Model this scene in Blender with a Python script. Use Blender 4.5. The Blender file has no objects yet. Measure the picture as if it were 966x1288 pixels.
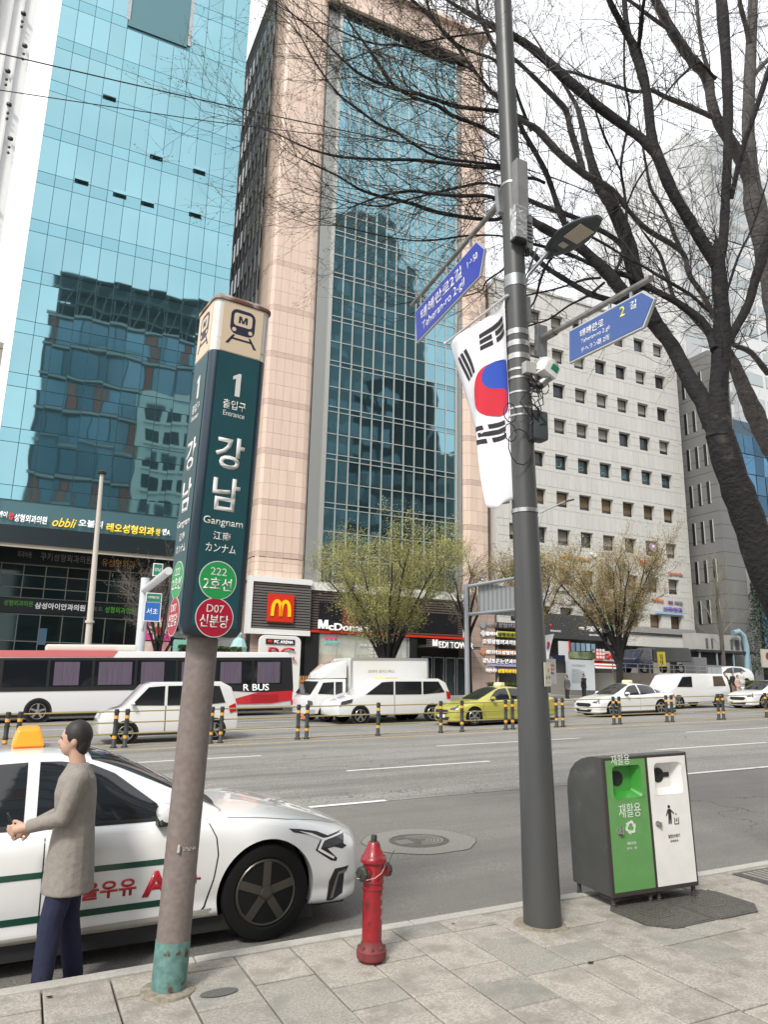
import bpy, bmesh, math, random
from mathutils import Vector, Matrix, noise
from mathutils.bvhtree import BVHTree
PI = math.pi
R = math.radians
rnd = random.Random(7)
sc = bpy.context.scene
COL = sc.collection

# ---------------------------------------------------------------- camera
FPX, PITCH, ROLL, AZ, GRADE, EYE = 925.0, R(12.9), R(1.23), R(64.6), 0.029, 1.70
_fw = Vector((math.cos(AZ)*math.cos(PITCH), math.sin(AZ)*math.cos(PITCH), math.sin(PITCH)))
_r0 = Vector((math.sin(AZ), -math.cos(AZ), 0)); _u0 = _r0.cross(_fw)
_rt = _r0*math.cos(ROLL) + _u0*math.sin(ROLL); _up = _u0*math.cos(ROLL) - _r0*math.sin(ROLL)
EYEP = Vector((0, 0, EYE))
cam = bpy.data.cameras.new('camera'); co = bpy.data.objects.new('camera', cam); COL.objects.link(co)
m4 = Matrix((_rt, _up, -_fw)).transposed().to_4x4(); m4.translation = EYEP
co.matrix_world = m4
cam.sensor_width = 36; cam.sensor_fit = 'HORIZONTAL'; cam.lens = FPX/966*36
cam.clip_start = 0.05; cam.clip_end = 6000
sc.camera = co

# ---------------------------------------------------------------- sky, sun, exposure
SUN_EL, SUN_AZ = R(46), R(222)      # high, from behind the left shoulder
w = bpy.data.worlds.new('World'); sc.world = w; w.use_nodes = True
nt = w.node_tree; nt.nodes.clear()
sky = nt.nodes.new('ShaderNodeTexSky'); sky.sky_type = 'NISHITA'; sky.sun_disc = False
sky.sun_elevation = SUN_EL; sky.sun_rotation = R(228); sky.dust_density = 3
tc = nt.nodes.new('ShaderNodeTexCoord'); nz = nt.nodes.new('ShaderNodeTexNoise')
nz.inputs['Scale'].default_value = 2.2; nz.inputs['Detail'].default_value = 5; nz.inputs['Roughness'].default_value = .55
mp = nt.nodes.new('ShaderNodeMapping'); mp.inputs['Scale'].default_value = (1, 1, 2.2)
nt.links.new(tc.outputs['Generated'], mp.inputs['Vector']); nt.links.new(mp.outputs['Vector'], nz.inputs['Vector'])
cr = nt.nodes.new('ShaderNodeValToRGB'); cr.color_ramp.elements[0].position = .30; cr.color_ramp.elements[1].position = .70
cr.color_ramp.elements[0].color = (8.3, 8.5, 8.9, 1); cr.color_ramp.elements[1].color = (10.2, 10.2, 10.2, 1)
mx = nt.nodes.new('ShaderNodeMix'); mx.data_type = 'RGBA'; mx.inputs[0].default_value = .93
nt.links.new(nz.outputs['Fac'], cr.inputs['Fac'])
nt.links.new(sky.outputs[0], mx.inputs[6]); nt.links.new(cr.outputs[0], mx.inputs[7])
bg = nt.nodes.new('ShaderNodeBackground'); bg.inputs['Strength'].default_value = .108
ow = nt.nodes.new('ShaderNodeOutputWorld')
nt.links.new(mx.outputs[2], bg.inputs[0]); nt.links.new(bg.outputs[0], ow.inputs[0])
sl = bpy.data.lights.new('sun', 'SUN'); sl.energy = 2.2; sl.angle = R(11); sl.color = (1, .96, .9)
so = bpy.data.objects.new('sun', sl); COL.objects.link(so)
_sd = Vector((math.cos(SUN_EL)*math.cos(SUN_AZ), math.cos(SUN_EL)*math.sin(SUN_AZ), math.sin(SUN_EL)))
so.rotation_euler = _sd.to_track_quat('Z', 'Y').to_euler(); so.location = (0, -20, 60)
sc.view_settings.view_transform = 'Standard'; sc.view_settings.look = 'None'
sc.view_settings.exposure = 0.62; sc.view_settings.gamma = 1

# ---------------------------------------------------------------- helpers
def ray(x, y): return (_fw*FPX + _rt*(x-483) - _up*(y-644)).normalized()
def at(x, y, Y):                     # the point on the upright plane Y that the photograph shows at pixel x, y
    d = ray(x, y); return EYEP + d*(Y/d.y)
def atx(x, y, X):
    d = ray(x, y); return EYEP + d*(X/d.x)
def gz(x): return GRADE*max(-90, min(240, x))
def ground(x, y, off=0.0):
    d = ray(x, y); return EYEP + d*((off-EYE)/(d.z-GRADE*d.x))

MC = {}
def mat(name, col, rough=.6, metal=0.0, var=0.0, noi=None, bump=None, spec=.5, coat=0.0, emit=None, col2=None, alpha=1.0, big=None, stretch=None):
    if name in MC: return MC[name]
    m = bpy.data.materials.new(name); m.use_nodes = True; MC[name] = m
    n = m.node_tree; b = n.nodes['Principled BSDF']
    b.inputs['Base Color'].default_value = (*col, 1); b.inputs['Roughness'].default_value = rough
    b.inputs['Metallic'].default_value = metal; b.inputs['Specular IOR Level'].default_value = spec
    b.inputs['Coat Weight'].default_value = coat; b.inputs['Alpha'].default_value = alpha
    if emit: b.inputs['Emission Color'].default_value = (*col, 1); b.inputs['Emission Strength'].default_value = emit
    L = n.links.new
    pos = None
    def P():
        nonlocal pos
        if pos is None:
            g = n.nodes.new('ShaderNodeNewGeometry'); pos = g.outputs['Position']
            if stretch:
                mm = n.nodes.new('ShaderNodeMapping'); mm.inputs['Scale'].default_value = stretch
                L(pos, mm.inputs['Vector']); pos = mm.outputs[0]
        return pos
    cur = None
    def mixin(fac, c):
        nonlocal cur
        x = n.nodes.new('ShaderNodeMix'); x.data_type = 'RGBA'; L(fac, x.inputs[0])
        if cur is None: x.inputs[6].default_value = (*col, 1)
        else: L(cur, x.inputs[6])
        x.inputs[7].default_value = (*c, 1); cur = x.outputs[2]
    def noisefac(scale, lo, hi, detail=4):
        t = n.nodes.new('ShaderNodeTexNoise'); t.inputs['Scale'].default_value = scale; t.inputs['Detail'].default_value = detail
        L(P(), t.inputs['Vector'])
        r = n.nodes.new('ShaderNodeMapRange'); r.inputs[1].default_value = lo; r.inputs[2].default_value = hi
        L(t.outputs[0], r.inputs[0]); return r.outputs[0]
    if noi:
        sc_, amt = noi[0], noi[1]
        c2 = col2 or tuple(c*(1-amt) for c in col)
        mixin(noisefac(sc_, .35, .65), c2)
    if big:
        sc_, c2, lo, hi = big
        mixin(noisefac(sc_, lo, hi, 6), c2)
    if var:
        oi = n.nodes.new('ShaderNodeObjectInfo'); mr = n.nodes.new('ShaderNodeMapRange')
        mr.inputs[3].default_value = 1-var; mr.inputs[4].default_value = 1+var; L(oi.outputs['Random'], mr.inputs[0])
        vm = n.nodes.new('ShaderNodeVectorMath'); vm.operation = 'SCALE'
        if cur is None: vm.inputs[0].default_value = col
        else: L(cur, vm.inputs[0])
        L(mr.outputs[0], vm.inputs['Scale']); cur = vm.outputs[0]
    if cur is not None: L(cur, b.inputs['Base Color'])
    if emit and cur is not None: L(cur, b.inputs['Emission Color'])
    if bump:
        t = n.nodes.new('ShaderNodeTexNoise'); t.inputs['Scale'].default_value = bump[0]; t.inputs['Detail'].default_value = bump[2] if len(bump) > 2 else 3
        L(P(), t.inputs['Vector']); bp = n.nodes.new('ShaderNodeBump'); bp.inputs['Strength'].default_value = bump[1]
        bp.inputs['Distance'].default_value = bump[3] if len(bump) > 3 else .02
        L(t.outputs[0], bp.inputs['Height']); L(bp.outputs[0], b.inputs['Normal'])
    return m

class MB:                            # collects faces, then links them as ONE mesh object
    def __init__(s): s.v = []; s.f = []
    def quad(s, a, b, c, d):
        i = len(s.v); s.v += [Vector(p) for p in (a, b, c, d)]; s.f.append((i, i+1, i+2, i+3)); return s
    def poly(s, pts):
        i = len(s.v); s.v += [Vector(p) for p in pts]; s.f.append(tuple(range(i, i+len(pts)))); return s
    def box(s, x0, x1, y0, y1, z0, z1, M=None):
        i = len(s.v)
        p = [Vector((x, y, z)) for z in (z0, z1) for (x, y) in ((x0, y0), (x1, y0), (x1, y1), (x0, y1))]
        if M: p = [M @ q for q in p]
        s.v += p
        s.f += [tuple(i+k for k in f) for f in ((0, 3, 2, 1), (4, 5, 6, 7), (0, 1, 5, 4), (1, 2, 6, 5), (2, 3, 7, 6), (3, 0, 4, 7))]
        return s
    def prism(s, pts, d, M=None):    # pts: 3d loop, extruded by vector d
        i = len(s.v); n = len(pts); d = Vector(d)
        p = [Vector(q) for q in pts]; p += [q+d for q in p]
        if M: p = [M @ q for q in p]
        s.v += p; s.f.append(tuple(range(i+n-1, i-1, -1))); s.f.append(tuple(range(i+n, i+2*n)))
        for k in range(n): s.f.append((i+k, i+(k+1) % n, i+n+(k+1) % n, i+n+k))
        return s
    def tube(s, pts, rad, n=8, cap=True):
        pts = [Vector(p) for p in pts]
        if not isinstance(rad, (list, tuple)): rad = [rad]*len(pts)
        i = len(s.v); ref = None
        for k, p in enumerate(pts):
            t = (pts[min(k+1, len(pts)-1)]-pts[max(k-1, 0)]).normalized()
            if ref is None: ref = t.orthogonal().normalized()
            ref = (ref - t*ref.dot(t)).normalized(); b = t.cross(ref)
            for j in range(n):
                a = 2*PI*j/n; s.v.append(p + (ref*math.cos(a)+b*math.sin(a))*rad[k])
        for k in range(len(pts)-1):
            for j in range(n):
                a = i+k*n+j; b2 = i+k*n+(j+1) % n; s.f.append((a, b2, b2+n, a+n))
        if cap:
            s.f.append(tuple(i+j for j in range(n-1, -1, -1))); e = i+(len(pts)-1)*n; s.f.append(tuple(e+j for j in range(n)))
        return s
    def cyl(s, p0, p1, r, n=12, r1=None): return s.tube([p0, p1], [r, r if r1 is None else r1], n)
    def lathe(s, prof, n=16, c=(0, 0, 0), M=None):   # prof: (radius, z)
        i = len(s.v); c = Vector(c)
        for r, z in prof:
            for j in range(n):
                q = Vector((r*math.cos(2*PI*j/n), r*math.sin(2*PI*j/n), z))+c
                s.v.append(M @ q if M else q)
        for k in range(len(prof)-1):
            for j in range(n):
                a = i+k*n+j; b = i+k*n+(j+1) % n; s.f.append((a, b, b+n, a+n))
        s.f.append(tuple(i+j for j in range(n-1, -1, -1))); e = i+(len(prof)-1)*n; s.f.append(tuple(e+j for j in range(n)))
        return s
    def mesh(s, name, m, smooth=False):
        me = bpy.data.meshes.new(name); me.from_pydata([tuple(v) for v in s.v], [], s.f)
        if m: me.materials.append(m)
        if smooth: me.shade_smooth()
        return me
    def build(s, name, m, parent=None, loc=(0, 0, 0), rot=(0, 0, 0), smooth=False, bevel=0, fix=False):
        me = s.mesh(name, m)
        if bevel or fix:
            b = bmesh.new(); b.from_mesh(me)
            if fix: bmesh.ops.remove_doubles(b, verts=b.verts, dist=1e-5)
            bmesh.ops.recalc_face_normals(b, faces=b.faces)
            if bevel:
                es = [e for e in b.edges if len(e.link_faces) == 2 and e.calc_face_angle(0) > .5]
                bmesh.ops.bevel(b, geom=es, offset=bevel, segments=2, affect='EDGES', profile=.6, clamp_overlap=True)
            b.to_mesh(me); b.free()
        if smooth:
            me.shade_smooth()
            try: me.set_sharp_from_angle(angle=R(38))
            except Exception: pass
        return link(name, me, parent, loc, rot)
def link(name, me, parent=None, loc=(0, 0, 0), rot=(0, 0, 0)):
    o = bpy.data.objects.new(name, me); COL.objects.link(o); o.location = loc; o.rotation_euler = rot
    if parent: o.parent = parent
    return o
def tag(o, label=None, cat=None, group=None, kind=None):
    if label: o['label'] = label
    if cat: o['category'] = cat
    if group: o['group'] = group
    if kind: o['kind'] = kind
    return o
def thing(name, label, cat, loc=(0, 0, 0), rz=0, group=None):
    o = bpy.data.objects.new(name, None); COL.objects.link(o); o.empty_display_size = .2
    o.location = loc; o.rotation_euler = (0, 0, rz)
    return tag(o, label, cat, group)
def kids(o):
    return [c for c in ALLKIDS.get(o.name, [])]
def copy_tree(o, parent=None, _map=None):
    if _map is None:
        _map = {}
        for q in bpy.data.objects:
            if q.parent: _map.setdefault(q.parent.name, []).append(q)
    c = o.copy(); COL.objects.link(c)
    if parent: c.parent = parent
    for ch in _map.get(o.name, []): copy_tree(ch, c, _map)
    return c
# two figures the built-in font draws too plainly, as outlines of their own
GLYPH = {'1': [(.12, 0), (.12, 1), (.05, 1), (-.12, .84), (-.12, .69), (-.03, .77), (-.03, 0)],
         'M': [(0, 0), (.19, 0), (.19, .62), (.34, 0), (.52, 0), (.67, .62), (.67, 0), (.86, 0), (.86, 1), (.60, 1), (.43, .34), (.26, 1), (0, 1)]}
def glyph(s, m, parent, w, h, loc, rot, ext, name):
    p = GLYPH[s]; xs = [q[0] for q in p]; bw = max(xs)-min(xs); cx = (max(xs)+min(xs))/2; sy = h; sx = w/bw if w else h
    return MB().prism([((q[0]-cx)*sx, (q[1]-.5)*sy, 0) for q in p], (0, 0, ext)).build(name, m, parent, loc, rot, fix=True)
def text(s, m, parent, w=None, h=None, loc=(0, 0, 0), rot=(PI/2, 0, 0), ext=.002, bold=0.0, name='lettering', shear=0.0, align='C'):
    if s in GLYPH: return glyph(s, m, parent, w, h, loc, rot, ext, name)
    cu = bpy.data.curves.new('t', 'FONT'); cu.body = s; cu.size = 1; cu.resolution_u = 3; cu.offset = bold; cu.shear = shear
    cu.extrude = 0; cu.space_line = 1.0
    o = bpy.data.objects.new('t', cu); COL.objects.link(o)
    me = bpy.data.meshes.new_from_object(o); bpy.data.objects.remove(o); bpy.data.curves.remove(cu)
    xs = [v.co.x for v in me.vertices]; ys = [v.co.y for v in me.vertices]
    if not xs: print('EMPTY TEXT', s); return None
    bw = max(xs)-min(xs); bh = max(ys)-min(ys); cx = (max(xs)+min(xs))/2; cy = (max(ys)+min(ys))/2
    sx = (w/bw) if w else h/bh; sy = (h/bh) if h else sx
    for v in me.vertices: v.co.x = (v.co.x-cx)*sx; v.co.y = (v.co.y-cy)*sy; v.co.z = 0
    b = bmesh.new(); b.from_mesh(me); bmesh.ops.dissolve_degenerate(b, edges=b.edges, dist=1e-6)
    r = bmesh.ops.extrude_face_region(b, geom=b.faces[:])
    bmesh.ops.translate(b, verts=[g for g in r['geom'] if isinstance(g, bmesh.types.BMVert)], vec=(0, 0, ext))
    bmesh.ops.recalc_face_normals(b, faces=b.faces)
    b.to_mesh(me); b.free(); me.materials.clear(); me.materials.append(m); me.name = name
    return link(name, me, parent, loc, rot)
PANEL = {}
def cells(parent, name, cl, m, y=0.0, thick=.05, gap=.012, limit=300, tilt=0.0, inset=0.0, rng=None, stuffname=None):
    """cl: (x0, x1, z0, z1) rectangles on a wall that faces -Y; each becomes a pane or slab of its own"""
    rng = rng or rnd
    cl2 = cl[:limit]; rest = cl[limit:]
    for (x0, x1, z0, z1) in cl2:
        w_, h_ = round(x1-x0-gap, 3), round(z1-z0-gap, 3); k = (name, w_, h_, thick, m.name)
        if k not in PANEL:
            PANEL[k] = MB().box(-w_/2, w_/2, -thick, 0, -h_/2, h_/2).mesh(name, m)
        o = link(name, PANEL[k], parent, ((x0+x1)/2, y, (z0+z1)/2))
        if tilt: o.rotation_euler = (rng.gauss(0, tilt), 0, rng.gauss(0, tilt))
    if rest:
        b = MB()
        for (x0, x1, z0, z1) in rest: b.box(x0+gap/2, x1-gap/2, y-thick, y, z0+gap/2, z1-gap/2)
        tag(b.build(stuffname or name+'_field', m, parent), kind='stuff')

# ---------------------------------------------------------------- common materials
WHITE = mat('white paint', (.78, .78, .77), .35)
DARK = mat('dark metal', (.035, .037, .04), .45, .3)
BLACK = mat('black', (.012, .012, .013), .5)
STEEL = mat('galvanised steel', (.42, .43, .44), .38, .8, noi=(9, .25))
GREY = mat('grey paint', (.2, .2, .2), .5)
# ---------------------------------------------------------------- ground, road, pavements, markings
def strip(name, y0, y1, off, m, x0=-90, x1=240, nx=2, kind='structure'):
    b = MB(); b.quad((x0, y0, gz(x0)+off), (x1, y0, gz(x1)+off), (x1, y1, gz(x1)+off), (x0, y1, gz(x0)+off))
    return tag(b.build(name, m), kind=kind)
asph = mat('asphalt', (.33, .315, .29), .85, noi=(34, .55), bump=(70, .8, 4, .01), big=(.55, (.20, .195, .185), .50, .75))
asph2 = mat('smooth asphalt', (.215, .203, .185), .8, noi=(55, .38), bump=(80, .8, 4, .008), big=(.8, (.15, .143, .132), .48, .72))
def wear(m, scale, amt):
    """fine cracks and long tyre-darkened streaks, mixed over the asphalt colour"""
    n = m.node_tree; b = n.nodes['Principled BSDF']; L = n.links.new; src = b.inputs['Base Color'].links[0].from_socket
    g = n.nodes.new('ShaderNodeNewGeometry')
    nz = n.nodes.new('ShaderNodeTexNoise'); nz.inputs['Scale'].default_value = 1.7; nz.inputs['Detail'].default_value = 6; L(g.outputs['Position'], nz.inputs['Vector'])
    ad = n.nodes.new('ShaderNodeVectorMath'); ad.operation = 'MULTIPLY_ADD'; ad.inputs[1].default_value = (.9, .9, .9); L(nz.outputs['Color'], ad.inputs[0]); L(g.outputs['Position'], ad.inputs[2])
    v = n.nodes.new('ShaderNodeTexVoronoi'); v.feature = 'DISTANCE_TO_EDGE'; v.inputs['Scale'].default_value = scale; L(ad.outputs[0], v.inputs['Vector'])
    r = n.nodes.new('ShaderNodeMapRange'); r.inputs[1].default_value = .0; r.inputs[2].default_value = .006; r.inputs[3].default_value = 1; r.inputs[4].default_value = 0; L(v.outputs['Distance'], r.inputs[0])
    mk = n.nodes.new('ShaderNodeTexNoise'); mk.inputs['Scale'].default_value = .22; L(g.outputs['Position'], mk.inputs['Vector'])
    mr = n.nodes.new('ShaderNodeMapRange'); mr.inputs[1].default_value = .50; mr.inputs[2].default_value = .58; L(mk.outputs[0], mr.inputs[0])
    mu = n.nodes.new('ShaderNodeMath'); mu.operation = 'MULTIPLY'; L(r.outputs[0], mu.inputs[0]); L(mr.outputs[0], mu.inputs[1])
    mp_ = n.nodes.new('ShaderNodeMapping'); mp_.inputs['Scale'].default_value = (.10, 1.15, 1); L(g.outputs['Position'], mp_.inputs['Vector'])
    st = n.nodes.new('ShaderNodeTexNoise'); st.inputs['Scale'].default_value = 1.0; st.inputs['Detail'].default_value = 7; st.inputs['Roughness'].default_value = .62; L(mp_.outputs[0], st.inputs['Vector'])
    sr_ = n.nodes.new('ShaderNodeMapRange'); sr_.inputs[1].default_value = .46; sr_.inputs[2].default_value = .68; sr_.inputs[4].default_value = amt; L(st.outputs[0], sr_.inputs[0])
    a = n.nodes.new('ShaderNodeMix'); a.data_type = 'RGBA'; L(sr_.outputs[0], a.inputs[0]); L(src, a.inputs[6]); a.inputs[7].default_value = (.075, .072, .066, 1)
    c = n.nodes.new('ShaderNodeMix'); c.data_type = 'RGBA'; L(mu.outputs[0], c.inputs[0]); L(a.outputs[2], c.inputs[6]); c.inputs[7].default_value = (.04, .038, .035, 1)
    L(c.outputs[2], b.inputs['Base Color'])
wear(asph, .5, .62); wear(asph2, .42, .40)
dirt = mat('distant ground', (.16, .16, .15), .9, noi=(.2, .3))
gr = MB()
xs = [-3000, -90, 240, 3000]
for i in range(3):
    gr.quad((xs[i], -3000, gz(xs[i])-.20), (xs[i+1], -3000, gz(xs[i+1])-.20), (xs[i+1], 3000, gz(xs[i+1])-.20), (xs[i], 3000, gz(xs[i])-.20))
tag(gr.build('ground', dirt), kind='structure')
strip('road', 10.12, 35.2, -.13, asph)
road2 = strip('kerbside_road_lane', 5.0, 10.12, -.134, asph2)
# lane markings, 4 mm proud of the asphalt
paint = mat('road paint', (.68, .68, .66), .7, noi=(14, .16), big=(5, (.2, .2, .195), .60, .72), stretch=(1, 3, 1))
ypaint = mat('yellow road paint', (.56, .40, .16), .7, noi=(7, .25))
def dash(x0, x1, y, wd, m=paint, name='lane_marking'):
    b = MB(); z = -.126
    n = max(1, int((x1-x0)/3))
    for i in range(n):
        a = x0+(x1-x0)*i/n; c = x0+(x1-x0)*(i+1)/n
        b.quad((a, y-wd/2, gz(a)+z), (c, y-wd/2, gz(c)+z), (c, y+wd/2, gz(c)+z), (a, y+wd/2, gz(a)+z))
    return tag(b.build(name, m), kind='structure')
for x0, x1 in ((-6, -1.0), (1.2, 4.95), (10.4, 14.6), (19.6, 24), (29, 33.5), (38, 43)): dash(x0, x1, 10.15, .13)
for x0, x1 in ((-5, -1), (5.7, 8.9), (13.5, 17.3), (22, 27), (31, 36)): dash(x0, x1, 13.4, .12)
for x0, x1 in ((1.6, 5), (9.5, 14.0), (18.0, 22.6), (27, 31.5), (36, 41)): dash(x0, x1, 16.65, .12)
dash(-60, 120, 19.42, .13, ypaint); dash(-60, 120, 20.75, .13, ypaint)
for x0 in range(-5, 60, 9): dash(x0, x0+4.5, 24.0, .12); dash(x0+3, x0+7.5, 27.4, .12)
# kerbs
kerbm = mat('kerb granite', (.44, .42, .38), .8, var=.07, noi=(60, .18), bump=(120, .3, 3, .004), big=(3, (.26, .25, .23), .55, .75))
stone = mat('paving stone', (.425, .39, .338), .85, var=.10, noi=(70, .36), bump=(80, .9, 5, .006), big=(6.5, (.235, .215, .18), .46, .70))
stone2 = mat('grey paving stone', (.345, .325, .285), .85, var=.08, noi=(70, .3), bump=(80, .9, 5, .006), big=(6, (.22, .21, .185), .48, .72))
mortar = mat('joint sand', (.085, .08, .07), .95)
pv = strip('near_pavement', -8.0, 5.0, -.045, mortar)
# kerb stones along the near kerb
x = -3.0; kr = random.Random(3)
x = 1.2-1.5*3
while x < 14:
    L_ = 1.48; a, c = x+.004, x+L_-.004
    b = MB(); z = .004
    pts = [(a, 4.885, gz(a)+z), (c, 4.885, gz(c)+z), (c, 4.985, gz(c)+z), (a, 4.985, gz(a)+z)]
    low = [(p[0], p[1]+(.03 if k > 1 else 0), p[2]-.14) for k, p in enumerate(pts)]
    i = 0; b.v += [Vector(p) for p in pts+low]
    b.f += [(0, 1, 2, 3), (4, 5, 1, 0), (5, 6, 2, 1), (6, 7, 3, 2), (7, 4, 0, 3)]
    b.build('kerbstone', kerbm, pv, bevel=.008, fix=True)
    x += L_
# paving stones: courses run away from the kerb, lengths vary
W_ = .357; X0 = .652; SM = {}
nst = 0
courses = sorted(range(-4, 18), key=lambda k: abs(k-5))
STONES = []
sr = random.Random(5)
known = {0: [4.72, 4.57, 4.05], 1: [4.75, 4.22, 3.72], 2: [4.70, 4.41, 3.89], 3: [4.68, 4.18, 3.89], 4: [4.65, 4.38, 3.88], 5: [4.66, 4.11, 3.87, 3.54],
         6: [4.66, 4.40, 3.85], 7: [4.56, 4.15, 3.85, 3.32], 8: [4.37, 3.84, 3.3], 9: [4.6, 4.05, 3.84], 10: [4.5, 4.34, 3.84]}
greys = {(1, 1), (1, 2), (3, 2), (5, 0), (6, 2), (7, 2), (9, 2), (2, 3), (12, 2), (4, 4), (13, 4)}
for k in range(-6, 26):
    ys = [4.878]+known.get(k, [4.72-.1*((k*7) % 5)])
    while ys[-1] > 1.2: ys.append(ys[-1]-sr.choice([.30, .33, .52, .55, .42]))
    for j in range(len(ys)-1): STONES.append((X0+k*W_, ys[j+1], ys[j], (k, j)))
STONES.sort(key=lambda s: (s[0]-1.5)**2*.25+(s[1]-4.2)**2)
HOLES = []
restb = MB(); rest2 = MB()
cnt = 0
for (x0, y0, y1, key) in STONES:
    w_, l_ = W_-.011, (y1-y0)-.010
    grey = key in greys or sr.random() < .08
    if cnt < 300:
        kk = (round(l_, 3), grey)
        if kk not in SM:
            b = MB(); b.box(-w_/2, w_/2, -l_/2, l_/2, -.045, 0)
            me = b.mesh('paving_stone', stone2 if grey else stone); bm = bmesh.new(); bm.from_mesh(me)
            top = [e for e in bm.edges if all(v.co.z > -.001 for v in e.verts)]
            bmesh.ops.bevel(bm, geom=top, offset=.005, segments=1, affect='EDGES'); bm.to_mesh(me); bm.free(); SM[kk] = me
        xc, yc = x0+W_/2, (y0+y1)/2
        o = link('paving_stone', SM[kk], pv, (xc, yc, gz(xc)+sr.uniform(-.003, .003)), (sr.gauss(0, .003), -math.atan(GRADE)+sr.gauss(0, .003), 0))
        cnt += 1
    else:
        xc = x0+W_/2; q = (rest2 if grey else restb)
        q.box(x0+.005, x0+W_-.005, y0+.005, y1-.005, gz(xc)-.04, gz(xc)+.001)
tag(restb.build('paving_stones', stone, pv), kind='stuff'); tag(rest2.build('grey_paving_stones', stone2, pv), kind='stuff')
b = MB(); b.quad((-90, -8, gz(-90)-.003), (-1.5, -8, gz(-1.5)-.003), (-1.5, 4.98, gz(-1.5)-.003), (-90, 4.98, gz(-90)-.003))
b.quad((9.94, -8, gz(9.94)-.003), (240, -8, gz(240)-.003), (240, 4.98, gz(240)-.003), (9.94, 4.98, gz(9.94)-.003))
b.quad((-1.5, -8, gz(-1.5)-.003), (9.94, -8, gz(9.94)-.003), (9.94, .9, gz(9.94)-.003), (-1.5, .9, gz(-1.5)-.003))
b.build('paved_surface', stone, pv)
# far pavement
fp = mat('far paving', (.36, .35, .33), .85, noi=(1.5, .2))
fpo = MB(); fpo.box(-90, 240, 35.2, 60, -.02, 0)
for v in fpo.v: v.z += gz(v.x)
for f in (0,): pass
tag(fpo.build('far_pavement', fp), kind='structure')
k = MB()
k.box(-90, 240, 35.0, 35.2, -.2, .02)
for v in k.v: v.z += gz(v.x)
tag(k.build('far_kerb', kerbm), kind='structure')
# ---------------------------------------------------------------- buildings across the road: all fronts stand on the line Y = 46
BY = 46.0
teal = mat('teal mirror glass', (.215, .41, .455), .02, .95, var=.06, bump=(.35, .045, 1, .25), big=(.10, (.275, .49, .54), .35, .65))
tealf = mat('teal mullion', (.10, .20, .22), .4, .6)
tealb = mat('teal spandrel glass', (.235, .45, .505), .035, .93, var=.05, bump=(.35, .04, 1, .25))
concm = mat('plain rendered wall', (.42, .41, .39), .8, noi=(.6, .15))
bl = thing('glass_tower', 'tall teal mirror-glass tower with rows of clinic signs above its entrance', 'building', (-2.77, BY, gz(-2.77)))
def LX(x): return x+2.77
zb = gz(-2.77)
# body behind the glass
MB().box(0, 12.52, .02, 22, 9.85-zb, 70, None).build('wall', tealf, bl)
colx = [0, 1.05, 2.1, 3.13, 4.17, 5.21, 6.27, 7.35, 8.44, 9.5, 10.52, 11.5, 12.52]
P0 = 3.383; rows = []
notch = (4.2, 8.1, 45.9, 49.6)
for i in range(18):
    zl = 8.62+.0+ (i-0)*P0 - .72
    rows.append((zl+0.02, zl+.86)); rows.append((zl+.86, zl+P0+.02))
big, small = [], []
for (z0, z1) in rows:
    for a, c in zip(colx[:-1], colx[1:]):
        if z0 < 9.9 or z1 > 62: continue
        if 3.9 < (a+c)/2 < 8.2 and 45.5 < (z0+z1)/2 < 52: continue
        (big if z1-z0 > 1 else small).append((a, c, z0-zb, z1-zb))
cells(bl, 'glass_pane', big, teal, y=0, thick=.04, gap=.035, tilt=.0012)
vis = small
cells(bl, 'spandrel_pane', vis, tealb, y=0, thick=.04, gap=.035, tilt=.003)
# ajar vent lights
for px, py in ((138, 121), (197, 196), (251, 214), (103, 226), (151, 243), (186, 254), (246, 268)):
    p = at(px, py, BY)
    b = MB(); b.box(-.42, .42, -.22, -.18, -.30, -.02); b.build('vent_light', teal, bl, (LX(p.x), 0, p.z-zb), (R(-14), 0, 0))
    MB().box(-.42, .42, -.05, -.045, -.42, -.30).build('vent_opening', BLACK, bl, (LX(p.x), 0, p.z-zb))
# recessed balcony near the top
b = MB(); b.box(3.9+.3, 8.2, .021-.1, 1.6, 45.4-zb, 45.9-zb); b.build('balcony_sill', tealf, bl)
MB().box(4.2, 8.35, 1.5, 1.6, 45.8-zb, 52-zb).build('balcony_recess', tealb, bl)
MB().box(4.05, 4.3, -.06, .02, 45.9-zb, 52-zb).build('balcony_jamb', STEEL, bl)
MB().box(8.25, 8.5, -.06, .02, 45.6-zb, 52-zb).build('balcony_jamb', STEEL, bl)
MB().box(4.3, 8.25, .03, .06, 45.9-zb, 52-zb).build('balcony_shade', mat('deep teal', (.02, .09, .10), .1, .5), bl)
# soffit and recessed lower front
soff = mat('beige soffit', (.42, .38, .31), .7, noi=(.8, .1))
b = MB(); b.prism([(-6, .0, 8.62-zb), (-6, 5.18, 9.62-zb), (-6, 5.18, 9.8-zb), (-6, .0, 8.85-zb)], (18.52, 0, 0)).build('soffit', soff, bl, fix=True)
MB().box(-6, 12.52, -.10, -.03, 8.85-zb, 9.85-zb).build('sign_band', mat('sign band', (.02, .03, .035), .3, .3), bl)
lowg = mat('dark entrance glass', (.03, .05, .05), .06, .6, var=.3)
MB().box(-6, 12.52, 5.5, 7, -.3, 9.7-zb).build('lower_wall', mat('dark lower wall', (.03, .04, .04), .4), bl)
c2 = []
for i in range(12):
    for (z0, z1) in ((.2, 2.3), (2.3, 3.7), (3.7, 5.35), (6.35, 7.0), (7.0, 7.8), (7.8, 8.5)): c2.append((-3+i*1.28, -3+(i+1)*1.28, z0, z1))
cells(bl, 'lower_pane', c2, lowg, y=5.5, thick=.03, gap=.07, tilt=.004)
fr = MB()
for i in range(13): fr.box(-3.03+i*1.28, -2.97+i*1.28, 5.40, 5.5, .1, 8.5)
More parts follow.
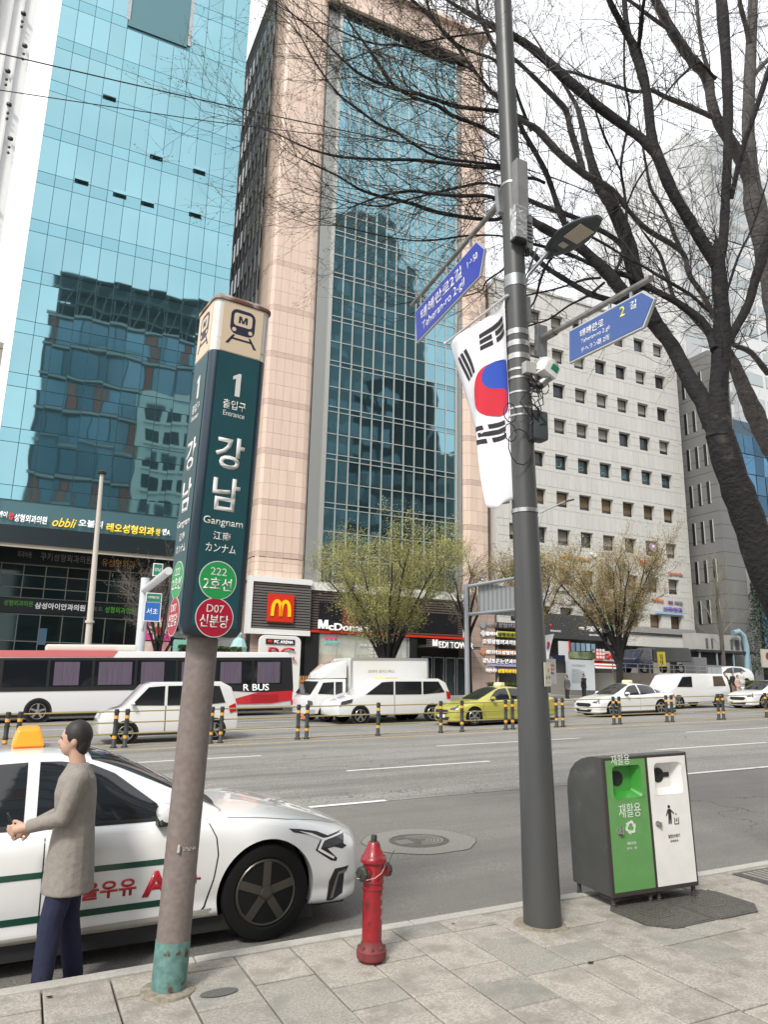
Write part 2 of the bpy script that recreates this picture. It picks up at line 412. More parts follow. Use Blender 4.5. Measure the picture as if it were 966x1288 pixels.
for z in (.2, 2.3, 3.7, 5.35, 6.38, 7.0, 7.8, 8.46): fr.box(-3, 12.4, 5.41, 5.5, z-.03, z+.03)
fr.build('lower_mullions', mat('pale mullion', (.32, .31, .28), .4, .3), bl)
MB().box(-3.0, 12.4, 5.2, 5.38, 5.42, 6.30).build('sign_band', mat('sign band', (.02, .03, .035), .3, .3), bl)
MB().box(-3.0, 12.4, 5.2, 5.38, 8.50, 9.55).build('sign_band', mat('sign band', (.02, .03, .035), .3, .3), bl)
# green glass-block corner
gb = mat('green glass block', (.28, .52, .42), .2, .2, var=.22)
MB().box(-6, -.45, .0, 1.2, -.3, 8.53-zb).build('corner_wall', tealf, bl)
c3 = []
for i in range(9):
    z = .2
    while z < 8.1: c3.append((-6+i*.61+ .0, -6+(i+1)*.61, z, z+.42)); z += .42
cells(bl, 'glass_block', c3, gb, y=0, thick=.04, gap=.03, tilt=.005)
# clinic lettering (upper band, at the facade)
LW = mat('white lettering', (.85, .85, .85), .4, emit=.25); LY = mat('yellow lettering', (.9, .58, .03), .4, emit=.35)
LR = mat('red lettering', (.75, .03, .03), .4, emit=.2); LG = mat('green lettering', (.12, .45, .06), .4, emit=.15); LO = mat('amber lettering', (.55, .30, .06), .5); LGY = mat('dull lettering', (.25, .26, .27), .5)
def wtext(s, px0, py0, px1, py1, Y, m, base, hpx=None, bold=.02, ext=.04, **k):
    """lettering on a wall plane Y whose middle line runs from pixel 0 to pixel 1; hpx = letter height in pixels"""
    a = at(px0, py0, Y); c = at(px1, py1, Y)
    up_ = at((px0+px1)/2, (py0+py1)/2-hpx/2, Y); dn = at((px0+px1)/2, (py0+py1)/2+hpx/2, Y)
    cx = (a.x+c.x)/2; cz = (a.z+c.z)/2; h = (up_-dn).z
    bl_ = base.location
    return text(s, m, base, w=c.x-a.x, h=h, loc=(cx-bl_.x, Y-bl_.y-.01, cz-bl_.z), rot=(PI/2, 0, 0), ext=ext, bold=bold, **k)
YS = BY-.10
wtext('에이', -2, 646, 9, 648, YS, LW, bl, 8); wtext('팝', 11, 649, 17, 650, YS, LR, bl, 9); wtext('성형외과의원', 18, 651, 59, 655, YS, LW, bl, 10)
wtext('obbli', 66, 656, 96, 659, YS, LY, bl, 11, bold=.0, shear=.3); wtext('오블리', 99, 657, 129, 661, YS, LW, bl, 9)
wtext('레오성형외과', 134, 663, 194, 669, YS, LY, bl, 11); wtext('의원', 196, 669, 201, 670, YS, LY, bl, 9); wtext('앤A', 204, 669, 214, 670, YS, LW, bl, 8)
YL = BY+5.2
wtext('외과의원', 22, 696, 40, 698, YL, LGY, bl, 8); wtext('쿠키성형외과의원', 51, 698, 115, 706, YL, LGY, bl, 10, bold=.01)
wtext('유성형외과', 128, 705, 170, 712, YL, LO, bl, 10, bold=.01)
wtext('성형외과의원', 5, 757, 41, 760, YL, LG, bl, 7, bold=0); wtext('삼성아이안과의원', 44, 760, 107, 766, YL, LW, bl, 8)
wtext('컴포트', 110, 765, 129, 766, YL, LGY, bl, 6, bold=0); wtext('성형외과의원', 132, 766, 170, 769, YL, LG, bl, 8, bold=.005)

# ---- pink stone tower
PX0, PX1 = 12.6, 31.2
mz = gz(12.6)
mt = thing('stone_and_glass_tower', 'pink stone office tower with a tall blue glass grid between round-edged piers', 'building', (0, BY, 0))
pinkm = mat('pink granite panel', (.71, .55, .45), .5, var=.05, noi=(3, .06), stretch=(1, 1, .15))
pinkb = mat('darker pink granite panel', (.59, .44, .365), .5, var=.07, noi=(3, .08))
pinkj = mat('granite joint', (.34, .25, .21), .8)
bglass = mat('blue grid glass', (.21, .385, .44), .03, .92, var=.10, bump=(.5, .06, 1, .22))
mull = mat('pale aluminium mullion', (.50, .50, .47), .4, .5)
TOP = 54.3
# core
MB().box(12.75, 31.0, 1.2, 26, 0, TOP+5.5).build('wall', pinkj, mt)
def rows_medi(z0=8.0, z1=TOP, base=3.46, P=3.51):
    out = []; z = base
    while z < z1+2:
        for a, c, kind in ((0, .40, 'b'), (.40, 1.49, 'a'), (1.49, 2.50, 'a'), (2.50, P, 'a')):
            A = max(z+a, z0); C_ = min(z+c, z1)
            if C_-A > .15: out.append((A, C_, kind))
        z += P
    return out
prow = rows_medi(7.95, TOP+3.2, base=9.82-.48-3.51*0)
prow = [(8.0, 8.5, 'a'), (8.5, 9.05, 'a'), (9.05, 9.42, 'a')]+[r for r in prow if r[0] > 9.3]
PP = {}
def pier(path, name_n, seed=0):
    """path: list of plan points; one slab per segment and course"""
    cellsl = []
    for (z0, z1, kd) in prow:
        for a, c in zip(path[:-1], path[1:]): cellsl.append((z0, z1, kd, a, c))
    rest = MB(); restd = MB()
    for n_, (z0, z1, kd, a, c) in enumerate(cellsl):
        L_ = math.hypot(c[0]-a[0], c[1]-a[1]); rz = math.atan2(c[1]-a[1], c[0]-a[0]); m = pinkb if kd == 'b' else pinkm
        if n_ < name_n:
            k = (round(L_, 3), round(z1-z0, 3), kd)
            if k not in PP: PP[k] = MB().box(.006, L_-.006, -.0, .06, .008, z1-z0-.008).mesh('stone_panel', m)
            link('stone_panel', PP[k], mt, (a[0], a[1], z0), (0, 0, rz))
        else:
            M_ = Matrix.Translation((a[0], a[1], z0)) @ Matrix.Rotation(rz, 4, 'Z')
            (restd if kd == 'b' else rest).box(.006, L_-.006, 0, .06, .008, z1-z0-.008, M_)
    if rest.v: tag(rest.build('stone_panels', pinkm, mt), kind='stuff')
    if restd.v: tag(restd.build('darker_stone_panels', pinkb, mt), kind='stuff')
r_ = .75
left = [(12.62, 3.4), (12.62, 2.3), (12.62, 1.3), (12.62, .55), (12.72, .2), (12.95, 0.0), (13.40, 0), (13.98, 0), (14.56, 0), (15.13, 0), (15.65, 0), (15.95, .12), (16.15, .38), (16.25, .8), (16.25, 1.15)]
pier(left, 176)
right = [(28.5, 1.1), (28.5, .75), (28.6, .4), (28.8, .12), (29.1, 0), (29.65, 0), (30.2, 0), (30.65, .12), (30.9, .4), (31.05, .8), (31.05, 1.6), (31.05, 2.4)]
pier(right, 124)
# glass grid
gc = [17.33, 18.2, 19.07, 19.95, 20.82, 21.69, 22.57, 23.45, 24.34, 25.23, 26.13, 27.02, 27.90]
grow = []
z = 9.71-3.51
while z < TOP:
    for a, c in ((0, .37), (.37, 1.87), (1.87, 3.39-.0), ): 
        A, C_ = max(z+a, 8.05), min(z+(c if c < 3.3 else 3.51), TOP)
        if C_-A > .12: grow.append((A, C_, c-a < 1))
    z += 3.51
gcel = [(a, c, A, C_) for (A, C_, s_) in grow if not s_ for a, c in zip(gc[:-1], gc[1:])]
gsm = [(a, c, A, C_) for (A, C_, s_) in grow if s_ for a, c in zip(gc[:-1], gc[1:])]
cells(mt, 'glass_pane', gcel, bglass, y=.30, thick=.03, gap=.06, tilt=.0035)
cells(mt, 'spandrel_pane', gsm, mat('blue spandrel glass', (.13, .30, .36), .06, .9, var=.25, bump=(.6, .1, 1, .2)), y=.30, thick=.03, gap=.06, tilt=.004)
gl2 = [(a, c, A, C_) for (A, C_, s_) in grow for a, c in ((16.3, 17.05), (28.0, 28.46))]
cells(mt, 'side_pane', gl2, bglass, y=.62, thick=.03, gap=.06, tilt=.004)
fm = MB(); fm.box(16.2, 28.5, .31, 1.2, 8, TOP)
fm.build('curtain_wall_back', mat('curtain wall back', (.30, .31, .30), .5, .3), mt)
vm = MB()
for x in gc: vm.box(x-.035, x+.035, .20, .30, 8.05, TOP)
for (A, C_, s_) in grow: vm.box(17.33, 27.9, .22, .30, A-.03, A+.03); vm.box(16.25, 17.1, .56, .62, A-.03, A+.03); vm.box(27.95, 28.5, .56, .62, A-.03, A+.03)
vm.build('mullion_grid', mull, mt)
MB().box(17.08, 17.34, .12, .7, 8.05, TOP).build('grid_edge_post', mull, mt); MB().box(27.87, 28.0, .14, .7, 8.05, TOP).build('grid_edge_post', mull, mt)
# head beam and roof railing
MB().box(16.0, 28.8, -.05, 1.3, TOP, TOP+.35).build('head_beam', BLACK, mt)
MB().box(15.9, 28.9, -.35, 1.3, TOP+.36, TOP+1.5).build('cornice', pinkm, mt)
MB().box(15.9, 28.9, -.15, 1.3, TOP+1.52, TOP+3.2).build('parapet', pinkb, mt)
MB().box(12.6, 31.1, -.55, 1.3, TOP+3.25, TOP+3.6).build('roof_edge', pinkm, mt)
# side face toward the gap: dark bands and white mullions
sd = MB(); sw = MB()
z = 9.0
while z < TOP+2: sd.box(12.55, 12.66, 3.5, 24, z, z+1.75); z += 3.51
for y in [3.5+i*1.15 for i in range(18)]: sw.box(12.50, 12.6, y, y+.16, 9, TOP+2)
z = 9.0
while z < TOP+2: sw.box(12.51, 12.59, 3.5, 24, z+1.8, z+2.0); z += 3.51
sd.build('side_windows', mat('side window glass', (.05, .06, .07), .1, .4), mt); sw.build('side_mullions', mat('side mullion', (.72, .70, .66), .6), mt)
sf = MB().box(12.61, 12.74, 3.5, 24, 0, TOP+3); sf.build('side_wall', mat('side wall', (.60, .58, .54), .6), mt)

# ---- white office block
wb = thing('white_office_block', 'white stone office block with rows of small square windows and shop signs at its foot', 'building', (31.4, BY, 0))
whs = mat('white stone cladding', (.56, .55, .515), .65, noi=(1.6, .05), stretch=(6, 1, 1))
whp = mat('white stone panel', (.57, .56, .525), .65, var=.05, noi=(2.5, .07), stretch=(3, 1, .4))
X0w, X1w, ZW0, ZW1 = 0.0, 20.25, 0.0, 34.3
P2 = 3.122
winx = [37.23-31.4-2.33*2, 37.23-31.4-2.33]+[37.23-31.4+2.333*i for i in range(6)]
winz = [28.13-P2*i for i in range(-1, 8)]
winw, winh = 1.27, 1.28
holes = []
for wz in winz:
    for wx in winx: holes.append((wx, wx+winw, wz, wz+winh))
def wall_holes(b, x0, x1, z0, z1, holes, y, depth):
    xs_ = sorted(set([x0, x1]+[h[0] for h in holes]+[h[1] for h in holes])); zs_ = sorted(set([z0, z1]+[h[2] for h in holes]+[h[3] for h in holes]))
    xs_ = [q for q in xs_ if x0 <= q <= x1]; zs_ = [q for q in zs_ if z0 <= q <= z1]
    hs = set((round(h[0], 3), round(h[2], 3)) for h in holes)
    for a, c in zip(xs_[:-1], xs_[1:]):
        for p, q in zip(zs_[:-1], zs_[1:]):
            mid = ((a+c)/2, (p+q)/2)
            if any(h[0] < mid[0] < h[1] and h[2] < mid[1] < h[3] for h in holes): continue
            b.quad((a, y, p), (c, y, p), (c, y, q), (a, y, q))
    for (a, c, p, q) in holes:
        b.quad((a, y, p), (a, y, q), (a, y+depth, q), (a, y+depth, p)); b.quad((c, y, q), (c, y, p), (c, y+depth, p), (c, y+depth, q))
        b.quad((a, y, q), (c, y, q), (c, y+depth, q), (a, y+depth, q)); b.quad((c, y, p), (a, y, p), (a, y+depth, p), (c, y+depth, p))
b = MB(); wall_holes(b, X0w, X1w, 5.9, ZW1, holes, 0, .55)
b.quad((X0w, .0, 0), (X0w, .0, ZW1), (X0w, 22, ZW1), (X0w, 22, 0)); b.quad((X1w, 0, 0), (X1w, 22, 0), (X1w, 22, ZW1), (X1w, 0, ZW1))
b.quad((X0w, 0, ZW1), (X1w, 0, ZW1), (X1w, 22, ZW1), (X0w, 22, ZW1))
b.build('wall', whs, wb)
# cladding slabs, 20 mm proud: strips between the window rows and pieces beside each window
cl = []; wr = random.Random(2)
for i, wz in enumerate(winz):
    zt, ztop = wz+winh+.28, wz+P2-.28
    if ztop > ZW1: continue
    n_ = 34
    for k in range(n_): cl.append((X0w+20.25*k/n_, X0w+20.25*(k+1)/n_, zt, ztop))
vis_ = [c_ for c_ in cl if c_[0] > 4.6 and c_[2] > 11.0 and c_[2] < 31.5]; oth = [c_ for c_ in cl if c_ not in vis_]
cells(wb, 'cladding_slab', vis_[:300]+oth, whp, y=-.002, thick=.02, gap=.018)
sb = MB()
for wz in winz:
    for wx in winx+[winx[-1]+2.333]:
        a = wx-2.333+winw
        off = .0
        for (p, q) in ((wz-.26, wz+.25), (wz+.27, wz+.98), (wz+1.0, wz+winh+.26)):
            j = wr.uniform(-.1, .1)
            sb.box(max(0.01, a+.01), min(20.24, (a+wx)/2-.01+j), -.022, -.002, p, q-.02); sb.box((a+wx)/2+.01+j, min(20.24, wx-.01), -.022, -.002, p, q-.02)
        if wx < 20.2:
            sb.box(wx, min(20.24, wx+winw), -.022, -.002, wz-.26, wz-.012); sb.box(wx, min(20.24, wx+winw), -.022, -.002, wz+winh+.012, wz+winh+.26)
tag(sb.build('window_surround_slabs', whp, wb), kind='stuff')
wgl = mat('office window glass', (.05, .055, .06), .08, .3, var=.5); blind = mat('roller blind', (.30, .27, .24), .8, var=.25); blind2 = mat('yellow board behind glass', (.17, .115, .06), .7, var=.4)
fmesh = MB()
for (a, c, p, q) in ((0, winw, 0, .06), (0, winw, winh-.06, winh), (0, .06, .06, winh-.06), (winw-.06, winw, .06, winh-.06), (.06, winw-.06, .28, .32)): fmesh.box(a, c, 0, .05, p, q)
fme = fmesh.mesh('window', mat('dark bronze frame', (.05, .045, .04), .4, .5))
pme = MB().box(.06, winw-.06, .03, .04, .06, winh-.06).mesh('pane', wgl)
bme = MB().box(.08, winw-.08, .05, .06, .45, winh-.06).mesh('blind', blind); bme2 = MB().box(.08, winw-.08, .024, .03, .34, winh-.1).mesh('window_board', blind2)
pme2 = MB().box(.06, winw-.06, .05, .06, .06, .45).mesh('pane', wgl)
DB = 'DB성형외과'
for ri, wz in enumerate(winz):
    for ci, wx in enumerate(winx):
        f = link('window', fme, wb, (wx, .35, wz)); 
        if ri == 5 or (ri > 7 and ci > 2): link('pane', pme, f); link('window_board', bme2, f, (rnd.uniform(-.02, .02), 0, 0))
        elif wr.random() < .6 and ri != 4: link('pane', pme2, f); link('blind', bme, f, (0, 0, rnd.uniform(0, .0)))
        else: link('pane', pme, f)
        if ri == 4 and ci >= 2:
            s_ = DB[ci-2:ci-1] if ci < 8 else ''
            text(('D', 'B', '성', '형', '외', '과')[ci-2], mat('teal lettering', (.08, .22, .24), .5), f, h=.75, loc=(winw/2, .02, winh*.5), bold=.02)
# parapet cap
MB().box(-.05, 20.3, -.12, .2, ZW1, ZW1+.18).build('parapet_cap', whp, wb)

# ---- dark grey block with slit windows
dk = thing('dark_grey_block', 'dark grey stone block with narrow slit windows, to the right of the white office block', 'building', (52.6, 43.2, 0))
dks = mat('dark grey stone', (.165, .165, .16), .6, noi=(.35, .12), var=.05)
dks2 = mat('dark grey stone front', (.18, .18, .18), .6, noi=(.4, .15))
b = MB(); b.box(0, 2.5, 0, 16, 0, 31.5); b.build('wall', dks, dk)
MB().box(2.5, 4.1, .25, 8, 0, 15.2).build('return_wall', mat('pale grey stone', (.33, .33, .33), .6, noi=(.4, .1)), dk)
pb = MB()
z = 1.0
while z < 31: pb.box(-.006, 0, 0.02, 16, z, z+.03); pb.box(0.02, 2.48, -.006, 0, z, z+.03); z += 1.2
pb.build('stone_joints', BLACK, dk)
sl_ = MB().box(-.012, 0, 0, .34, 0, 2.0).mesh('slit_window', BLACK); slr = MB().box(-.05, .0, -.06, 0, 0, 2.0).mesh('slit_reveal', mat('pale reveal', (.5, .5, .48), .6))
for i in range(8):
    for j in range(7):
        y = .9+j*.95; 
        o = link('slit_window', sl_, dk, (-.004, y, 3.6+i*3.45)); link('slit_reveal', slr, o, (0, -.0, 0))
# ---- blue glass building
bb = thing('blue_glass_building', 'deep blue faceted glass building seen past the leaning tree trunk', 'building', (55.3, 44.4, 0))
bgm = mat('deep blue glass', (.06, .14, .22), .05, .9, var=.5, bump=(.8, .3, 1, .3))
MB().box(0, 30, 0, 9, 0, 26).build('wall', mat('blue glass frame', (.05, .09, .13), .4, .4), bb)
cells(bb, 'glass_pane', [(i*1.25, i*1.25+1.25, z*1.9, z*1.9+1.9) for z in range(0, 13) for i in range(23)], bgm, y=-.02, thick=.04, gap=.08, tilt=.03)
# ---- pale towers far right and left
pt = thing('pale_tower', 'pale hazy office tower with stepped roof behind the tree branches, upper right', 'building', (70, 60, 0))
pal = mat('pale cladding', (.62, .63, .62), .7, noi=(.3, .05)); pals = mat('pale tower window band', (.38, .41, .42), .3, .3)
MB().box(0, 40, 0, 20, 0, 62).build('wall', pal, pt)
MB().box(3.5, 40, 1, 20, 62, 76).build('upper_storeys', pal, pt)
MB().box(-.6, 1.3, -.6, 0, 30, 64).build('corner_pier', mat('grey pier', (.42, .44, .45), .6), pt)
MB().box(7, 9, -.6, 0, 30, 76).build('corner_pier', mat('grey pier', (.42, .44, .45), .6), pt)
cells(pt, 'window_band', [(1.5+k*6, 6.9+k*6, 6+z*3.4, 7.6+z*3.4) for z in range(0, 20) for k in range(6) if not (z > 15 and k == 0)], pals, y=-.03, thick=.05, gap=.02)
lw = thing('white_ribbed_tower', 'white ribbed tower cut off by the upper left frame edge, beyond the glass tower', 'building', (-4.15, 46, 0), R(7))
MB().box(-14, 0, .1, 14, 0, 75).build('wall', mat('white render', (.75, .75, .74), .7), lw)
b = MB()
for i in range(20): b.box(-.8-i*.62, -.70-i*.62, -.12, .1, 0, 75)
b.build('ribs', mat('white rib', (.62, .62, .62), .7), lw)
MB().box(-2.35-8, -2.35, -.5, 2, 42, 75).build('red_panel', mat('red brown panel', (.22, .06, .05), .6), lw)
for i in range(14):
    b = MB(); z = 27+i*2.3; b.lathe([(.16, 0), (.16, .12)], 8, (-.35-.35*(i % 3), -.18, z)); b.lathe([(.08, 0), (.08, .1)], 8, (-.35-.35*(i % 3), -.18, z-.6)); b.lathe([(.08, 0), (.08, .1)], 8, (-.35-.35*(i % 3), -.18, z-1.0))
    tag(b.build('fixings', BLACK, lw), kind='stuff')
# only its upper storeys stand out to the side of the low beige block
lb = thing('beige_low_block', 'beige stone block at the left frame edge beside the glass tower', 'building', (-3.15, 45.2, 0), R(7))
MB().box(-16, 0, 0, 12, 0, at(8, 432, 45.2).z).build('wall', mat('beige stone', (.36, .33, .28), .7, noi=(.5, .12)), lb)
b = MB()
z = 1
while z < 22: b.box(-16, 0.02, -.012, 0, z, z+.05); z += 2.1
b.build('stone_joints', mat('beige joint', (.12, .11, .1), .8), lb)
# ---------------------------------------------------------------- buildings on the near side, behind the camera: seen as reflections in the glass
def face_plus(parent, name, cl, m, y, th=.1):        # cells on a wall that faces +Y
    for k, (x0, x1, z0, z1) in enumerate(cl):
        kk = (name, round(x1-x0, 2), round(z1-z0, 2), m.name)
        if kk not in PANEL: PANEL[kk] = MB().box(0, x1-x0, 0, th, 0, z1-z0).mesh(name, m)
        link(name, PANEL[kk], parent, (x0, y, z0))
ba = thing('office_building', 'dark glazed office block with staggered rust-brown panels, reflected low in the teal tower', 'building', (-2.5, -26, 0))
gA = mat('bluish office glass', (.17, .25, .32), .15, .3, var=.3); rust = mat('rust brown panel', (.30, .11, .08), .7, var=.15); fA = mat('dark office frame', (.08, .10, .105), .5)
MB().box(0, 23, 0, 14, 0, 50).build('wall', fA, ba)
cA, cR = [], []; rA = random.Random(9)
for fz in range(1, 11):
    x = .4
    while x < 22:
        w_ = rA.choice((1.2, 2.4, 2.4, 3.2)); w_ = min(w_, 22.7-x)
        (cR if rA.random() < .5 and w_ < 1.5 else cA).append((x, x+w_-.15, fz*4.6, fz*4.6+3.7)); x += w_
face_plus(ba, 'glass_pane', cA, gA, 14); face_plus(ba, 'rust_panel', cR, rust, 14)
sl2 = MB()
for fz in range(1, 12): sl2.box(-.2, 23.2, 14, 14.35, fz*4.6-.55, fz*4.6-.2)
sl2.build('floor_slabs', mat('pale slab edge', (.35, .36, .36), .6), ba)
rf = MB()
for i in range(9): rf.box(1.2+i*2.4, 1.4+i*2.4, 9, 9.2, 50, 57); rf.box(1.2+i*2.4, 1.4+i*2.4, 13, 13.2, 50, 57)
for z in (52, 54.5, 57): rf.box(1, 21.5, 9, 13.3, z, z+.25)
for i in range(8): rf.prism([(1.3+i*2.4, 13.1, 50), (1.5+i*2.4, 13.1, 50), (3.9+i*2.4, 13.1, 57), (3.7+i*2.4, 13.1, 57)], (0, .15, 0))
rf.build('roof_frame', fA, ba); MB().box(3, 20, 3, 11, 50, 56).build('plant_room', mat('plant room', (.12, .14, .15), .7), ba)
bb2 = thing('office_building', 'beige office block with deep square windows, reflected beside the rust-panelled block', 'building', (10.6, -20, 0))
bg_ = mat('beige precast', (.60, .61, .57), .7); MB().box(0, 20, 0, 9, 0, 41).build('wall', bg_, bb2)
wB = [(1+i*2.6, 2.9+i*2.6, 3+z*3.4, 4.9+z*3.4) for z in range(11) for i in range(7)]
face_plus(bb2, 'window', wB, mat('dark square window', (.03, .04, .045), .2), 9, .04)
sB = [(.8+i*2.6, 3.1+i*2.6, 2.5+z*3.4, 2.8+z*3.4) for z in range(11) for i in range(7)]
face_plus(bb2, 'window_sill', sB, bg_, 9.0, .35)
bc2 = thing('round_topped_tower', 'dark tower with a rounded top, reflected in the blue glass grid', 'building', (34, -28, 0))
dkt = mat('tower reflection stone', (.13, .165, .17), .6)
out = [(0, 0), (0, 76)]+[(1+8*(1-math.cos(t*PI/12))*1.06, 76+5.6*math.sin(t*PI/12)) for t in range(1, 12)]+[(18, 76), (18, 73.5), (21, 73), (22, 60), (23.6, 59), (24.6, 44), (26, 43), (26, 0)]
MB().prism([(x, 16, z) for x, z in out], (0, -14, 0)).build('wall', dkt, bc2, fix=True)
cC = [(1.5+i*2.7, 3.6+i*2.7, 4+z*3.6, 6+z*3.6) for z in range(20) for i in range(6)]
face_plus(bc2, 'window', cC, mat('tower window', (.16, .22, .25), .2, .3, var=.3), 16, .05)
bd2 = thing('office_building', 'low jagged-roofed dark block, reflected at the foot of the blue glass grid', 'building', (44, -22, 0))
MB().prism([(0, 10, 0), (0, 10, 49), (4, 10, 51), (11, 10, 52), (14.5, 10, 52), (14.5, 10, 40), (16, 10, 43), (17, 10, 39), (21, 10, 40), (22, 10, 42), (26, 10, 39), (34, 10, 38), (34, 10, 0)], (0, -8, 0)).build('wall', mat('low block stone', (.12, .14, .14), .7), bd2, fix=True)
face_plus(bd2, 'window', [(1.2+i*3, 3.3+i*3, 3+z*3.7, 4.9+z*3.7) for z in range(9) for i in range(10)], mat('low block window', (.05, .08, .09), .2, .2, var=.4), 10, .05)
# ---------------------------------------------------------------- near pavement: subway entrance sign
navy = mat('navy sign casing', (.010, .028, .045), .3, coat=.3)
tealp = mat('deep teal sign face', (.012, .065, .078), .42, noi=(5, .12))
cream = mat('cream sign face', (.62, .50, .36), .5)
chalk = mat('off white print', (.62, .62, .60), .5)
postm = mat('rusty grey post paint', (.20, .165, .15), .7, noi=(30, .22), bump=(60, .3, 3, .004), big=(6, (.16, .115, .095), .56, .8))
gpaint = mat('worn green paint', (.13, .26, .235), .75, noi=(26, .35), big=(16, (.09, .045, .035), .58, .66), bump=(40, .4, 3, .004))
sg = thing('subway_entrance_sign', 'four-sided dark teal subway entrance sign with a cream train symbol, on a rusty grey post', 'sign', (.918, 4.55, gz(.92)), 0)
sg.rotation_euler = (0, .024, R(6))
MB().cyl((0, 0, .245), (0, 0, 1.97), .092, 28).build('post', postm, sg, smooth=True)
MB().cyl((0, 0, 0), (0, 0, .255), .0945, 28).build('painted_post_foot', gpaint, sg, smooth=True)
MB().lathe([(.15, -.005), (.145, .012), (.10, .018)], 20).build('foot_collar', mat('stained mortar', (.30, .26, .20), .9, noi=(30, .4)), sg)
def rsq(h, r, n=5):
    out = []
    for cx, cy, a0 in ((h-r, h-r, 0), (-h+r, h-r, 90), (-h+r, -h+r, 180), (h-r, -h+r, 270)):
        for i in range(n+1):
            a = R(a0+90*i/n); out.append((cx+r*math.cos(a), cy+r*math.sin(a)))
    return out
def rsolid(h, r, zs, name, m, parent, cx=0, cy=0):
    """rounded square column; zs: list of (z, shrink)"""
    b = MB(); n = None
    for (z, d) in zs:
        ring = rsq(h-d, max(.004, r-d*.5)); n = len(ring); b.v += [Vector((cx+p[0], cy+p[1], z)) for p in ring]
    for k in range(len(zs)-1):
        for j in range(n): b.f.append((k*n+j, k*n+(j+1) % n, (k+1)*n+(j+1) % n, (k+1)*n+j))
    b.f.append(tuple(range(n-1, -1, -1))); e = (len(zs)-1)*n; b.f.append(tuple(e+j for j in range(n)))
    return b.build(name, m, parent, smooth=True)
H_ = .187; ZB, ZG, ZT = 1.90, 3.69, 4.045
rsolid(H_, .05, [(ZB, .05), (ZB+.015, .02), (ZB+.05, .0), (ZG, .0)], 'sign_box', navy, sg)
rsolid(H_, .05, [(ZG+.001, 0), (ZT, 0)], 'sign_head', mat('white enamel', (.62, .61, .58), .4, noi=(8, .12), big=(9, (.30, .2, .13), .66, .72)), sg)
rsolid(H_+.012, .055, [(ZT+.001, 0), (ZT+.02, .0), (ZT+.05, .03)], 'sign_roof', mat('rusty roof lid', (.36, .33, .30), .6, noi=(14, .3), col2=(.14, .06, .03), big=(7, (.12, .05, .03), .5, .6)), sg)
for fi, Mf in enumerate((Matrix.Identity(4), Matrix.Rotation(-PI/2, 4, 'Z'), Matrix.Rotation(PI, 4, 'Z'), Matrix.Rotation(PI/2, 4, 'Z'))):
    hw = .137
    fa = MB().box(-hw, hw, -H_-.004, -H_+.002, ZB+.06, ZG-.006, Mf).build('sign_face', tealp, sg)
    hd = MB().box(-hw, hw, -H_-.004, -H_+.002, ZG+.006, ZT-.006, Mf).build('symbol_face', cream, sg)
    if fi > 1: continue
    def T(s, z, w, h, m=chalk, bold=.0, x=-.004, dy=0.0, par=fa):
        p = Mf @ Vector((x, -H_-.0045-dy, z)); return text(s, m, par, w=w, h=h, loc=p, rot=(PI/2, 0, [0, -PI/2][fi]), ext=.0015, bold=bold)
    T('1', 3.485, .052, .155)
    T('출입구', 3.345, .150, .062, bold=.012); T('Entrance', 3.285, .140, .034)
    T('강', 3.03, .185, .21, bold=.022); T('남', 2.765, .175, .21, bold=.022)
    T('Gangnam', 2.585, .250, .060, bold=.008); T('江南', 2.503, .110, .052, bold=.01); T('カンナム', 2.428, .190, .052, bold=.012)
    for zc, mname, col, a, b_ in ((2.235, 'line green', (.02, .28, .07), '222', '2호선'), (1.995+.02, 'line red', (.36, .008, .03), 'D07', '신분당')):
        M2 = Mf @ Matrix.Translation((-.004, -H_-.004, zc)) @ Matrix.Rotation(PI/2, 4, 'X')
        MB().lathe([(.116, 0), (.116, .0012)], 40, M=M2).build('badge_ring', chalk, fa)
        bd = MB().lathe([(.111, 0), (.111, .0022)], 40, M=M2).build('line_badge', mat(mname, col, .4), fa)
        T(a, zc+.052, .105 if a != '222' else .10, .045, dy=.002); T(b_, zc-.022, .175, .075, bold=.012, dy=.002)
    # train symbol, facing the viewer
    sy = MB()
    def disc(cx, cz, r, n=18): return [(cx+r*math.cos(2*PI*i/n), cz+r*math.sin(2*PI*i/n)) for i in range(n)]
    def rr(x0, x1, z0, z1, r, n=5):
        o_ = []
        for cx, cz, a0 in ((x1-r, z1-r, 0), (x0+r, z1-r, 90), (x0+r, z0+r, 180), (x1-r, z0+r, 270)):
            for i in range(n+1): a = R(a0+90*i/n); o_.append((cx+r*math.cos(a), cz+r*math.sin(a)))
        return o_
    cz = (ZG+ZT)/2+.015
    def lay(name, polys, m, d):
        b = MB()
        for pl in polys: b.prism([Mf @ Vector((p[0], -H_-.004-d, cz+p[1])) for p in pl], Mf.to_3x3() @ Vector((0, -.0012, 0)))
        return b.build(name, m, hd)
    ink = mat('symbol ink', (.02, .022, .05), .5)
    lay('train_symbol', [rr(-.083, .083, -.055, .12, .045), [(-.06, -.062), (-.045, -.062), (-.085, -.13), (-.105, -.13)], [(.06, -.062), (.045, -.062), (.085, -.13), (.105, -.13)],
         [(-.075, -.095), (-.072, -.082), (.072, -.082), (.075, -.095)]], ink, 0)
    lay('train_window', [rr(-.062, .062, .005, .095, .02), disc(-.055, -.025, .014), disc(.055, -.025, .014)], cream, .0012)
    p = Mf @ Vector((0, -H_-.0064, cz+.05)); text('M', ink, hd, w=.060, h=.048, loc=p, rot=(PI/2, 0, [0, -PI/2][fi]), ext=.001, bold=0)
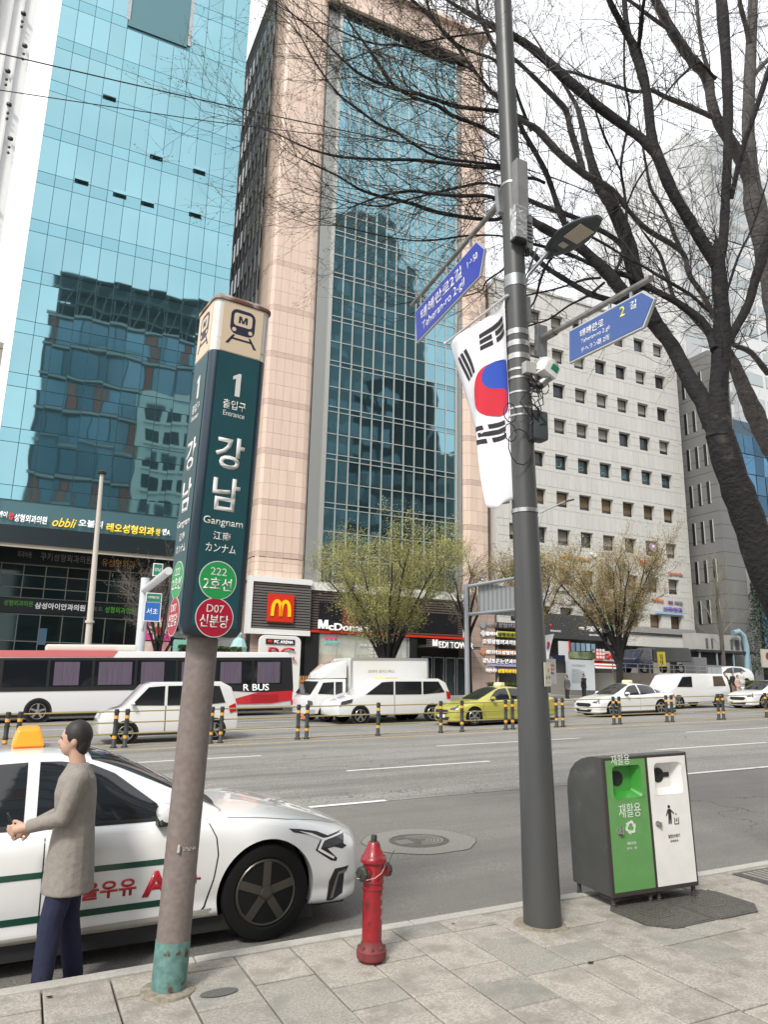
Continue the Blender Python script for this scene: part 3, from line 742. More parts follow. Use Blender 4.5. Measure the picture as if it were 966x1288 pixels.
# sticker print on the post
q = text('강남구', mat('pale stencil', (.45, .43, .40), .6), sg, w=.075, h=.020, loc=(.01, -.0945, .735), ext=.001, bold=.01, name='stencil')
MB().lathe([(.009, 0), (.007, .035), (.002, .04)], 8, (-.048, -.092, .72)).build('stencil_emblem', mat('pale stencil', (.45, .43, .40), .6), sg)

# ---------------------------------------------------------------- fire hydrant
red = mat('hydrant red', (.30, .010, .018), .42, noi=(22, .25), big=(13, (.10, .012, .012), .60, .68), bump=(30, .25, 3, .004), coat=.25)
redd = mat('dusty hydrant red', (.20, .035, .035), .7, noi=(20, .3))
capm = mat('hydrant cap iron', (.05, .055, .045), .6, .3, noi=(30, .3), bump=(60, .5, 3, .004))
hy = thing('fire_hydrant', 'red pillar fire hydrant with two dark caps and a bolted base flange', 'hydrant', (2.085, 4.435, gz(2.085)), R(12))
MB().lathe([(.060, .115), (.060, .40), (.066, .402), (.066, .412), (.060, .416), (.060, .434), (.066, .438), (.066, .446), (.0625, .452), (.0625, .545)], 32).build('barrel', red, hy, smooth=True)
MB().lathe([(.068, .0), (.068, .012), (.088, .022), (.090, .065), (.084, .072), (.076, .082), (.064, .098), (.060, .118)], 32).build('base_flange', redd, hy, smooth=True)
MB().lathe([(.064, .545), (.078, .552), (.080, .562), (.079, .575), (.071, .584), (.058, .603), (.045, .632), (.036, .662), (.031, .668)], 32).build('bonnet', red, hy, smooth=True)
MB().lathe([(.030, .668), (.021, .672), (.0205, .70), (.018, .706)], 6).build('operating_nut', capm, hy)
rb = MB().lathe([(.0125, 0), (.0115, .012), (.004, .016)], 6).mesh('bolt', mat('worn bolt', (.12, .07, .06), .6, .4))
for i in range(8): link('bolt', rb, hy, (.074*math.cos(i*PI/4+.2), .074*math.sin(i*PI/4+.2), .078))
rb2 = MB().lathe([(.007, 0), (.006, .008), (.002, .01)], 6).mesh('bolt', mat('worn bolt', (.12, .07, .06), .6, .4))
for i in range(6): link('bolt', rb2, hy, (.066*math.cos(i*PI/3+.5), .066*math.sin(i*PI/3+.5), .584))
for i in range(4):
    a = R(30+90*i); rib = MB(); M_ = Matrix.Rotation(a, 4, 'Z')
    rib.prism([M_ @ Vector(p) for p in ((.03, -.004, .665), (.074, -.004, .578), (.06, -.004, .578), (.025, -.004, .64))], M_ @ Vector((0, .008, 0))).build('bonnet_rib', red, hy)
for ang, r0, Lh in ((192, .036, .125), (-10, .033, .118)):
    M_ = Matrix.Rotation(R(ang), 4, 'Z') @ Matrix.Translation((0, 0, .50)) @ Matrix.Rotation(PI/2, 4, 'Y')
    MB().lathe([(r0+.004, .03), (r0, .075), (r0+.004, .078), (r0+.005, .09)], 24, M=M_).build('outlet', red, hy, smooth=True)
    cp = MB().lathe([(r0+.007, .088), (r0+.009, .095), (r0+.008, .11), (r0-.004, .118), (.016, .120), (.013, .128)], 8, M=M_).build('outlet_cap', capm, hy)
    for s_ in (-1, 1):
        p0 = M_ @ Vector((0, s_*(r0+.006), .10)); p1 = M_ @ Vector((0, s_*(r0+.016), .102)); MB().cyl(p0, p1, .007, 6).build('cap_lug', capm, cp)
ch = MB(); ch.tube([(-.125, -.005, .475), (-.09, -.055, .470), (-.04, -.072, .478), (.01, -.072, .50), (.045, -.058, .53), (.066, -.035, .565), (.055, -.03, .59), (.03, -.05, .585)], .0022, 5)
ch.build('retaining_wire', mat('pale wire', (.5, .45, .36), .6), hy); MB().tube([(.12, .0, .53), (.145, .01, .565), (.165, .0, .60)], .0025, 5).build('wire_end', capm, hy)
lm = mat('flaked paint letter', (.42, .33, .28), .8)
for i, s_ in enumerate('소화전'): text(s_, lm, hy, h=.022, loc=(.035*math.sin(.35)+.012, -.0575, .36-i*.055), rot=(PI/2, 0, R(22)), ext=.001, bold=.0, name='flaked_letter')

# ---------------------------------------------------------------- street pole and the things fixed to it
PB = Vector((3.412, 4.51, gz(3.41)))
polem = mat('dark grey pole paint', (.066, .068, .067), .42, noi=(6, .12), stretch=(1, 1, .25), big=(22, (.3, .28, .26), .74, .76))
sp = thing('street_pole', 'tall dark grey steel street pole carrying signs, lamp, flag and camera, right of the hydrant', 'pole', PB)
def pc(z):  # axis of the pole at absolute height z, and its radius
    t = z-PB.z; return Vector((PB.x-.0245*t, PB.y, z)), (.131-.0115*t if t < 3 else .0965-.0045*(t-3))
def plocal(z): c, r = pc(z); return c-PB, r
for (z0, z1, nm) in ((PB.z, 2.98, 'lower_shaft'), (3.0, 5.9, 'middle_shaft'), (5.9, 9.9, 'upper_shaft')):
    b = MB(); pts = []; rr_ = []
    for i in range(9): c, r = plocal(z0+(z1-z0)*i/8); pts.append(c); rr_.append(r)
    b.tube(pts, rr_, 24).build(nm, polem, sp, smooth=True)
def band(z, h, m, name='strap', extra=.004, parent=sp):
    c, r = plocal(z); c2, r2 = plocal(z+h); off = PB-parent.location if parent != sp else Vector((0, 0, 0))
    return MB().tube([c+off, c2+off], [r+extra, r2+extra], 24).build(name, m, parent, smooth=True)
tin = mat('stainless strap', (.55, .55, .53), .3, .8, noi=(20, .2))
band(2.972, .03, tin, 'joint_ring', .006)
for z, h in ((4.43, .045), (4.33, .045), (4.22, .045), (4.12, .018), (4.05, .018), (3.93, .014), (3.80, .014), (3.74, .014), (4.86, .10), (5.80, .02)): band(z, h, tin if h != .10 else STEEL)
# junction at foot
MB().lathe([(.20, -.006), (.19, .004), (.14, .008)], 22).build('foot_mortar', mat('stained mortar', (.30, .26, .20), .9, noi=(30, .4)), sp)
c, r = plocal(1.77); a_ = R(-62)
MB().box(-.055, .055, -.004, .0, -.085, .085).build('notice_plate', mat('cream notice', (.62, .60, .50), .6), sp, c+Vector((r*math.cos(a_)*.98+.012, r*math.sin(a_), 0)), (0, -.02, R(28)))
pl_ = [k for k in bpy.data.objects if k.name.startswith('notice_plate')][-1]
text('금  연', mat('notice ink', (.05, .05, .05), .6), pl_, w=.07, h=.022, loc=(0, -.005, -.02), ext=.0008, bold=.01); text('· · ·', mat('notice ink', (.05, .05, .05), .6), pl_, w=.05, h=.008, loc=(0, -.005, -.06), ext=.0008)
MB().lathe([(.014, 0), (.014, .001)], 14, M=Matrix.Translation((.01, -.004, .03)) @ Matrix.Rotation(PI/2, 4, 'X')).build('notice_emblem', mat('gold print', (.45, .33, .05), .5), pl_)
# cable trunking on the pole
c, r = plocal(5.72)
b = MB().box(-.055, .055, -.045, .045, -.26, .26); b.build('cable_trunking', mat('grey trunking', (.22, .22, .22), .5, noi=(9, .2)), sp, c+Vector((.01, -r-.02, 0)), bevel=.006)
# ---- left street-name sign, over the road
blue = mat('road sign blue', (.012, .035, .36), .35); blue2 = mat('faded road sign blue', (.045, .10, .30), .4); rim = mat('sign rim', (.50, .51, .52), .4, .3); pipe = mat('galvanised pipe', (.30, .29, .27), .4, .75, noi=(14, .3))
def name_sign(label, root, y1, plate, z_top, hgt, tip_at_near, x, bm_, lines, group, rx=0.0):
    t = thing('street_name_sign', label, 'street sign', root, 0, group); t.rotation_euler = (rx, 0, 0)
    L = y1-root.y; sg_ = 1 if L > 0 else -1
    MB().cyl((0, sg_*.05, 0), (0, L, 0), .022, 16).build('arm_pipe', pipe, t, smooth=True)
    MB().cyl((0, sg_*.02, 0), (0, sg_*.16, 0), .032, 16).build('arm_socket', pipe, t, smooth=True)
    MB().box(-.05, .05, -.02*sg_-.02, -.02*sg_+.02, -.14, .12).build('bracket_plate', STEEL, t, bevel=.004)
    ya, yb = plate; ya -= root.y; yb -= root.y    # ya far (left in view), yb near (right in view, pointed)
    d = .075 if True else 0
    zt = z_top-root.z; zb_ = zt-hgt
    out = [(ya, zb_), (yb+.10, zb_), (yb, (zt+zb_)/2+.03), (yb+.10, zt), (ya, zt)]
    def shp(ins, x0, th, nm, m):
        cy = sum(p[0] for p in out)/5; cz = (zt+zb_)/2
        pts = [(x0, p[0]+(-ins if p[0] > cy else ins), p[1]+(-ins if p[1] > cz+.05 else (ins if p[1] < cz-.05 else 0))) for p in out]
        return MB().prism(pts, (th, 0, 0)).build(nm, m, t, fix=True)
    board = shp(0, -.012, .024, 'sign_plate', rim); 
    shp(.012, -.016, .004, 'sign_face', bm_); shp(.012, .012, .004, 'sign_face', bm_)
    for y in (ya-.12, (ya+yb)/2, yb+.22): MB().box(-.006, .006, y-.012, y+.012, zt, -.018).build('hanger', STEEL, t)
    for (s_, u, v, w_, h_, m_, bd) in lines:   # u: fraction far->near, v: fraction from bottom
        text(s_, m_, t, w=w_, h=h_, loc=(-.0165, ya+(yb-ya)*u, zb_+hgt*v), rot=(PI/2, 0, -PI/2), ext=.001, bold=bd)
    return t
wl = mat('sign white', (.78, .78, .78), .4); yl = mat('sign yellow', (.75, .70, .03), .4)
cL, rL = pc(5.53)
name_sign('saturated blue street-name plate reading 1 to 50, hung over the road left of the pole', Vector((3.22, 4.60, 5.70)), 6.22, (6.14, 4.86), 5.57, .37, True, 3.2, blue,
   [('테헤란로2길', .40, .66, .78, .125, wl, .012), ('Teheran-ro 2-gil', .42, .26, .80, .115, wl, .004), ('1→50', .85, .62, .17, .07, wl, .01)], 'street-name signs on the pole', rx=-.115)
t2 = name_sign('paler blue street-name plate with a yellow figure 2, right of the pole', Vector((3.47, 4.40, 4.41)), 3.24, (4.06, 3.20), 4.345, .262, True, 3.45, blue2,
   [('테헤란로', .30, .70, .25, .062, wl, .012), ('Teheran-ro 2 gil', .34, .44, .30, .042, wl, .003), ('テヘラン路 2街', .34, .20, .30, .042, wl, .004), ('2', .66, .72, .050, .072, yl, .008), ('길', .78, .74, .062, .060, wl, .012)], 'street-name signs on the pole', rx=.055)
# steel boxes
bx = thing('steel_box', 'crumpled stainless control box strapped to the pole beside the road lamp', 'box', (3.255, 4.40, 5.235))
MB().box(-.06, .055, -.05, .03, 0, .29).build('cabinet', mat('wrinkled foil steel', (.66, .66, .64), .28, .8, bump=(16, 1.0, 2, .03)), bx, bevel=.004)
MB().box(-.06, .055, -.035, .03, -.02, -.0).build('cabinet_foot', DARK, bx)
b2 = thing('steel_box', 'narrow stainless box with a louvred side behind the crumpled control box', 'box', (3.37, 4.44, 5.20))
MB().box(-.03, .035, -.04, .05, 0, .30).build('cabinet', mat('brushed steel', (.45, .45, .44), .35, .8), b2, bevel=.004)
for i in range(6): MB().box(-.02, .025, -.044, -.04, .05+i*.035, .06+i*.035).build('louvre', DARK, b2)
MB().cyl((.0, 0, -.05), (.0, 0, 0), .02, 10).build('cable_gland', BLACK, b2)
# LED road lamp
lp = thing('street_lamp', 'dark flat LED street lamp head on a bent arm, right side of the pole', 'street lamp', (3.335, 4.50, 4.58))
MB().tube([(.03, 0, 0), (.045, 0, .34), (.07, -.01, .42), (.30, -.04, .72)], .017, 12).build('arm', STEEL, lp, smooth=True)
MB().tube([(.05, .01, .36), (.16, -.02, .68), (.17, -.02, .70)], .010, 8).build('arm_stay', pipe, lp, smooth=True)
MB().box(-.02, .06, -.06, .05, -.03, .20).build('arm_bracket', STEEL, lp, bevel=.004)
hd_ = MB(); n_ = 22; secs = []
Lh = .57
for i in range(15):
    t_ = i/14; y = -t_*Lh; wd = .135*(math.sin(PI*min(1, (t_*.90+.10)))**.55)*(1.0 if t_ < .6 else 1-.05*(t_-.6)); th = .018+.050*math.sin(PI*min(1, t_*.95+.03))**.8
    if i == 14: wd, th = .035, .012
    ring = []
    for j in range(12):
        a = 2*PI*j/12; ring.append(Vector((wd*math.cos(a), y, (th*math.sin(a)) if math.sin(a) > 0 else .02*math.sin(a))))
    secs.append(ring)
for rg in secs: hd_.v += rg
for k in range(14):
    for j in range(12): hd_.f.append((k*12+j, k*12+(j+1) % 12, (k+1)*12+(j+1) % 12, (k+1)*12+j))
hd_.f.append(tuple(range(11, -1, -1))); hd_.f.append(tuple(14*12+j for j in range(12)))
ho = hd_.build('lamp_head', mat('lamp housing', (.055, .065, .07), .45, .2), lp, (.315, -.02, .705), (R(0), R(9), R(3)), smooth=True, fix=True)
MB().box(-.075, .075, -.44, -.24, -.026, -.018).build('led_panel', mat('led lens', (.42, .38, .30), .25, bump=(60, .8, 1, .01)), ho, bevel=.004)
MB().box(-.035, .03, -.19, -.13, -.024, -.018).build('driver_window', mat('led lens', (.42, .38, .30), .25), ho)
MB().cyl((0, .06, -.01), (0, -.06, 0), .030, 12).build('lamp_neck', mat('lamp housing', (.055, .065, .07), .45, .2), ho)
# surveillance camera
cc = thing('surveillance_camera', 'white dome-backed surveillance camera with a green patch, on a bracket below the lamp', 'camera', (3.44, 4.40, 4.08))
wm = mat('camera white', (.66, .66, .63), .35, noi=(20, .15))
MB().tube([(-.13, .04, -.06), (-.03, .02, -.09), (.06, 0, -.05)], .014, 8).build('bracket', DARK, cc)
M_ = Matrix.Translation((.04, -.02, .06)) @ Matrix.Rotation(R(28), 4, 'Y') @ Matrix.Scale(1.18, 4)
MB().lathe([(.068, -.06), (.075, -.02), (.075, .02), (.072, .024), (.076, .028), (.070, .036), (.074, .044), (.066, .052), (.05, .062)], 22, M=M_).build('ribbed_drum', wm, cc, smooth=False)
MB().box(-.055, .055, -.09, .02, -.085, .005, M_).build('camera_body', wm, cc, bevel=.008)
MB().box(-.012, .042, -.094, -.09, -.045, .000, M_).build('green_patch', mat('camera green', (.01, .16, .08), .4), cc)
M2 = M_ @ Matrix.Translation((.03, -.05, -.07)) @ Matrix.Rotation(R(200), 4, 'X') @ Matrix.Rotation(R(-18), 4, 'Y')
MB().lathe([(.024, 0), (.024, .04), (.030, .045), (.032, .075), (.030, .085), (.022, .088)], 20, M=M2).build('lens_barrel', mat('lens metal', (.35, .35, .34), .3, .8), cc, smooth=True)
MB().lathe([(.031, .086), (.026, .11), (.020, .112)], 20, M=M2).build('lens', BLACK, cc, smooth=True)
sb_ = thing('steel_box', 'small square grey junction box on a double strap beside the camera', 'box', (3.335, 4.42, 4.075))
MB().box(-.055, .045, -.05, .04, 0, .095).build('cabinet', mat('small box grey', (.38, .37, .35), .5), sb_, bevel=.004)
jb = thing('junction_box', 'dark grey plastic junction box on the right side of the pole under the camera', 'box', (3.40, 4.42, 3.54))
MB().box(-.065, .075, -.06, .05, 0, .235).build('cabinet', mat('dark plastic', (.055, .065, .07), .5), jb, bevel=.018, smooth=True)
MB().box(-.085, -.065, -.05, .05, -.01, .245).build('lid_edge', DARK, jb)
cb = MB()
for k in range(7):
    pts = []; r_ = random.Random(k)
    a = Vector((3.36+r_.uniform(-.03, .05), 4.38, 4.10)); c_ = Vector((3.24+r_.uniform(-.05, .16), 4.37, 3.60+r_.uniform(0, .12)))
    for i in range(9):
        t_ = i/8; pts.append(a.lerp(c_, t_)+Vector((.09*math.sin(t_*PI)*r_.uniform(-1, .8), -.03*math.sin(t_*PI), -.08*math.sin(t_*PI)*r_.random())))
    cb.tube(pts, .0045, 5)
for k, (cx, cz, r_) in enumerate(((3.14, 3.72, .06), (3.14, 3.56, .055), (3.47, 4.0, .05), (3.23, 3.46, .11))):
    cb.tube([(cx+r_*math.cos(a*.55), 4.40, cz+r_*1.3*math.sin(a*.55)) for a in range(int(2*PI/.55)+1)], .0045, 5)
tag(cb.build('cable_tangle', BLACK, None), 'tangle of black cables looped round the pole beside the junction box', 'cable', kind=None)
# ---- flag
fl = thing('national_flag', 'large white national flag with red and blue disc hanging beside the street pole', 'flag', (3.19, 4.52, 4.76))
FW, FL_ = .90, 1.66
def fpt(u, v, d=0.0):      # u: 0 pole side .. 1 staff tip, v: down
    wv = 1-.73*v**1.15
    y = FW*u*wv; sag = .03*math.sin(PI*u)
    x = .085*math.sin(7*u+2.0*v)*(.3+v)+.045*math.sin(14*u-3*v)*(.15+v)
    return Vector((x-d, y, -.015-sag-FL_*v-.05*v*math.sin(5*u)))
b = MB(); NU, NV = 36, 50
for j in range(NV+1):
    for i in range(NU+1): b.v.append(fpt(i/NU, j/NV))
for j in range(NV):
    for i in range(NU): a = j*(NU+1)+i; b.f.append((a, a+1, a+NU+2, a+NU+1))
cloth = mat('white flag cloth', (.72, .71, .74), .8, bump=(7, .3, 3, .02))
fo = b.build('flag_cloth', cloth, fl, smooth=True)
sm_ = fo.modifiers.new('thickness', 'SOLIDIFY'); sm_.thickness = .002
MB().cyl((0.0, -.05, .0), (0.0, FW+.03, .0), .011, 10).build('staff', mat('white staff', (.6, .6, .58), .5), fl)
MB().lathe([(.012, 0), (.02, .012), (.012, .026)], 10, M=Matrix.Translation((0, FW+.03, 0)) @ Matrix.Rotation(-PI/2, 4, 'X')).build('staff_knob', mat('white staff', (.6, .6, .58), .5), fl)
def fpatch(name, poly, m, sub=3):   # poly in (u, v)
    bm = bmesh.new(); bm.faces.new([bm.verts.new((p[0], p[1], 0)) for p in poly]); bmesh.ops.triangulate(bm, faces=bm.faces[:])
    for _ in range(sub): bmesh.ops.subdivide_edges(bm, edges=[e for e in bm.edges if e.calc_length() > .03], cuts=1, use_grid_fill=True)
    bmesh.ops.triangulate(bm, faces=bm.faces[:])
    for v in bm.verts: v.co = fpt(v.co.x, v.co.y, .005)
    bmesh.ops.recalc_face_normals(bm, faces=bm.faces); me = bpy.data.meshes.new(name); bm.to_mesh(me); bm.free(); me.materials.append(m)
    for p in me.polygons: p.use_smooth = True
    return link(name, me, fl)
fred = mat('flag red', (.50, .012, .03), .8); fblue = mat('flag blue', (.015, .06, .36), .8); fblk = mat('flag black', (.015, .015, .018), .8)
cu, cv, ru, rv = .26, .400, .27, .145
NB = 28
def scurve(q): return cu+(ru*math.sqrt(max(0, .25-(q+.5)**2)) if q < 0 else -ru*math.sqrt(max(0, .25-(q-.5)**2)))
for nm_, m_, f0, f1 in (('blue_half', fblue, lambda q: cu-ru*math.sqrt(max(0, 1-q*q)), scurve), ('red_half', fred, scurve, lambda q: cu+ru*math.sqrt(max(0, 1-q*q)))):
    b = MB()
    for i in range(NB+1):
        q = -1+2*i/NB; a0, a1 = f0(q), f1(q)
        for j in range(9): b.v.append(fpt(a0+(a1-a0)*j/8, cv+rv*q, .006))
    for i in range(NB):
        for j in range(8): k = i*9+j; b.f.append((k, k+1, k+10, k+9))
    b.build(nm_, m_, fl, fix=False).data.shade_smooth()
def trig(cu_, cv_, ang, bars):
    for k, br in enumerate(bars):
        off = (k-1)*.062
        segs = [(-.15, .15)] if br else [(-.15, -.018), (.018, .15)]
        for (a, c_) in segs:
            pts = []
            for (s_, t_) in ((a, off-.021), (c_, off-.021), (c_, off+.021), (a, off+.021)):
                # s along bar, t across; metric: u*FW, v*FL_
                X = s_*math.cos(ang)-t_*math.sin(ang); Z = s_*math.sin(ang)+t_*math.cos(ang)
                pts.append((cu_+X*1.05/FW, cv_+Z*.95/FL_))
            fpatch('trigram_bar', pts, fblk, 2)
trig(.66, .21, R(-68), (1, 1, 1)); trig(.24, .115, R(4), (1, 0, 0)); trig(.36, .63, R(10), (0, 1, 0)); trig(.80, .60, R(80), (0, 0, 0)) if False else None

# ---------------------------------------------------------------- double recycling bin
bn = thing('recycling_bin', 'grey double street bin with a green recycling door and a white waste door', 'bin', (4.055, 4.525, gz(4.055)), R(-5)); bn.rotation_euler = (0, -.042, R(-5))
steelg = mat('bin grey steel', (.088, .090, .086), .45, .3, noi=(7, .12), big=(5, (.15, .15, .145), .55, .8)); bframe = mat('bin dark frame', (.045, .036, .036), .5)
grn = mat('bin green door', (.12, .30, .095), .5, noi=(10, .1)); grn2 = mat('bin green recess', (.04, .26, .035), .35, coat=.3); wdo = mat('bin white door', (.74, .73, .70), .5, noi=(9, .06))
BW, BD, BH, LG_ = .81, .47, 1.05, .08
CV = [(BD, BH-.30), (BD-.015, BH-.21), (BD-.06, BH-.13), (BD-.13, BH-.07), (BD-.22, BH-.03), (BD-.31, BH-.008)]
prof = [(0, LG_), (BD, LG_)]+CV+[(.10, BH), (0, BH)]
pr_ = [(.12, LG_), (BD, LG_)]+CV+[(.12, BH)]
MB().prism([(0.01, p[0]+.012, p[1]-(.002 if p[1] > .5 else -.002)) for p in pr_], (BW-.02, 0, 0)).build('casing', steelg, bn, fix=True)
for x_ in (0, BW-.01): MB().prism([(x_, p[0]+.012, p[1]) for p in prof], (.01, 0, 0)).build('side_panel', steelg, bn, fix=True)
MB().box(.01, BW-.01, .012, .135, BH-.012, BH-.002).box(.01, BW-.01, .012, .135, LG_, LG_+.012).box(.39, .41, .012, .13, LG_, BH-.01).build('inner_frame', steelg, bn)
def doorplate(x0, x1, z0, z1, hole, y=-.002, th=.012):
    hx0, hx1, hz0, hz1 = hole; b = MB(); ring = rsqr(hx0, hx1, hz0, hz1, .035)
    for (a, c, p, q) in ((x0, x1, z0, hz0), (x0, x1, hz1, z1), (x0, hx0, hz0, hz1), (hx1, x1, hz0, hz1)): b.quad((a, y, p), (c, y, p), (c, y, q), (a, y, q))
    for k, (cx, cz) in enumerate(((hx1, hz1), (hx0, hz1), (hx0, hz0), (hx1, hz0))):
        arc = ring[k*6:(k+1)*6]
        for p, q in zip(arc[:-1], arc[1:]): b.poly([(cx, y, cz), (p[0], y, p[1]), (q[0], y, q[1])])
    return b, ring
def rsqr(x0, x1, z0, z1, r, n=5):
    o_ = []
    for cx, cz, a0 in ((x1-r, z1-r, 0), (x0+r, z1-r, 90), (x0+r, z0+r, 180), (x1-r, z0+r, 270)):
        for i in range(n+1): a = R(a0+90*i/n); o_.append((cx+r*math.cos(a), cz+r*math.sin(a)))
    return o_
for (x0, x1, dm, rm, nm) in ((.022, .388, grn, grn2, 'green'), (.412, .778, wdo, mat('bin white recess', (.70, .69, .67), .3, coat=.3), 'white')):
    hole = (x0+.055, x1-.045, BH-.30, BH-.065)
    b, ring = doorplate(x0, x1, LG_+.03, BH-.022, hole, y=-.006)
    d_ = b.build('door', dm, bn, fix=True); so_ = d_.modifiers.new('thickness', 'SOLIDIFY'); so_.thickness = .006; so_.offset = 0
    # moulded recess
    cx, cz = (hole[0]+hole[1])/2, (hole[2]+hole[3])/2
    rc = MB(); n = len(ring)
    lev = [(1.0, -.009), (.93, .010), (.74, .066)]
    for (s_, y) in lev: rc.v += [Vector((cx+(p[0]-cx)*s_-(1-s_)*.03, y, cz+(p[1]-cz)*s_+(1-s_)*.04)) for p in ring]
    for k in range(2):
        for j in range(n): rc.f.append((k*n+j, (k+1)*n+j, (k+1)*n+(j+1) % n, k*n+(j+1) % n))
    rc.f.append(tuple(2*n+j for j in range(n-1, -1, -1))); rc.build('recess', rm, d_, fix=True, smooth=True)
    hx, hz = cx-.020, cz+.018
    M_ = Matrix.Translation((hx-.02, .064, hz)) @ Matrix.Rotation(PI/2, 4, 'X')
    MB().lathe([(.055, 0), (.055, .003)], 26, M=M_).build('throw_in_hole', BLACK, d_)
    if nm == 'white': MB().box(hx-.02, hx+.085, .058, .062, hz-.018, hz+.016).build('slot', BLACK, d_)
    MB().box(x0-.022, x0-.001, -.008, .0115, LG_+.0, BH-.003).box(x1+.001, x1+.011, -.008, .0115, LG_+.0, BH-.003).box(x0-.001, x1+.001, -.008, .0115, LG_+.0, LG_+.028).box(x0-.001, x1+.001, -.008, .0115, BH-.021, BH-.003).build('door_frame', bframe, bn)
ch_ = mat('chalk scrawl', (.62, .68, .60), .8)
D1 = [k for k in bn.children] if False else None
text('재활용', ch_, bn, w=.20, h=.10, loc=(.21, -.0105, BH-.385), ext=.001, bold=0.0); text('재활용', ch_, bn, w=.17, h=.075, loc=(.16, -.0105, BH-.02), rot=(PI/2, 0, 0), ext=.001)
pr = mat('faded white print', (.60, .66, .58), .6); ik = mat('bin black print', (.02, .02, .02), .6)
# recycling arrows
b = MB()
for k in range(3):
    a0 = R(90+120*k); M_ = Matrix.Translation((.205, -.0105, BH-.505)) @ Matrix.Rotation(-a0+PI/2, 4, 'Y')
    for pl in ([(-.022, .030), (.004, .048), (.018, .048), (.034, .022), (.022, .014), (.008, .030), (-.010, .022)], [(.012, .010), (.046, .024), (.044, -.010)]):
        b.prism([M_ @ Vector((p[0], 0, p[1])) for p in pl], (0, -.001, 0))
b.build('recycling_symbol', pr, bn)
text('재활용품', pr, bn, w=.085, h=.022, loc=(.20, -.0105, BH-.615), ext=.001); text('종이 · 병', pr, bn, w=.085, h=.018, loc=(.20, -.0105, BH-.65), ext=.001)
text('일반쓰레기', ik, bn, w=.11, h=.026, loc=(.60, -.0105, BH-.60), ext=.001, bold=.01); text('담배꽁초', ik, bn, w=.075, h=.016, loc=(.60, -.0105, BH-.635), ext=.001)
b = MB(); X_, Z_ = .575, BH-.45
def pp_(pts): b.prism([(X_+p[0], -.0105, Z_+p[1]) for p in pts], (0, -.001, 0))
pp_([(.012*math.cos(i*PI/6), .062+.012*math.sin(i*PI/6)) for i in range(12)])
pp_([(-.014, .045), (.014, .045), (.018, -.005), (.014, -.062), (.003, -.062), (0, -.01), (-.004, -.062), (-.016, -.062), (-.012, 0)]); pp_([(-.014, .045), (-.034, .0), (-.028, -.004), (-.01, .03)]); pp_([(.012, .045), (.046, .012), (.042, .004), (.012, .03)])
for (a, c, p, q) in ((.040, .046, -.065, -.02), (.078, .084, -.065, -.02), (.040, .084, -.070, -.064), (.055, .06, -.05, -.028), (.064, .069, -.05, -.028)): pp_([(a, p), (c, p), (c, q), (a, q)])
pp_([(.058, .01), (.066, .01), (.066, -.004), (.058, -.004)])
b.build('tidy_man_symbol', ik, bn)
for (x_, m_) in ((.455, 'w'), (.10, 'g')):
    M_ = Matrix.Translation((x_, -.006, BH-.50 if m_ == 'w' else BH-.53)) @ Matrix.Rotation(PI/2, 4, 'X')
    lk = MB().lathe([(.020, 0), (.020, .010), (.012, .014), (.012, .024), (.008, .026)], 16, M=M_).build('door_lock', mat('lock chrome', (.5, .5, .5), .2, .9), bn, smooth=True)
    MB().box(x_+.018, x_+.030, -.026, -.008, (BH-.53 if m_ == 'w' else BH-.55), BH-.49).build('handle', mat('lock chrome', (.5, .5, .5), .2, .9), lk)
for (lx, ly) in ((.03, .03), (.36, .03), (.44, .03), (.77, .03), (.03, .45), (.40, .45), (.77, .45)):
    MB().lathe([(.020, 0), (.022, .012), (.014, .016), (.018, .028), (.014, .032), (.018, .044), (.014, .048), (.018, .060), (.014, .064), (.016, .086)], 12, (lx, ly, 0)).build('leg', mat('bin leg', (.09, .085, .08), .5, .4), bn, smooth=True)

# ---------------------------------------------------------------- covers
iron = mat('cast iron', (.13, .125, .112), .6, .3, noi=(30, .35))
def surf(x, y, off=0.0): return Vector((x, y, gz(x)+off))
mh = thing('manhole_cover', 'round iron manhole cover set in a pale concrete ring on the kerbside lane', 'manhole cover', surf(4.16, 7.68, -.134), 0)
mh.rotation_euler = (0, -math.atan(GRADE), 0)
rg = MB(); n_ = 40; rr2 = random.Random(4); ro = [.62+rr2.uniform(-.012, .012)+.012*math.sin(5*i) for i in range(n_)]
for i in range(n_):
    a0, a1 = 2*PI*i/n_, 2*PI*(i+1)/n_; r0, r1 = ro[i], ro[(i+1) % n_]
    rg.quad((.33*math.cos(a0), .33*math.sin(a0), .004), (r0*math.cos(a0)*1.0, r0*math.sin(a0), .004), (r1*math.cos(a1), r1*math.sin(a1), .004), (.33*math.cos(a1), .33*math.sin(a1), .004))
rg.build('concrete_ring', mat('ring concrete', (.225, .215, .195), .85, noi=(50, .25)), mh)
cr_ = MB()
for i in range(n_):
    a0, a1 = 2*PI*i/n_, 2*PI*(i+1)/n_; r0, r1 = ro[i], ro[(i+1) % n_]
    cr_.quad((r0*math.cos(a0), r0*math.sin(a0), .005), ((r0+.010)*math.cos(a0), (r0+.010)*math.sin(a0), .005), ((r1+.010)*math.cos(a1), (r1+.010)*math.sin(a1), .005), (r1*math.cos(a1), r1*math.sin(a1), .005))
cr_.build('ring_joint', mortar, mh)
MB().lathe([(.335, .0), (.335, .006), (.31, .006), (.308, .003)], 40).build('frame', iron, mh)
MB().lathe([(.30, 0), (.30, .004)], 40).build('lid', iron, mh)
b = MB()
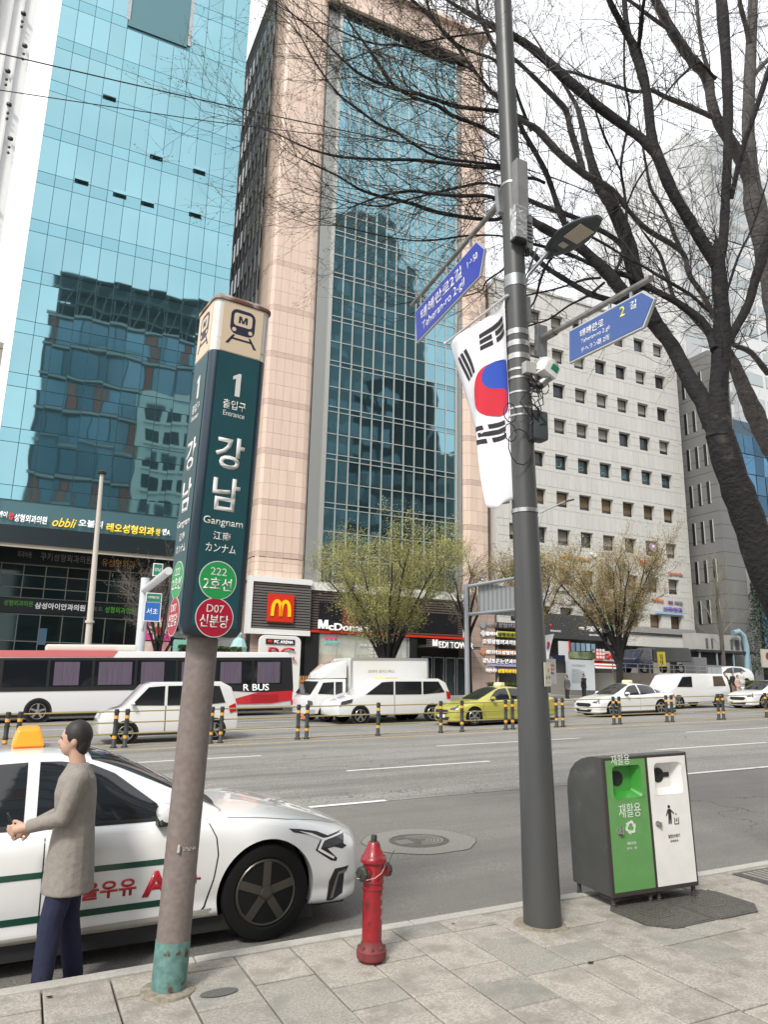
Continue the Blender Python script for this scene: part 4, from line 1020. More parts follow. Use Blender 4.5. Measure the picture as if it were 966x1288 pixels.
for r_ in (.05, .09, .13, .17, .21):
    n_ = 30
    for i in range(n_):
        a0, a1 = R(-120)+R(240)*i/n_, R(-120)+R(240)*(i+1)/n_
        b.quad((.04+r_*math.cos(a0), r_*math.sin(a0), .007), (.04+(r_+.02)*math.cos(a0), (r_+.02)*math.sin(a0), .007), (.04+(r_+.02)*math.cos(a1), (r_+.02)*math.sin(a1), .007), (.04+r_*math.cos(a1), r_*math.sin(a1), .007))
for i in range(5):
    for j in range(4): b.box(-.26+i*.035, -.24+i*.035, -.08+j*.045, -.05+j*.045, .004, .008)
b.build('tread_pattern', mat('worn iron tread', (.34, .32, .28), .5, .4), mh)
# twin rectangular covers beside the bin (octagonal outline)
def pave_cover(label, x0, x1, y0, y1, ch_, seed, group=None, slats=False):
    xc = (x0+x1)/2; t = thing('utility_cover' if not slats else 'drain_grate', label, 'utility cover' if not slats else 'grate', surf(xc, (y0+y1)/2, .0), 0, group)
    t.rotation_euler = (0, -math.atan(GRADE), 0)
    w_, h_ = (x1-x0)/2, (y1-y0)/2
    pts = [(-w_+ch_[0], -h_), (w_-ch_[1], -h_), (w_, -h_+ch_[1]), (w_, h_-ch_[2]), (w_-ch_[2], h_), (-w_+ch_[3], h_), (-w_, h_-ch_[3]), (-w_, -h_+ch_[0])]
    MB().prism([(p[0], p[1], .001) for p in pts], (0, 0, .006)).build('frame', mat('cover frame', (.115, .11, .10), .7, .2, noi=(30, .3)), t)
    MB().prism([(p[0]*.94, p[1]*.93, .002) for p in pts], (0, 0, .0075)).build('lid', iron, t)
    b = MB(); r_ = random.Random(seed)
    if slats:
        for i in range(18): b.box(-w_*.9+i*w_*1.8/18, -w_*.9+i*w_*1.8/18+w_*.045, -h_*.88, h_*.88, .009, .013)
        b.build('grate_bars', mat('worn iron tread', (.34, .32, .28), .5, .4), t); return t
    nx, ny = int(w_*2/.035), int(h_*2/.035)
    for i in range(nx):
        for j in range(ny):
            x, y = -w_+.02+i*.035, -h_+.02+j*.035
            if abs(x) > w_*.88 or abs(y) > h_*.86 or (abs(x)+abs(y) > w_+h_-.13): continue
            rad = math.hypot(x, y)
            L_, Wd = (.024, .008) if (i+j) % 2 else (.008, .024)
            b.box(x-L_/2, x+L_/2, y-Wd/2, y+Wd/2, .009, .0125)
    for rr_ in (.055, .11):
        for i in range(20):
            a0, a1 = 2*PI*i/20, 2*PI*(i+.7)/20
            b.quad((rr_*math.cos(a0), rr_*math.sin(a0), .0135), ((rr_+.012)*math.cos(a0), (rr_+.012)*math.sin(a0), .0135), ((rr_+.012)*math.cos(a1), (rr_+.012)*math.sin(a1), .0135), (rr_*math.cos(a1), rr_*math.sin(a1), .0135))
    b.build('tread_pattern', mat('cover tread', (.19, .175, .15), .5, .5), t)
    return t
pave_cover('nearer of two joined square iron covers, partly under the front of the bin', 4.02, 4.52, 4.03, 4.64, (.14, 0.001, .001, .12), 1, 'iron covers beside the bin')
pave_cover('farther of two joined square iron covers, just right of the bin', 4.53, 5.08, 4.03, 4.64, (.001, .13, .13, .001), 2, 'iron covers beside the bin')
pave_cover('slatted iron tree grate at the right edge of the pavement', 5.62, 6.9, 4.10, 4.80, (.001, .001, .001, .001), 3, slats=True)
tm = MB().lathe([(.062, 0), (.062, .002)], 20, (1.22, 4.36, gz(1.22)+.004)); st_ = mat('dark asphalt patch', (.12, .12, .11), .9, noi=(80, .3))
pt_ = MB(); pt_.poly([(1.16+.095*math.cos(a*.42)*1.1, 4.395+.052*math.sin(a*.42), gz(1.16+.1*math.cos(a*.42))+.005) for a in range(15)]); tag(pt_.build('round_patch', st_), kind='structure')
for (px, py, r_) in ((570, 1162, .012), (743, 1211, .022), (62, 1254, .018)):
    g_ = ground(px, py); pt_ = MB(); pt_.poly([(g_.x+r_*math.cos(a*.7), g_.y+r_*.6*math.sin(a*.7), gz(g_.x)+.006) for a in range(9)]); tag(pt_.build('pavement_spot', BLACK), kind='structure')
# ---------------------------------------------------------------- vehicles
carw = mat('white car paint', (.74, .74, .73), .28, coat=1.0); tyrem = mat('tyre rubber', (.009, .009, .009), .85, spec=.2); carglass = mat('car window glass', (.012, .014, .016), .06, spec=.8)
silver = mat('silver rim', (.40, .40, .41), .3, .8); darkrim = mat('dark grey rim', (.085, .078, .068), .36, .6); chrome = mat('chrome', (.55, .55, .55), .15, 1)
plast = mat('black car plastic', (.02, .02, .021), .5); lens = mat('headlamp lens', (.10, .10, .11), .1, .3); drl = mat('white light strip', (.80, .80, .80), .3); tail = mat('tail lamp red', (.45, .01, .02), .25)
def interp(tab, x, k):
    if x <= tab[0][0]: return tab[0][k]
    for a, b in zip(tab[:-1], tab[1:]):
        if x <= b[0]:
            t = (x-a[0])/(b[0]-a[0]); return a[k]+(b[k]-a[k])*t
    return tab[-1][k]
def smoothtab(tab, x, k):
    return (interp(tab, x-.05, k)+interp(tab, x+.05, k)+2*interp(tab, x, k))/4
def loft(secs):
    """closed lengthwise loft of half sections mirrored in y"""
    b = MB(); n = None
    for (x, half) in secs:
        ring = [(x, y, z) for (y, z) in half]+[(x, -y, z) for (y, z) in half[-2:0:-1]]; n = len(ring); b.v += [Vector(p) for p in ring]
    for k in range(len(secs)-1):
        for j in range(n): b.f.append((k*n+j, k*n+(j+1) % n, (k+1)*n+(j+1) % n, (k+1)*n+j))
    b.f.append(tuple(range(n))); e = (len(secs)-1)*n; b.f.append(tuple(e+j for j in range(n-1, -1, -1)))
    return b
def subsurf(o, lv):
    m = o.modifiers.new('s', 'SUBSURF'); m.levels = lv; m.render_levels = lv
def bake(o):
    dg = bpy.context.evaluated_depsgraph_get(); me = bpy.data.meshes.new_from_object(o.evaluated_get(dg)); o.modifiers.clear(); o.data = me
def cut_arches(o, axles, r, halfw):
    bm = bmesh.new(); bm.from_mesh(o.data)
    for (ax, az) in axles:
        for s in (-1, 1):
            ff = [f for f in bm.faces if f.calc_center_median().y*s > .55 and math.hypot(f.calc_center_median().x-ax, f.calc_center_median().z-az) < r*1.0]
            bmesh.ops.delete(bm, geom=ff, context='FACES')
            es = [e for e in bm.edges if e.is_boundary and all(v.co.y*s > .3 and math.hypot(v.co.x-ax, v.co.z-az) < r*1.3 for v in e.verts)]
            for v in set(v for e in es for v in e.verts):
                d = math.hypot(v.co.x-ax, v.co.z-az)
                if v.co.y*s > .7: v.co.x = ax+(v.co.x-ax)*r/d; v.co.z = az+(v.co.z-az)*r/d
            q = bmesh.ops.extrude_edge_only(bm, edges=es)
            for v in [g for g in q['geom'] if isinstance(g, bmesh.types.BMVert)]: v.co.y -= s*.10; 
    bm.to_mesh(o.data); bm.free()
def decal(name, bvh, poly, to3, direction, m, parent, off=.004, seg=.06, smooth=True):
    bm = bmesh.new(); bm.faces.new([bm.verts.new((p[0], p[1], 0)) for p in poly]); bmesh.ops.triangulate(bm, faces=bm.faces[:])
    for _ in range(4):
        es = [e for e in bm.edges if e.calc_length() > seg]
        if not es: break
        bmesh.ops.subdivide_edges(bm, edges=es, cuts=1); bmesh.ops.triangulate(bm, faces=[f for f in bm.faces if len(f.verts) > 3])
    d = Vector(direction).normalized(); bad = []
    for v in bm.verts:
        p = to3(v.co.x, v.co.y); h = bvh.ray_cast(p-d*3, d)
        if h[0] is None: bad.append(v); v.co = p
        else: v.co = h[0]-d*off
    if bad and len(bad) < len(bm.verts): bmesh.ops.delete(bm, geom=bad, context='VERTS')
    bmesh.ops.recalc_face_normals(bm, faces=bm.faces)
    me = bpy.data.meshes.new(name); bm.to_mesh(me); bm.free(); me.materials.append(m)
    if smooth: me.shade_smooth()
    return link(name, me, parent)
def bvh_of(*objs):
    vs, fs = [], []
    for o in objs:
        i = len(vs); vs += [v.co.copy() for v in o.data.vertices]; fs += [tuple(i+k for k in p.vertices) for p in o.data.polygons]
    return BVHTree.FromPolygons(vs, fs)
def make_wheel(parent, x, y, z, r, wd, rimm, side, detail=1):
    M_ = Matrix.Translation((x, y, z)) @ Matrix.Rotation(side*PI/2, 4, 'X')     # local z points outward
    ri = r*.70
    w_ = MB().lathe([(ri, -wd), (r*.95, -wd), (r, -wd*.8), (r, -wd*.2), (r*.965, -.004), (r*.90, .004), (ri+.012, .0), (ri, -.012)], 32 if detail else 20, M=M_).build('tyre', tyrem, None, smooth=True)
    wh = MB().lathe([(ri+.001, -wd*.9), (ri+.001, -.014), (ri-.012, -.002), (ri-.022, -.006), (ri-.027, -.045)], 32 if detail else 20, M=M_)
    wheel = wh.build('wheel', rimm, parent, smooth=True); w_.parent = wheel
    inner = MB().lathe([(ri-.028, -.055), (ri*.3, -.060), (.02, -.06)], 20, M=M_).build('rim_well', BLACK, wheel)
    ns = 5
    for k in range(ns):
        a = 2*PI*k/ns+.35; Ms = M_ @ Matrix.Rotation(a, 4, 'Z')
        b = MB(); h0, h1 = r*.095, r*.075
        b.prism([Ms @ Vector(p) for p in ((.03, -h0, -.012), (ri-.012, -h1*1.9, -.004), (ri-.012, h1*.5, -.004), (.03, h0*.9, -.012))], (Ms.to_3x3() @ Vector((0, 0, -.025))))
        b.build('spoke', rimm, wheel)
        if detail:
            q = Ms @ Vector((ri*.22*1.0, 0, 0)); 
            Mb = Ms @ Matrix.Rotation(.63, 4, 'Z') @ Matrix.Translation((ri*.20, 0, -.010)); MB().lathe([(.011, -.004), (.010, .008), (.003, .010)], 8, M=Mb).build('wheel_nut', plast, wheel)
    MB().lathe([(r*.15, -.018), (r*.14, -.002), (r*.10, .002)], 18, M=M_).build('hub_cap', rimm, wheel)
    return wheel

def make_sedan(label, cat, loc, scale=1.0, paint=carw, rimm=silver, detail=0, rz=0.0, roofsign=None, group=None):
    """origin: on the ground under the front axle, nose toward +x. Sizes in metres of a mid-size saloon"""
    t = thing('taxi' if roofsign else 'parked_car', label, cat, loc, rz, group); t.rotation_euler = (0, -math.atan(GRADE), rz) if abs(math.cos(rz)) > .7 and math.cos(rz) > 0 else (0, math.atan(GRADE), rz); t.scale = (scale,)*3
    #   x     w    zb   zs    zc
    T_ = [(-4.02, .60, .36, .80, .84), (-3.97, .74, .30, .90, .96), (-3.80, .84, .26, .965, 1.02), (-3.4, .90, .24, .975, 1.02), (-2.85, .925, .19, .95, .97), (-2.0, .93, .18, .925, .93), (-1.1, .93, .18, .915, .93),
          (-.55, .93, .18, .905, .965), (-.42, .93, .18, .89, .965), (0, .93, .18, .845, .935), (.25, .925, .17, .805, .890), (.5, .90, .15, .75, .825), (.68, .86, .14, .705, .77), (.80, .78, .15, .66, .72), (.88, .62, .17, .62, .68), (.915, .40, .22, .57, .62)]
    secs = []
    xs_ = sorted(set([q[0] for q in T_]+[-3.6, -3.1, -2.4, -1.5, -.8, -.2, .12, .38, .6, .74, .84]))
    for x in xs_:
        w_, zb, zs, zcn = (interp(T_, x, k) for k in (1, 2, 3, 4))
        flare = .012*max(0, 1-abs(x)/.5)+.012*max(0, 1-abs(x+2.85)/.5)
        cr_ = zs-.17 if x > -.5 else zs-.15
        secs.append((x, [(0, zcn), (w_*.45, zcn-.008), (w_*.72, zcn-.30*(zcn-zs)), (w_*.86, zs+.02), (w_*.945, zs-.025), (w_*.99, zs-.10), (w_+flare, cr_-.05), (w_*.99+flare, (cr_+zb)/2), (w_*.955+flare*.5, zb+.16), (w_*.975, zb+.09), (w_*.93, zb), (0, zb)]))
    body = loft(secs).build('body', paint, t, fix=True)
    subsurf(body, 3 if detail else 2); bake(body)
    cut_arches(body, [(0, .345), (-2.85, .345)], .385, .93)
    body.data.shade_smooth()
    try: body.data.set_sharp_from_angle(angle=R(40))
    except Exception: pass
    G = [(-3.72, .985, .40, .62), (-3.35, 1.10, .50, .72), (-2.95, 1.26, .56, .77), (-2.5, 1.375, .585, .80), (-2.0, 1.435, .60, .82), (-1.6, 1.445, .605, .83), (-1.25, 1.405, .60, .83), (-.95, 1.29, .62, .83), (-.6, 1.10, .68, .82), (-.36, .965, .72, .78), (-.28, .93, .70, .74)]
    secs = []
    for (x, zr, wr_, wb_) in G:
        zbl = .90
        h = zr-zbl
        secs.append((x, [(0, zr), (wr_*.6, zr-.012), (wr_*.90, zr-.045*min(1, h/.4)), (wr_*.985, zr-.10*min(1, h/.4)), (wb_*.93+(.0), zbl+h*.32), (wb_, zbl), (wb_, zbl-.06), (0, zbl-.06)]))
    cabin = loft(secs).build('roof', paint, t, fix=True); subsurf(cabin, 2); bake(cabin); cabin.data.shade_smooth()
    bc = bvh_of(cabin); bb_ = bvh_of(body)
    for s in (-1, 1):
        S3 = lambda a, z: Vector((a, 0, z)); D = (0, -s, 0)
        decal('side_window', bc, [(-.78, .935), (-.83, 1.03), (-1.13, 1.25), (-1.30, 1.325), (-1.52, 1.355), (-1.66, 1.36), (-1.66, .945)], S3, D, carglass, t)
        decal('side_window', bc, [(-1.74, .945), (-1.74, 1.36), (-2.2, 1.345), (-2.5, 1.30), (-2.70, 1.22), (-2.70, .965)], S3, D, carglass, t)
        decal('quarter_window', bc, [(-2.76, .975), (-2.76, 1.185), (-3.10, 1.06), (-3.12, 1.01)], S3, D, carglass, t)
        decal('window_trim', bc, [(-.70, .915), (-.70, .935), (-3.15, 1.0), (-3.15, .975), (-1.7, .925)], S3, D, chrome if not detail else plast, t, off=.005)
    F3 = lambda y, z: Vector((0, y, z))
    # windscreen, seen from above-front: plan coordinates (x, y)
    P3 = lambda x, y: Vector((x, y, 0)); up = (0, 0, -1)
    decal('windscreen', bc, [(-.34, -.60), (-.335, 0), (-.34, .60), (-.62, .625), (-1.30, .525), (-1.345, 0), (-1.30, -.525), (-.62, -.625)], P3, up, carglass, t)
    decal('rear_window', bc, [(-2.72, -.47), (-2.68, 0), (-2.72, .47), (-3.45, .45), (-3.52, 0), (-3.45, -.45)], P3, up, carglass, t)
    decal('cowl', bb_, [(-.36, -.66), (-.31, -.3), (-.30, 0), (-.31, .3), (-.36, .66), (-.60, .70), (-.60, -.70)], P3, up, plast, t, off=.003)
    for s in (-1, 1):
        D = (0, -s, 0); S3 = lambda a, z: Vector((a, 0, z))
        # lamps and seams
        if not detail: decal('headlamp', bb_, [(.50, .79), (.60, .765), (.74, .705), (.90, .69), (.90, .60), (.74, .60), (.68, .60), (.70, .64), (.63, .73)], S3, D, lens, t, off=.006, seg=.04)
        decal('tail_lamp', bb_, [(-3.55, .90), (-4.05, .93), (-4.05, .80), (-3.75, .80), (-3.62, .84)], S3, D, tail, t, off=.005)
        decal('door_seam', bb_, [(-.47, .90), (-.462, .90), (-.40, .78), (-.385, .66), (-.41, .50), (-.47, .30), (-.52, .25), (-.53, .255), (-.48, .31), (-.42, .50), (-.395, .66), (-.41, .78)], S3, D, plast, t, off=.002, seg=.04)
        decal('door_seam', bb_, [(-1.60, .92), (-1.592, .92), (-1.592, .26), (-1.60, .26)], S3, D, plast, t, off=.002)
        MB().box(-.05, .06, -.02, .02, -.05, .05)
        mr = MB(); mr.lathe([(.02, -.105), (.055, -.095), (.07, -.04), (.072, .04), (.055, .095), (.02, .105)], 14)
        mo = mr.build('mirror', paint, t, (-.80, s*.985, 1.00), smooth=True); mo.rotation_euler = (PI/2, 0, 0); mo.scale = (.95, .95, 1.05)
        MB().box(-.05, .03, min(s*-.14, s*-.02), max(s*-.14, s*-.02), -.10, -.02).build('mirror_foot', plast, t, (-.80, s*.985, 1.0))
        MB().box(-.045, .062, -.095, .095, -.072, -.012).build('mirror_base', plast, t, (-.80, s*.985, 1.0), bevel=.01)
        for xa in (0, -2.85):
            make_wheel(t, xa, s*.905, .345, .345, .21, rimm, -s if s > 0 else 1, detail)
            MB().tube([(xa, s*.70, .345), (xa, s*.675, .345)], .384, 32).build('arch_liner', plast, t)
        for xh in (-1.35, -2.45):
            if detail == 0: decal('door_handle', bb_, [(xh, .80), (xh-.18, .805), (xh-.18, .775), (xh, .77)], S3, D, paint, t, off=.02)
    F = lambda y, z: Vector((0, y, z))
    decal('grille', bb_, [(-.42, .60), (.42, .60), (.50, .52), (.36, .44), (-.36, .44), (-.50, .52)], F, (-1, 0, 0), plast, t, off=.006)
    decal('lower_grille', bb_, [(-.55, .34), (.55, .34), (.42, .22), (-.42, .22)], F, (-1, 0, 0), plast, t, off=.006)
    decal('number_plate', bb_, [(-.26, .42), (.26, .42), (.26, .31), (-.26, .31)], F, (-1, 0, 0), WHITE, t, off=.012)
    MB().box(-3.8, .40, -.84, .84, .11, .22).box(.401, .74, -.66, .66, .13, .22).build('underbody', plast, t)  # underside, set low and wide to deepen the shade beneath the car
    if roofsign:
        col, em = roofsign
        MB().prism([(-.12, -.24, 0), (.12, -.24, 0), (.08, -.22, .13), (-.08, -.22, .13)], (0, .48, 0)).build('roof_sign', mat('roof sign %s' % str(col), col, .4, emit=em), t, (-1.75, 0, 1.44), bevel=.02, fix=True)
    t['_b'] = 1
    return t, body, cabin, bb_, bc

# ---- near taxi (front axle at x=1.73, near flank at Y=5.40)
SC = .915
taxi, tb, tcab, bb_, bc = make_sedan('white taxi at the kerb behind the subway sign post, with green stripes and red lettering', 'taxi', (1.735, 5.405+.93*SC, gz(1.735)-.134), SC, rimm=darkrim, detail=1, roofsign=((.85, .28, .02), .3))
del taxi['_b']
S3 = lambda a, z: Vector((a, 0, z)); Dn = (0, 1, 0)
sgrn = mat('dark green stripe', (.004, .055, .035), .35, coat=.5); sred = mat('red advert lettering', (.50, .012, .03), .35, coat=.5)
decal('door_stripe', bb_, [(-3.3, .675), (-.60, .675), (-.60, .635), (-3.3, .635)], S3, Dn, sgrn, taxi, off=.003)
decal('door_stripe', bb_, [(-3.3, .395), (-.60, .395), (-.60, .35), (-3.3, .35)], S3, Dn, sgrn, taxi, off=.003)
decal('sill_strip', bb_, [(-3.0+.6, .265), (-.42, .29), (-.42, .245), (-2.4, .215)], S3, Dn, mat('beige sill strip', (.40, .38, .33), .5), taxi, off=.003)  # beige strip along the sill
for (s_, cx, w_, h_, bd) in (('서울우유', -1.22, .50, .12, .03), ('A2', -.78, .30, .175, .04), ('+', -.555, .08, .06, .02)):
    o_ = text(s_, sred, None, w=w_, h=h_, loc=(0, 0, 0), rot=(0, 0, 0), ext=.001, bold=bd)
    for v in o_.data.vertices:
        p = Vector((cx+v.co.x, -3, .512+v.co.y)); h = bb_.ray_cast(p, Vector(Dn))
        v.co = (h[0] if h[0] else Vector((p.x, -.93, p.z)))-Vector((0, .003+v.co.z, 0))
    o_.parent = taxi
# lamp, light strip and bumper vent: outlines on the flank plane, laid onto the curved corner of the body
PL = -.80
def tloc(px, py):
    Yp = taxi.location.y+PL*SC; p = at(px, py, Yp)-taxi.location; return (p.x/SC+p.z/SC*GRADE, p.z/SC-p.x/SC*GRADE)
def c8(l): return [tloc(300+X/6.133, 980+Y/6.133) for X, Y in l]
dv = (.38, .92, 0)
H1 = c8([(395, 362), (480, 368), (600, 385), (690, 418), (812, 388), (808, 480), (835, 500), (800, 518), (740, 500), (690, 510), (762, 585), (755, 607), (715, 600), (598, 520), (636, 440), (560, 408), (430, 388)])
H2 = c8([(470, 378), (570, 397), (655, 432), (690, 430), (812, 398), (812, 410), (690, 443), (665, 452), (638, 508), (742, 573), (735, 588), (615, 516), (645, 443), (560, 408)])
H3 = c8([(690, 446), (808, 414), (804, 478), (745, 490), (700, 503), (648, 500), (672, 455)])
V1 = c8([(745, 665), (850, 650), (832, 688), (815, 700), (800, 860), (720, 917), (678, 915), (700, 760), (735, 685)])
V2 = c8([(770, 690), (835, 672), (815, 697), (775, 712), (730, 890), (705, 900), (745, 760)])
for s in (1, -1):
    q3 = lambda a, z: Vector((a, PL*s, z)); dq = (dv[0], dv[1]*s, 0)
    decal('headlamp', bb_, H1, q3, dq, plast, taxi, off=.003, seg=.03); decal('lamp_lens', bb_, H3, q3, dq, lens, taxi, off=.007, seg=.03)
    decal('light_strip', bb_, H2, q3, dq, drl, taxi, off=.010, seg=.03)
    decal('bumper_vent', bb_, V1, q3, dq, plast, taxi, off=.004, seg=.03); decal('vent_trim', bb_, V2, q3, dq, mat('vent chrome', (.3, .29, .27), .3, .8), taxi, off=.009, seg=.03)
decal('bonnet_seam', bb_, [(-.30, -.795), (.2, -.775), (.62, -.66), (.80, -.50), (.795, -.50), (.615, -.67), (.2, -.785), (-.30, -.805)], lambda x, y: Vector((x, y, 0)), (0, 0, -1), mat('shut line', (.16, .16, .16), .6), taxi, off=.0015, seg=.05)
MB().tube([(-1.02, -.42, 1.00), (-1.02, -.42, 1.06)], .17, 20).build('dashboard_hump', plast, taxi)
# ---------------------------------------------------------------- people
skinm = mat('skin', (.50, .31, .23), .6); hairm = mat('black hair', (.018, .015, .014), .6)
def blob(name, fn, m, parent, vox, smooth=4):
    """one continuous surface: overlapping limbs and ellipsoids fused by a voxel remesh"""
    b = MB(); fn(b); o = b.build(name, m, parent, fix=False)
    r = o.modifiers.new('r', 'REMESH'); r.mode = 'VOXEL'; r.voxel_size = vox
    if smooth: q = o.modifiers.new('s', 'SMOOTH'); q.iterations = smooth; q.factor = .5
    bake(o); o.data.materials.clear(); o.data.materials.append(m); o.data.shade_smooth(); o.data.name = name
    return o
def ell(b, c, r, n=14, k=9):
    c = Vector(c); i = len(b.v)
    for a in range(k+1):
        th = PI*a/k
        for j in range(n): ph = 2*PI*j/n; b.v.append(c+Vector((r[0]*math.sin(th)*math.cos(ph), r[1]*math.sin(th)*math.sin(ph), r[2]*math.cos(th))))
    for a in range(k):
        for j in range(n): b.f.append((i+a*n+j, i+(a+1)*n+j, i+(a+1)*n+(j+1) % n, i+a*n+(j+1) % n))
def trunk(b, rings, n=18):      # rings: (x, y, z, rx, ry)
    i = len(b.v)
    for (x, y, z, rx, ry) in rings:
        for j in range(n): ph = 2*PI*j/n; b.v.append(Vector((x+rx*math.cos(ph), y+ry*math.sin(ph), z)))
    for k in range(len(rings)-1):
        for j in range(n): b.f.append((i+k*n+j, i+k*n+(j+1) % n, i+(k+1)*n+(j+1) % n, i+(k+1)*n+j))
    b.f.append(tuple(i+j for j in range(n-1, -1, -1))); e = i+(len(rings)-1)*n; b.f.append(tuple(e+j for j in range(n)))
def make_person(label, loc, rz, scale=1.0, top=(.1, .1, .1), legs=(.02, .02, .04), pose=None, near=False, coat=.80, hair=None, shoe=(.02, .02, .02)):
    t = thing('person', label, 'person', loc, rz); t.scale = (scale,)*3
    P = dict(pel=(0, 0, .93), wai=(0, 0, 1.10), che=(.01, 0, 1.32), nck=(.02, 0, 1.50), hd1=(.045, 0, 1.665),
             sl=(0, .185, 1.42), el=(-.03, .25, 1.14), wl=(.05, .24, .90), sr=(0, -.185, 1.42), er=(-.03, -.25, 1.14), wr=(.05, -.24, .90),
             hl=(0, .09, .88), kl=(.03, .10, .49), al=(0, .11, .09), hr=(0, -.09, .88), kr=(.03, -.10, .49), ar=(0, -.11, .09))
    P.update(pose or {}); V = {k: Vector(v) for k, v in P.items()}; hd = V['hd1']; vx = .008 if near else .024
    def bodyf(b):
        ell(b, hd+Vector((-.008, 0, .012)), (.097, .075, .108)); ell(b, hd+Vector((.030, 0, -.035)), (.062, .056, .080))
        b.tube([V['che']+Vector((0, 0, .1)), V['nck'], hd+Vector((-.01, 0, -.06))], [.065, .056, .054], 12)
        ell(b, hd+Vector((.092, 0, -.018)), (.018, .013, .024))
        for s in (-1, 1): ell(b, hd+Vector((-.005, s*.076, -.012)), (.018, .010, .030))
        trunk(b, [(0, 0, .84, .08, .13), (0, 0, .95, .105, .16), (0, 0, 1.10, .09, .135), (.01, 0, 1.28, .105, .16), (.01, 0, 1.40, .09, .165), (.01, 0, 1.46, .05, .09)])
        for s, sd in (('l', 1), ('r', -1)):
            b.tube([V['s'+s], V['e'+s], V['w'+s]], [.05, .040, .027], 10); ell(b, V['s'+s], (.058, .058, .058))
            b.tube([V['h'+s], V['k'+s], V['a'+s]], [.085, .055, .040], 10)
            d = (V['w'+s]-V['e'+s]).normalized(); q = d.cross(Vector((0, sd, 0))); q = q.normalized() if q.length > .1 else Vector((0, 0, 1)); nn = d.cross(q)
            b.tube([V['w'+s], V['w'+s]+d*.045, V['w'+s]+d*.085], [.026, .034, .030], 10)
            if near:
                for o_, ln in ((-.030, .055), (-.010, .068), (.010, .072), (.030, .062)):
                    b0 = V['w'+s]+d*.08+q*o_; b.tube([b0, b0+d*ln*.5+nn*.004, b0+d*ln*.85+nn*.020, b0+d*ln+nn*.036], [.0115, .0105, .0095, .008], 8)
                b0 = V['w'+s]+d*.025+q*.025; b.tube([b0, b0+d*.035+q*.028, b0+d*.065+q*.034+nn*.012], [.015, .012, .009], 8)
    blob('body', bodyf, skinm, t, vx, 2 if near else 1)
    if near:
        for s in (-1, 1): MB().lathe([(.002, -.005), (.009, 0), (.002, .005)], 8, hd+Vector((.086, s*.032, .012))).build('eye', BLACK, t)
        MB().box(.084, .0905, -.022, .022, -.062, -.056).build('mouth', mat('lip', (.35, .12, .10), .6), t, hd)
    def hairf(b):
        ell(b, hd+Vector((-.022, 0, .028)), (.103, .086, .112)); ell(b, hd+Vector((-.055, 0, -.03)), (.06, .072, .085))
    blob('hair', hairf, hair or hairm, t, vx*1.3, 1)
    tm = mat('cloth %.2f %.2f %.2f' % top, top, .85, noi=(40, .1), bump=(18, .5, 3, .02)); lm_ = mat('cloth %.2f %.2f %.2f' % legs, legs, .85, noi=(40, .1), bump=(16, .5, 3, .02))
    def jackf(b):
        trunk(b, [(0, 0, coat, .155+(.80-coat)*.15, .205+(.80-coat)*.12), (0, 0, .95, .15, .20), (.0, 0, 1.12, .135, .18), (.012, 0, 1.30, .142, .20), (.012, 0, 1.40, .125, .205), (.012, 0, 1.47, .085, .13), (.015, 0, 1.50, .072, .075)])
        for s in ('l', 'r'):
            ell(b, V['s'+s]-Vector((0, 0, .01)), (.078, .074, .078)); w_ = V['w'+s].lerp(V['e'+s], .05); b.tube([V['s'+s], V['e'+s], w_], [.075, .062, .046], 12)
    blob('jacket', jackf, tm, t, vx*1.3, 3)
    def legf(b):
        trunk(b, [(0, 0, .78, .10, .15), (0, 0, .86, .12, .17), (0, 0, 1.0, .11, .155)])
        for s in ('l', 'r'): b.tube([V['h'+s], V['k'+s], V['a'+s]+Vector((0, 0, -.02))], [.105, .078, .066], 12)
    blob('trousers', legf, lm_, t, vx*1.3, 3)
    for a in ('al', 'ar'):
        p = V[a]
        def shf(b): ell(b, p+Vector((-.02, 0, -.045)), (.065, .042, .045)); ell(b, p+Vector((.075, 0, -.055)), (.095, .044, .034)); ell(b, p+Vector((.02, 0, -.03)), (.06, .038, .045))
        blob('shoe', shf, mat('shoe %.2f' % shoe[0], shoe, .5), t, vx, 1)
    return t
PX9 = at(74, 1217, 5.12).x
make_person('person in a beige coat and dark navy trousers standing beside the taxi at the kerb', (PX9, 5.12, gz(PX9)-.134), PI*.97, .86, (.25, .225, .20), (.012, .015, .045),
            dict(el=(.08, .22, 1.16), wl=(.30, .12, 1.10), er=(.06, -.22, 1.15), wr=(.28, -.14, 1.06), hd1=(.06, 0, 1.66), kl=(.08, .10, .49), al=(.10, .11, .09), kr=(-.02, -.10, .48), ar=(-.10, -.11, .09)), near=True, coat=.66)
ph_ = thing('mobile_phone', 'dark mobile phone held in front by the person in the beige jacket', 'phone', (PX9, 5.12, -.17)); 
MB().box(-.004, .004, -.036, .036, -.07, .07).build('phone_body', BLACK, ph_, (-.345, .0, 1.0), (0, R(-25), 0), bevel=.003)
def far_person(label, px, py_top, Y, rz, top, legs, h=1.55, pose=None):
    p = at(px, py_top, Y); make_person(label, (p.x, Y, p.z-h), rz, h/1.78, top, legs, pose)
ph = dict(el=(.12, .22, 1.14), wl=(.28, .12, 1.32))
far_person('pedestrian in a grey jacket walking left past the white notice board', 713, 849, 36.6, PI, (.10, .10, .11), (.03, .03, .035), 1.6)
far_person('pedestrian in a black coat holding a phone up in front of the white notice board', 734, 847, 36.6, PI, (.015, .015, .017), (.02, .02, .025), 1.6, ph)
far_person('person in black with both hands raised to the face, left end of the standing group', 911, 845, 34.9, -PI/2, (.015, .015, .017), (.02, .02, .02), 1.55, dict(el=(.12, .22, 1.18), wl=(.15, .06, 1.48), er=(.12, -.22, 1.18), wr=(.15, -.06, 1.48)))
far_person('person in a black top second from the left in the standing group', 921, 845, 35.1, -PI/2, (.02, .02, .022), (.25, .17, .13), 1.55)
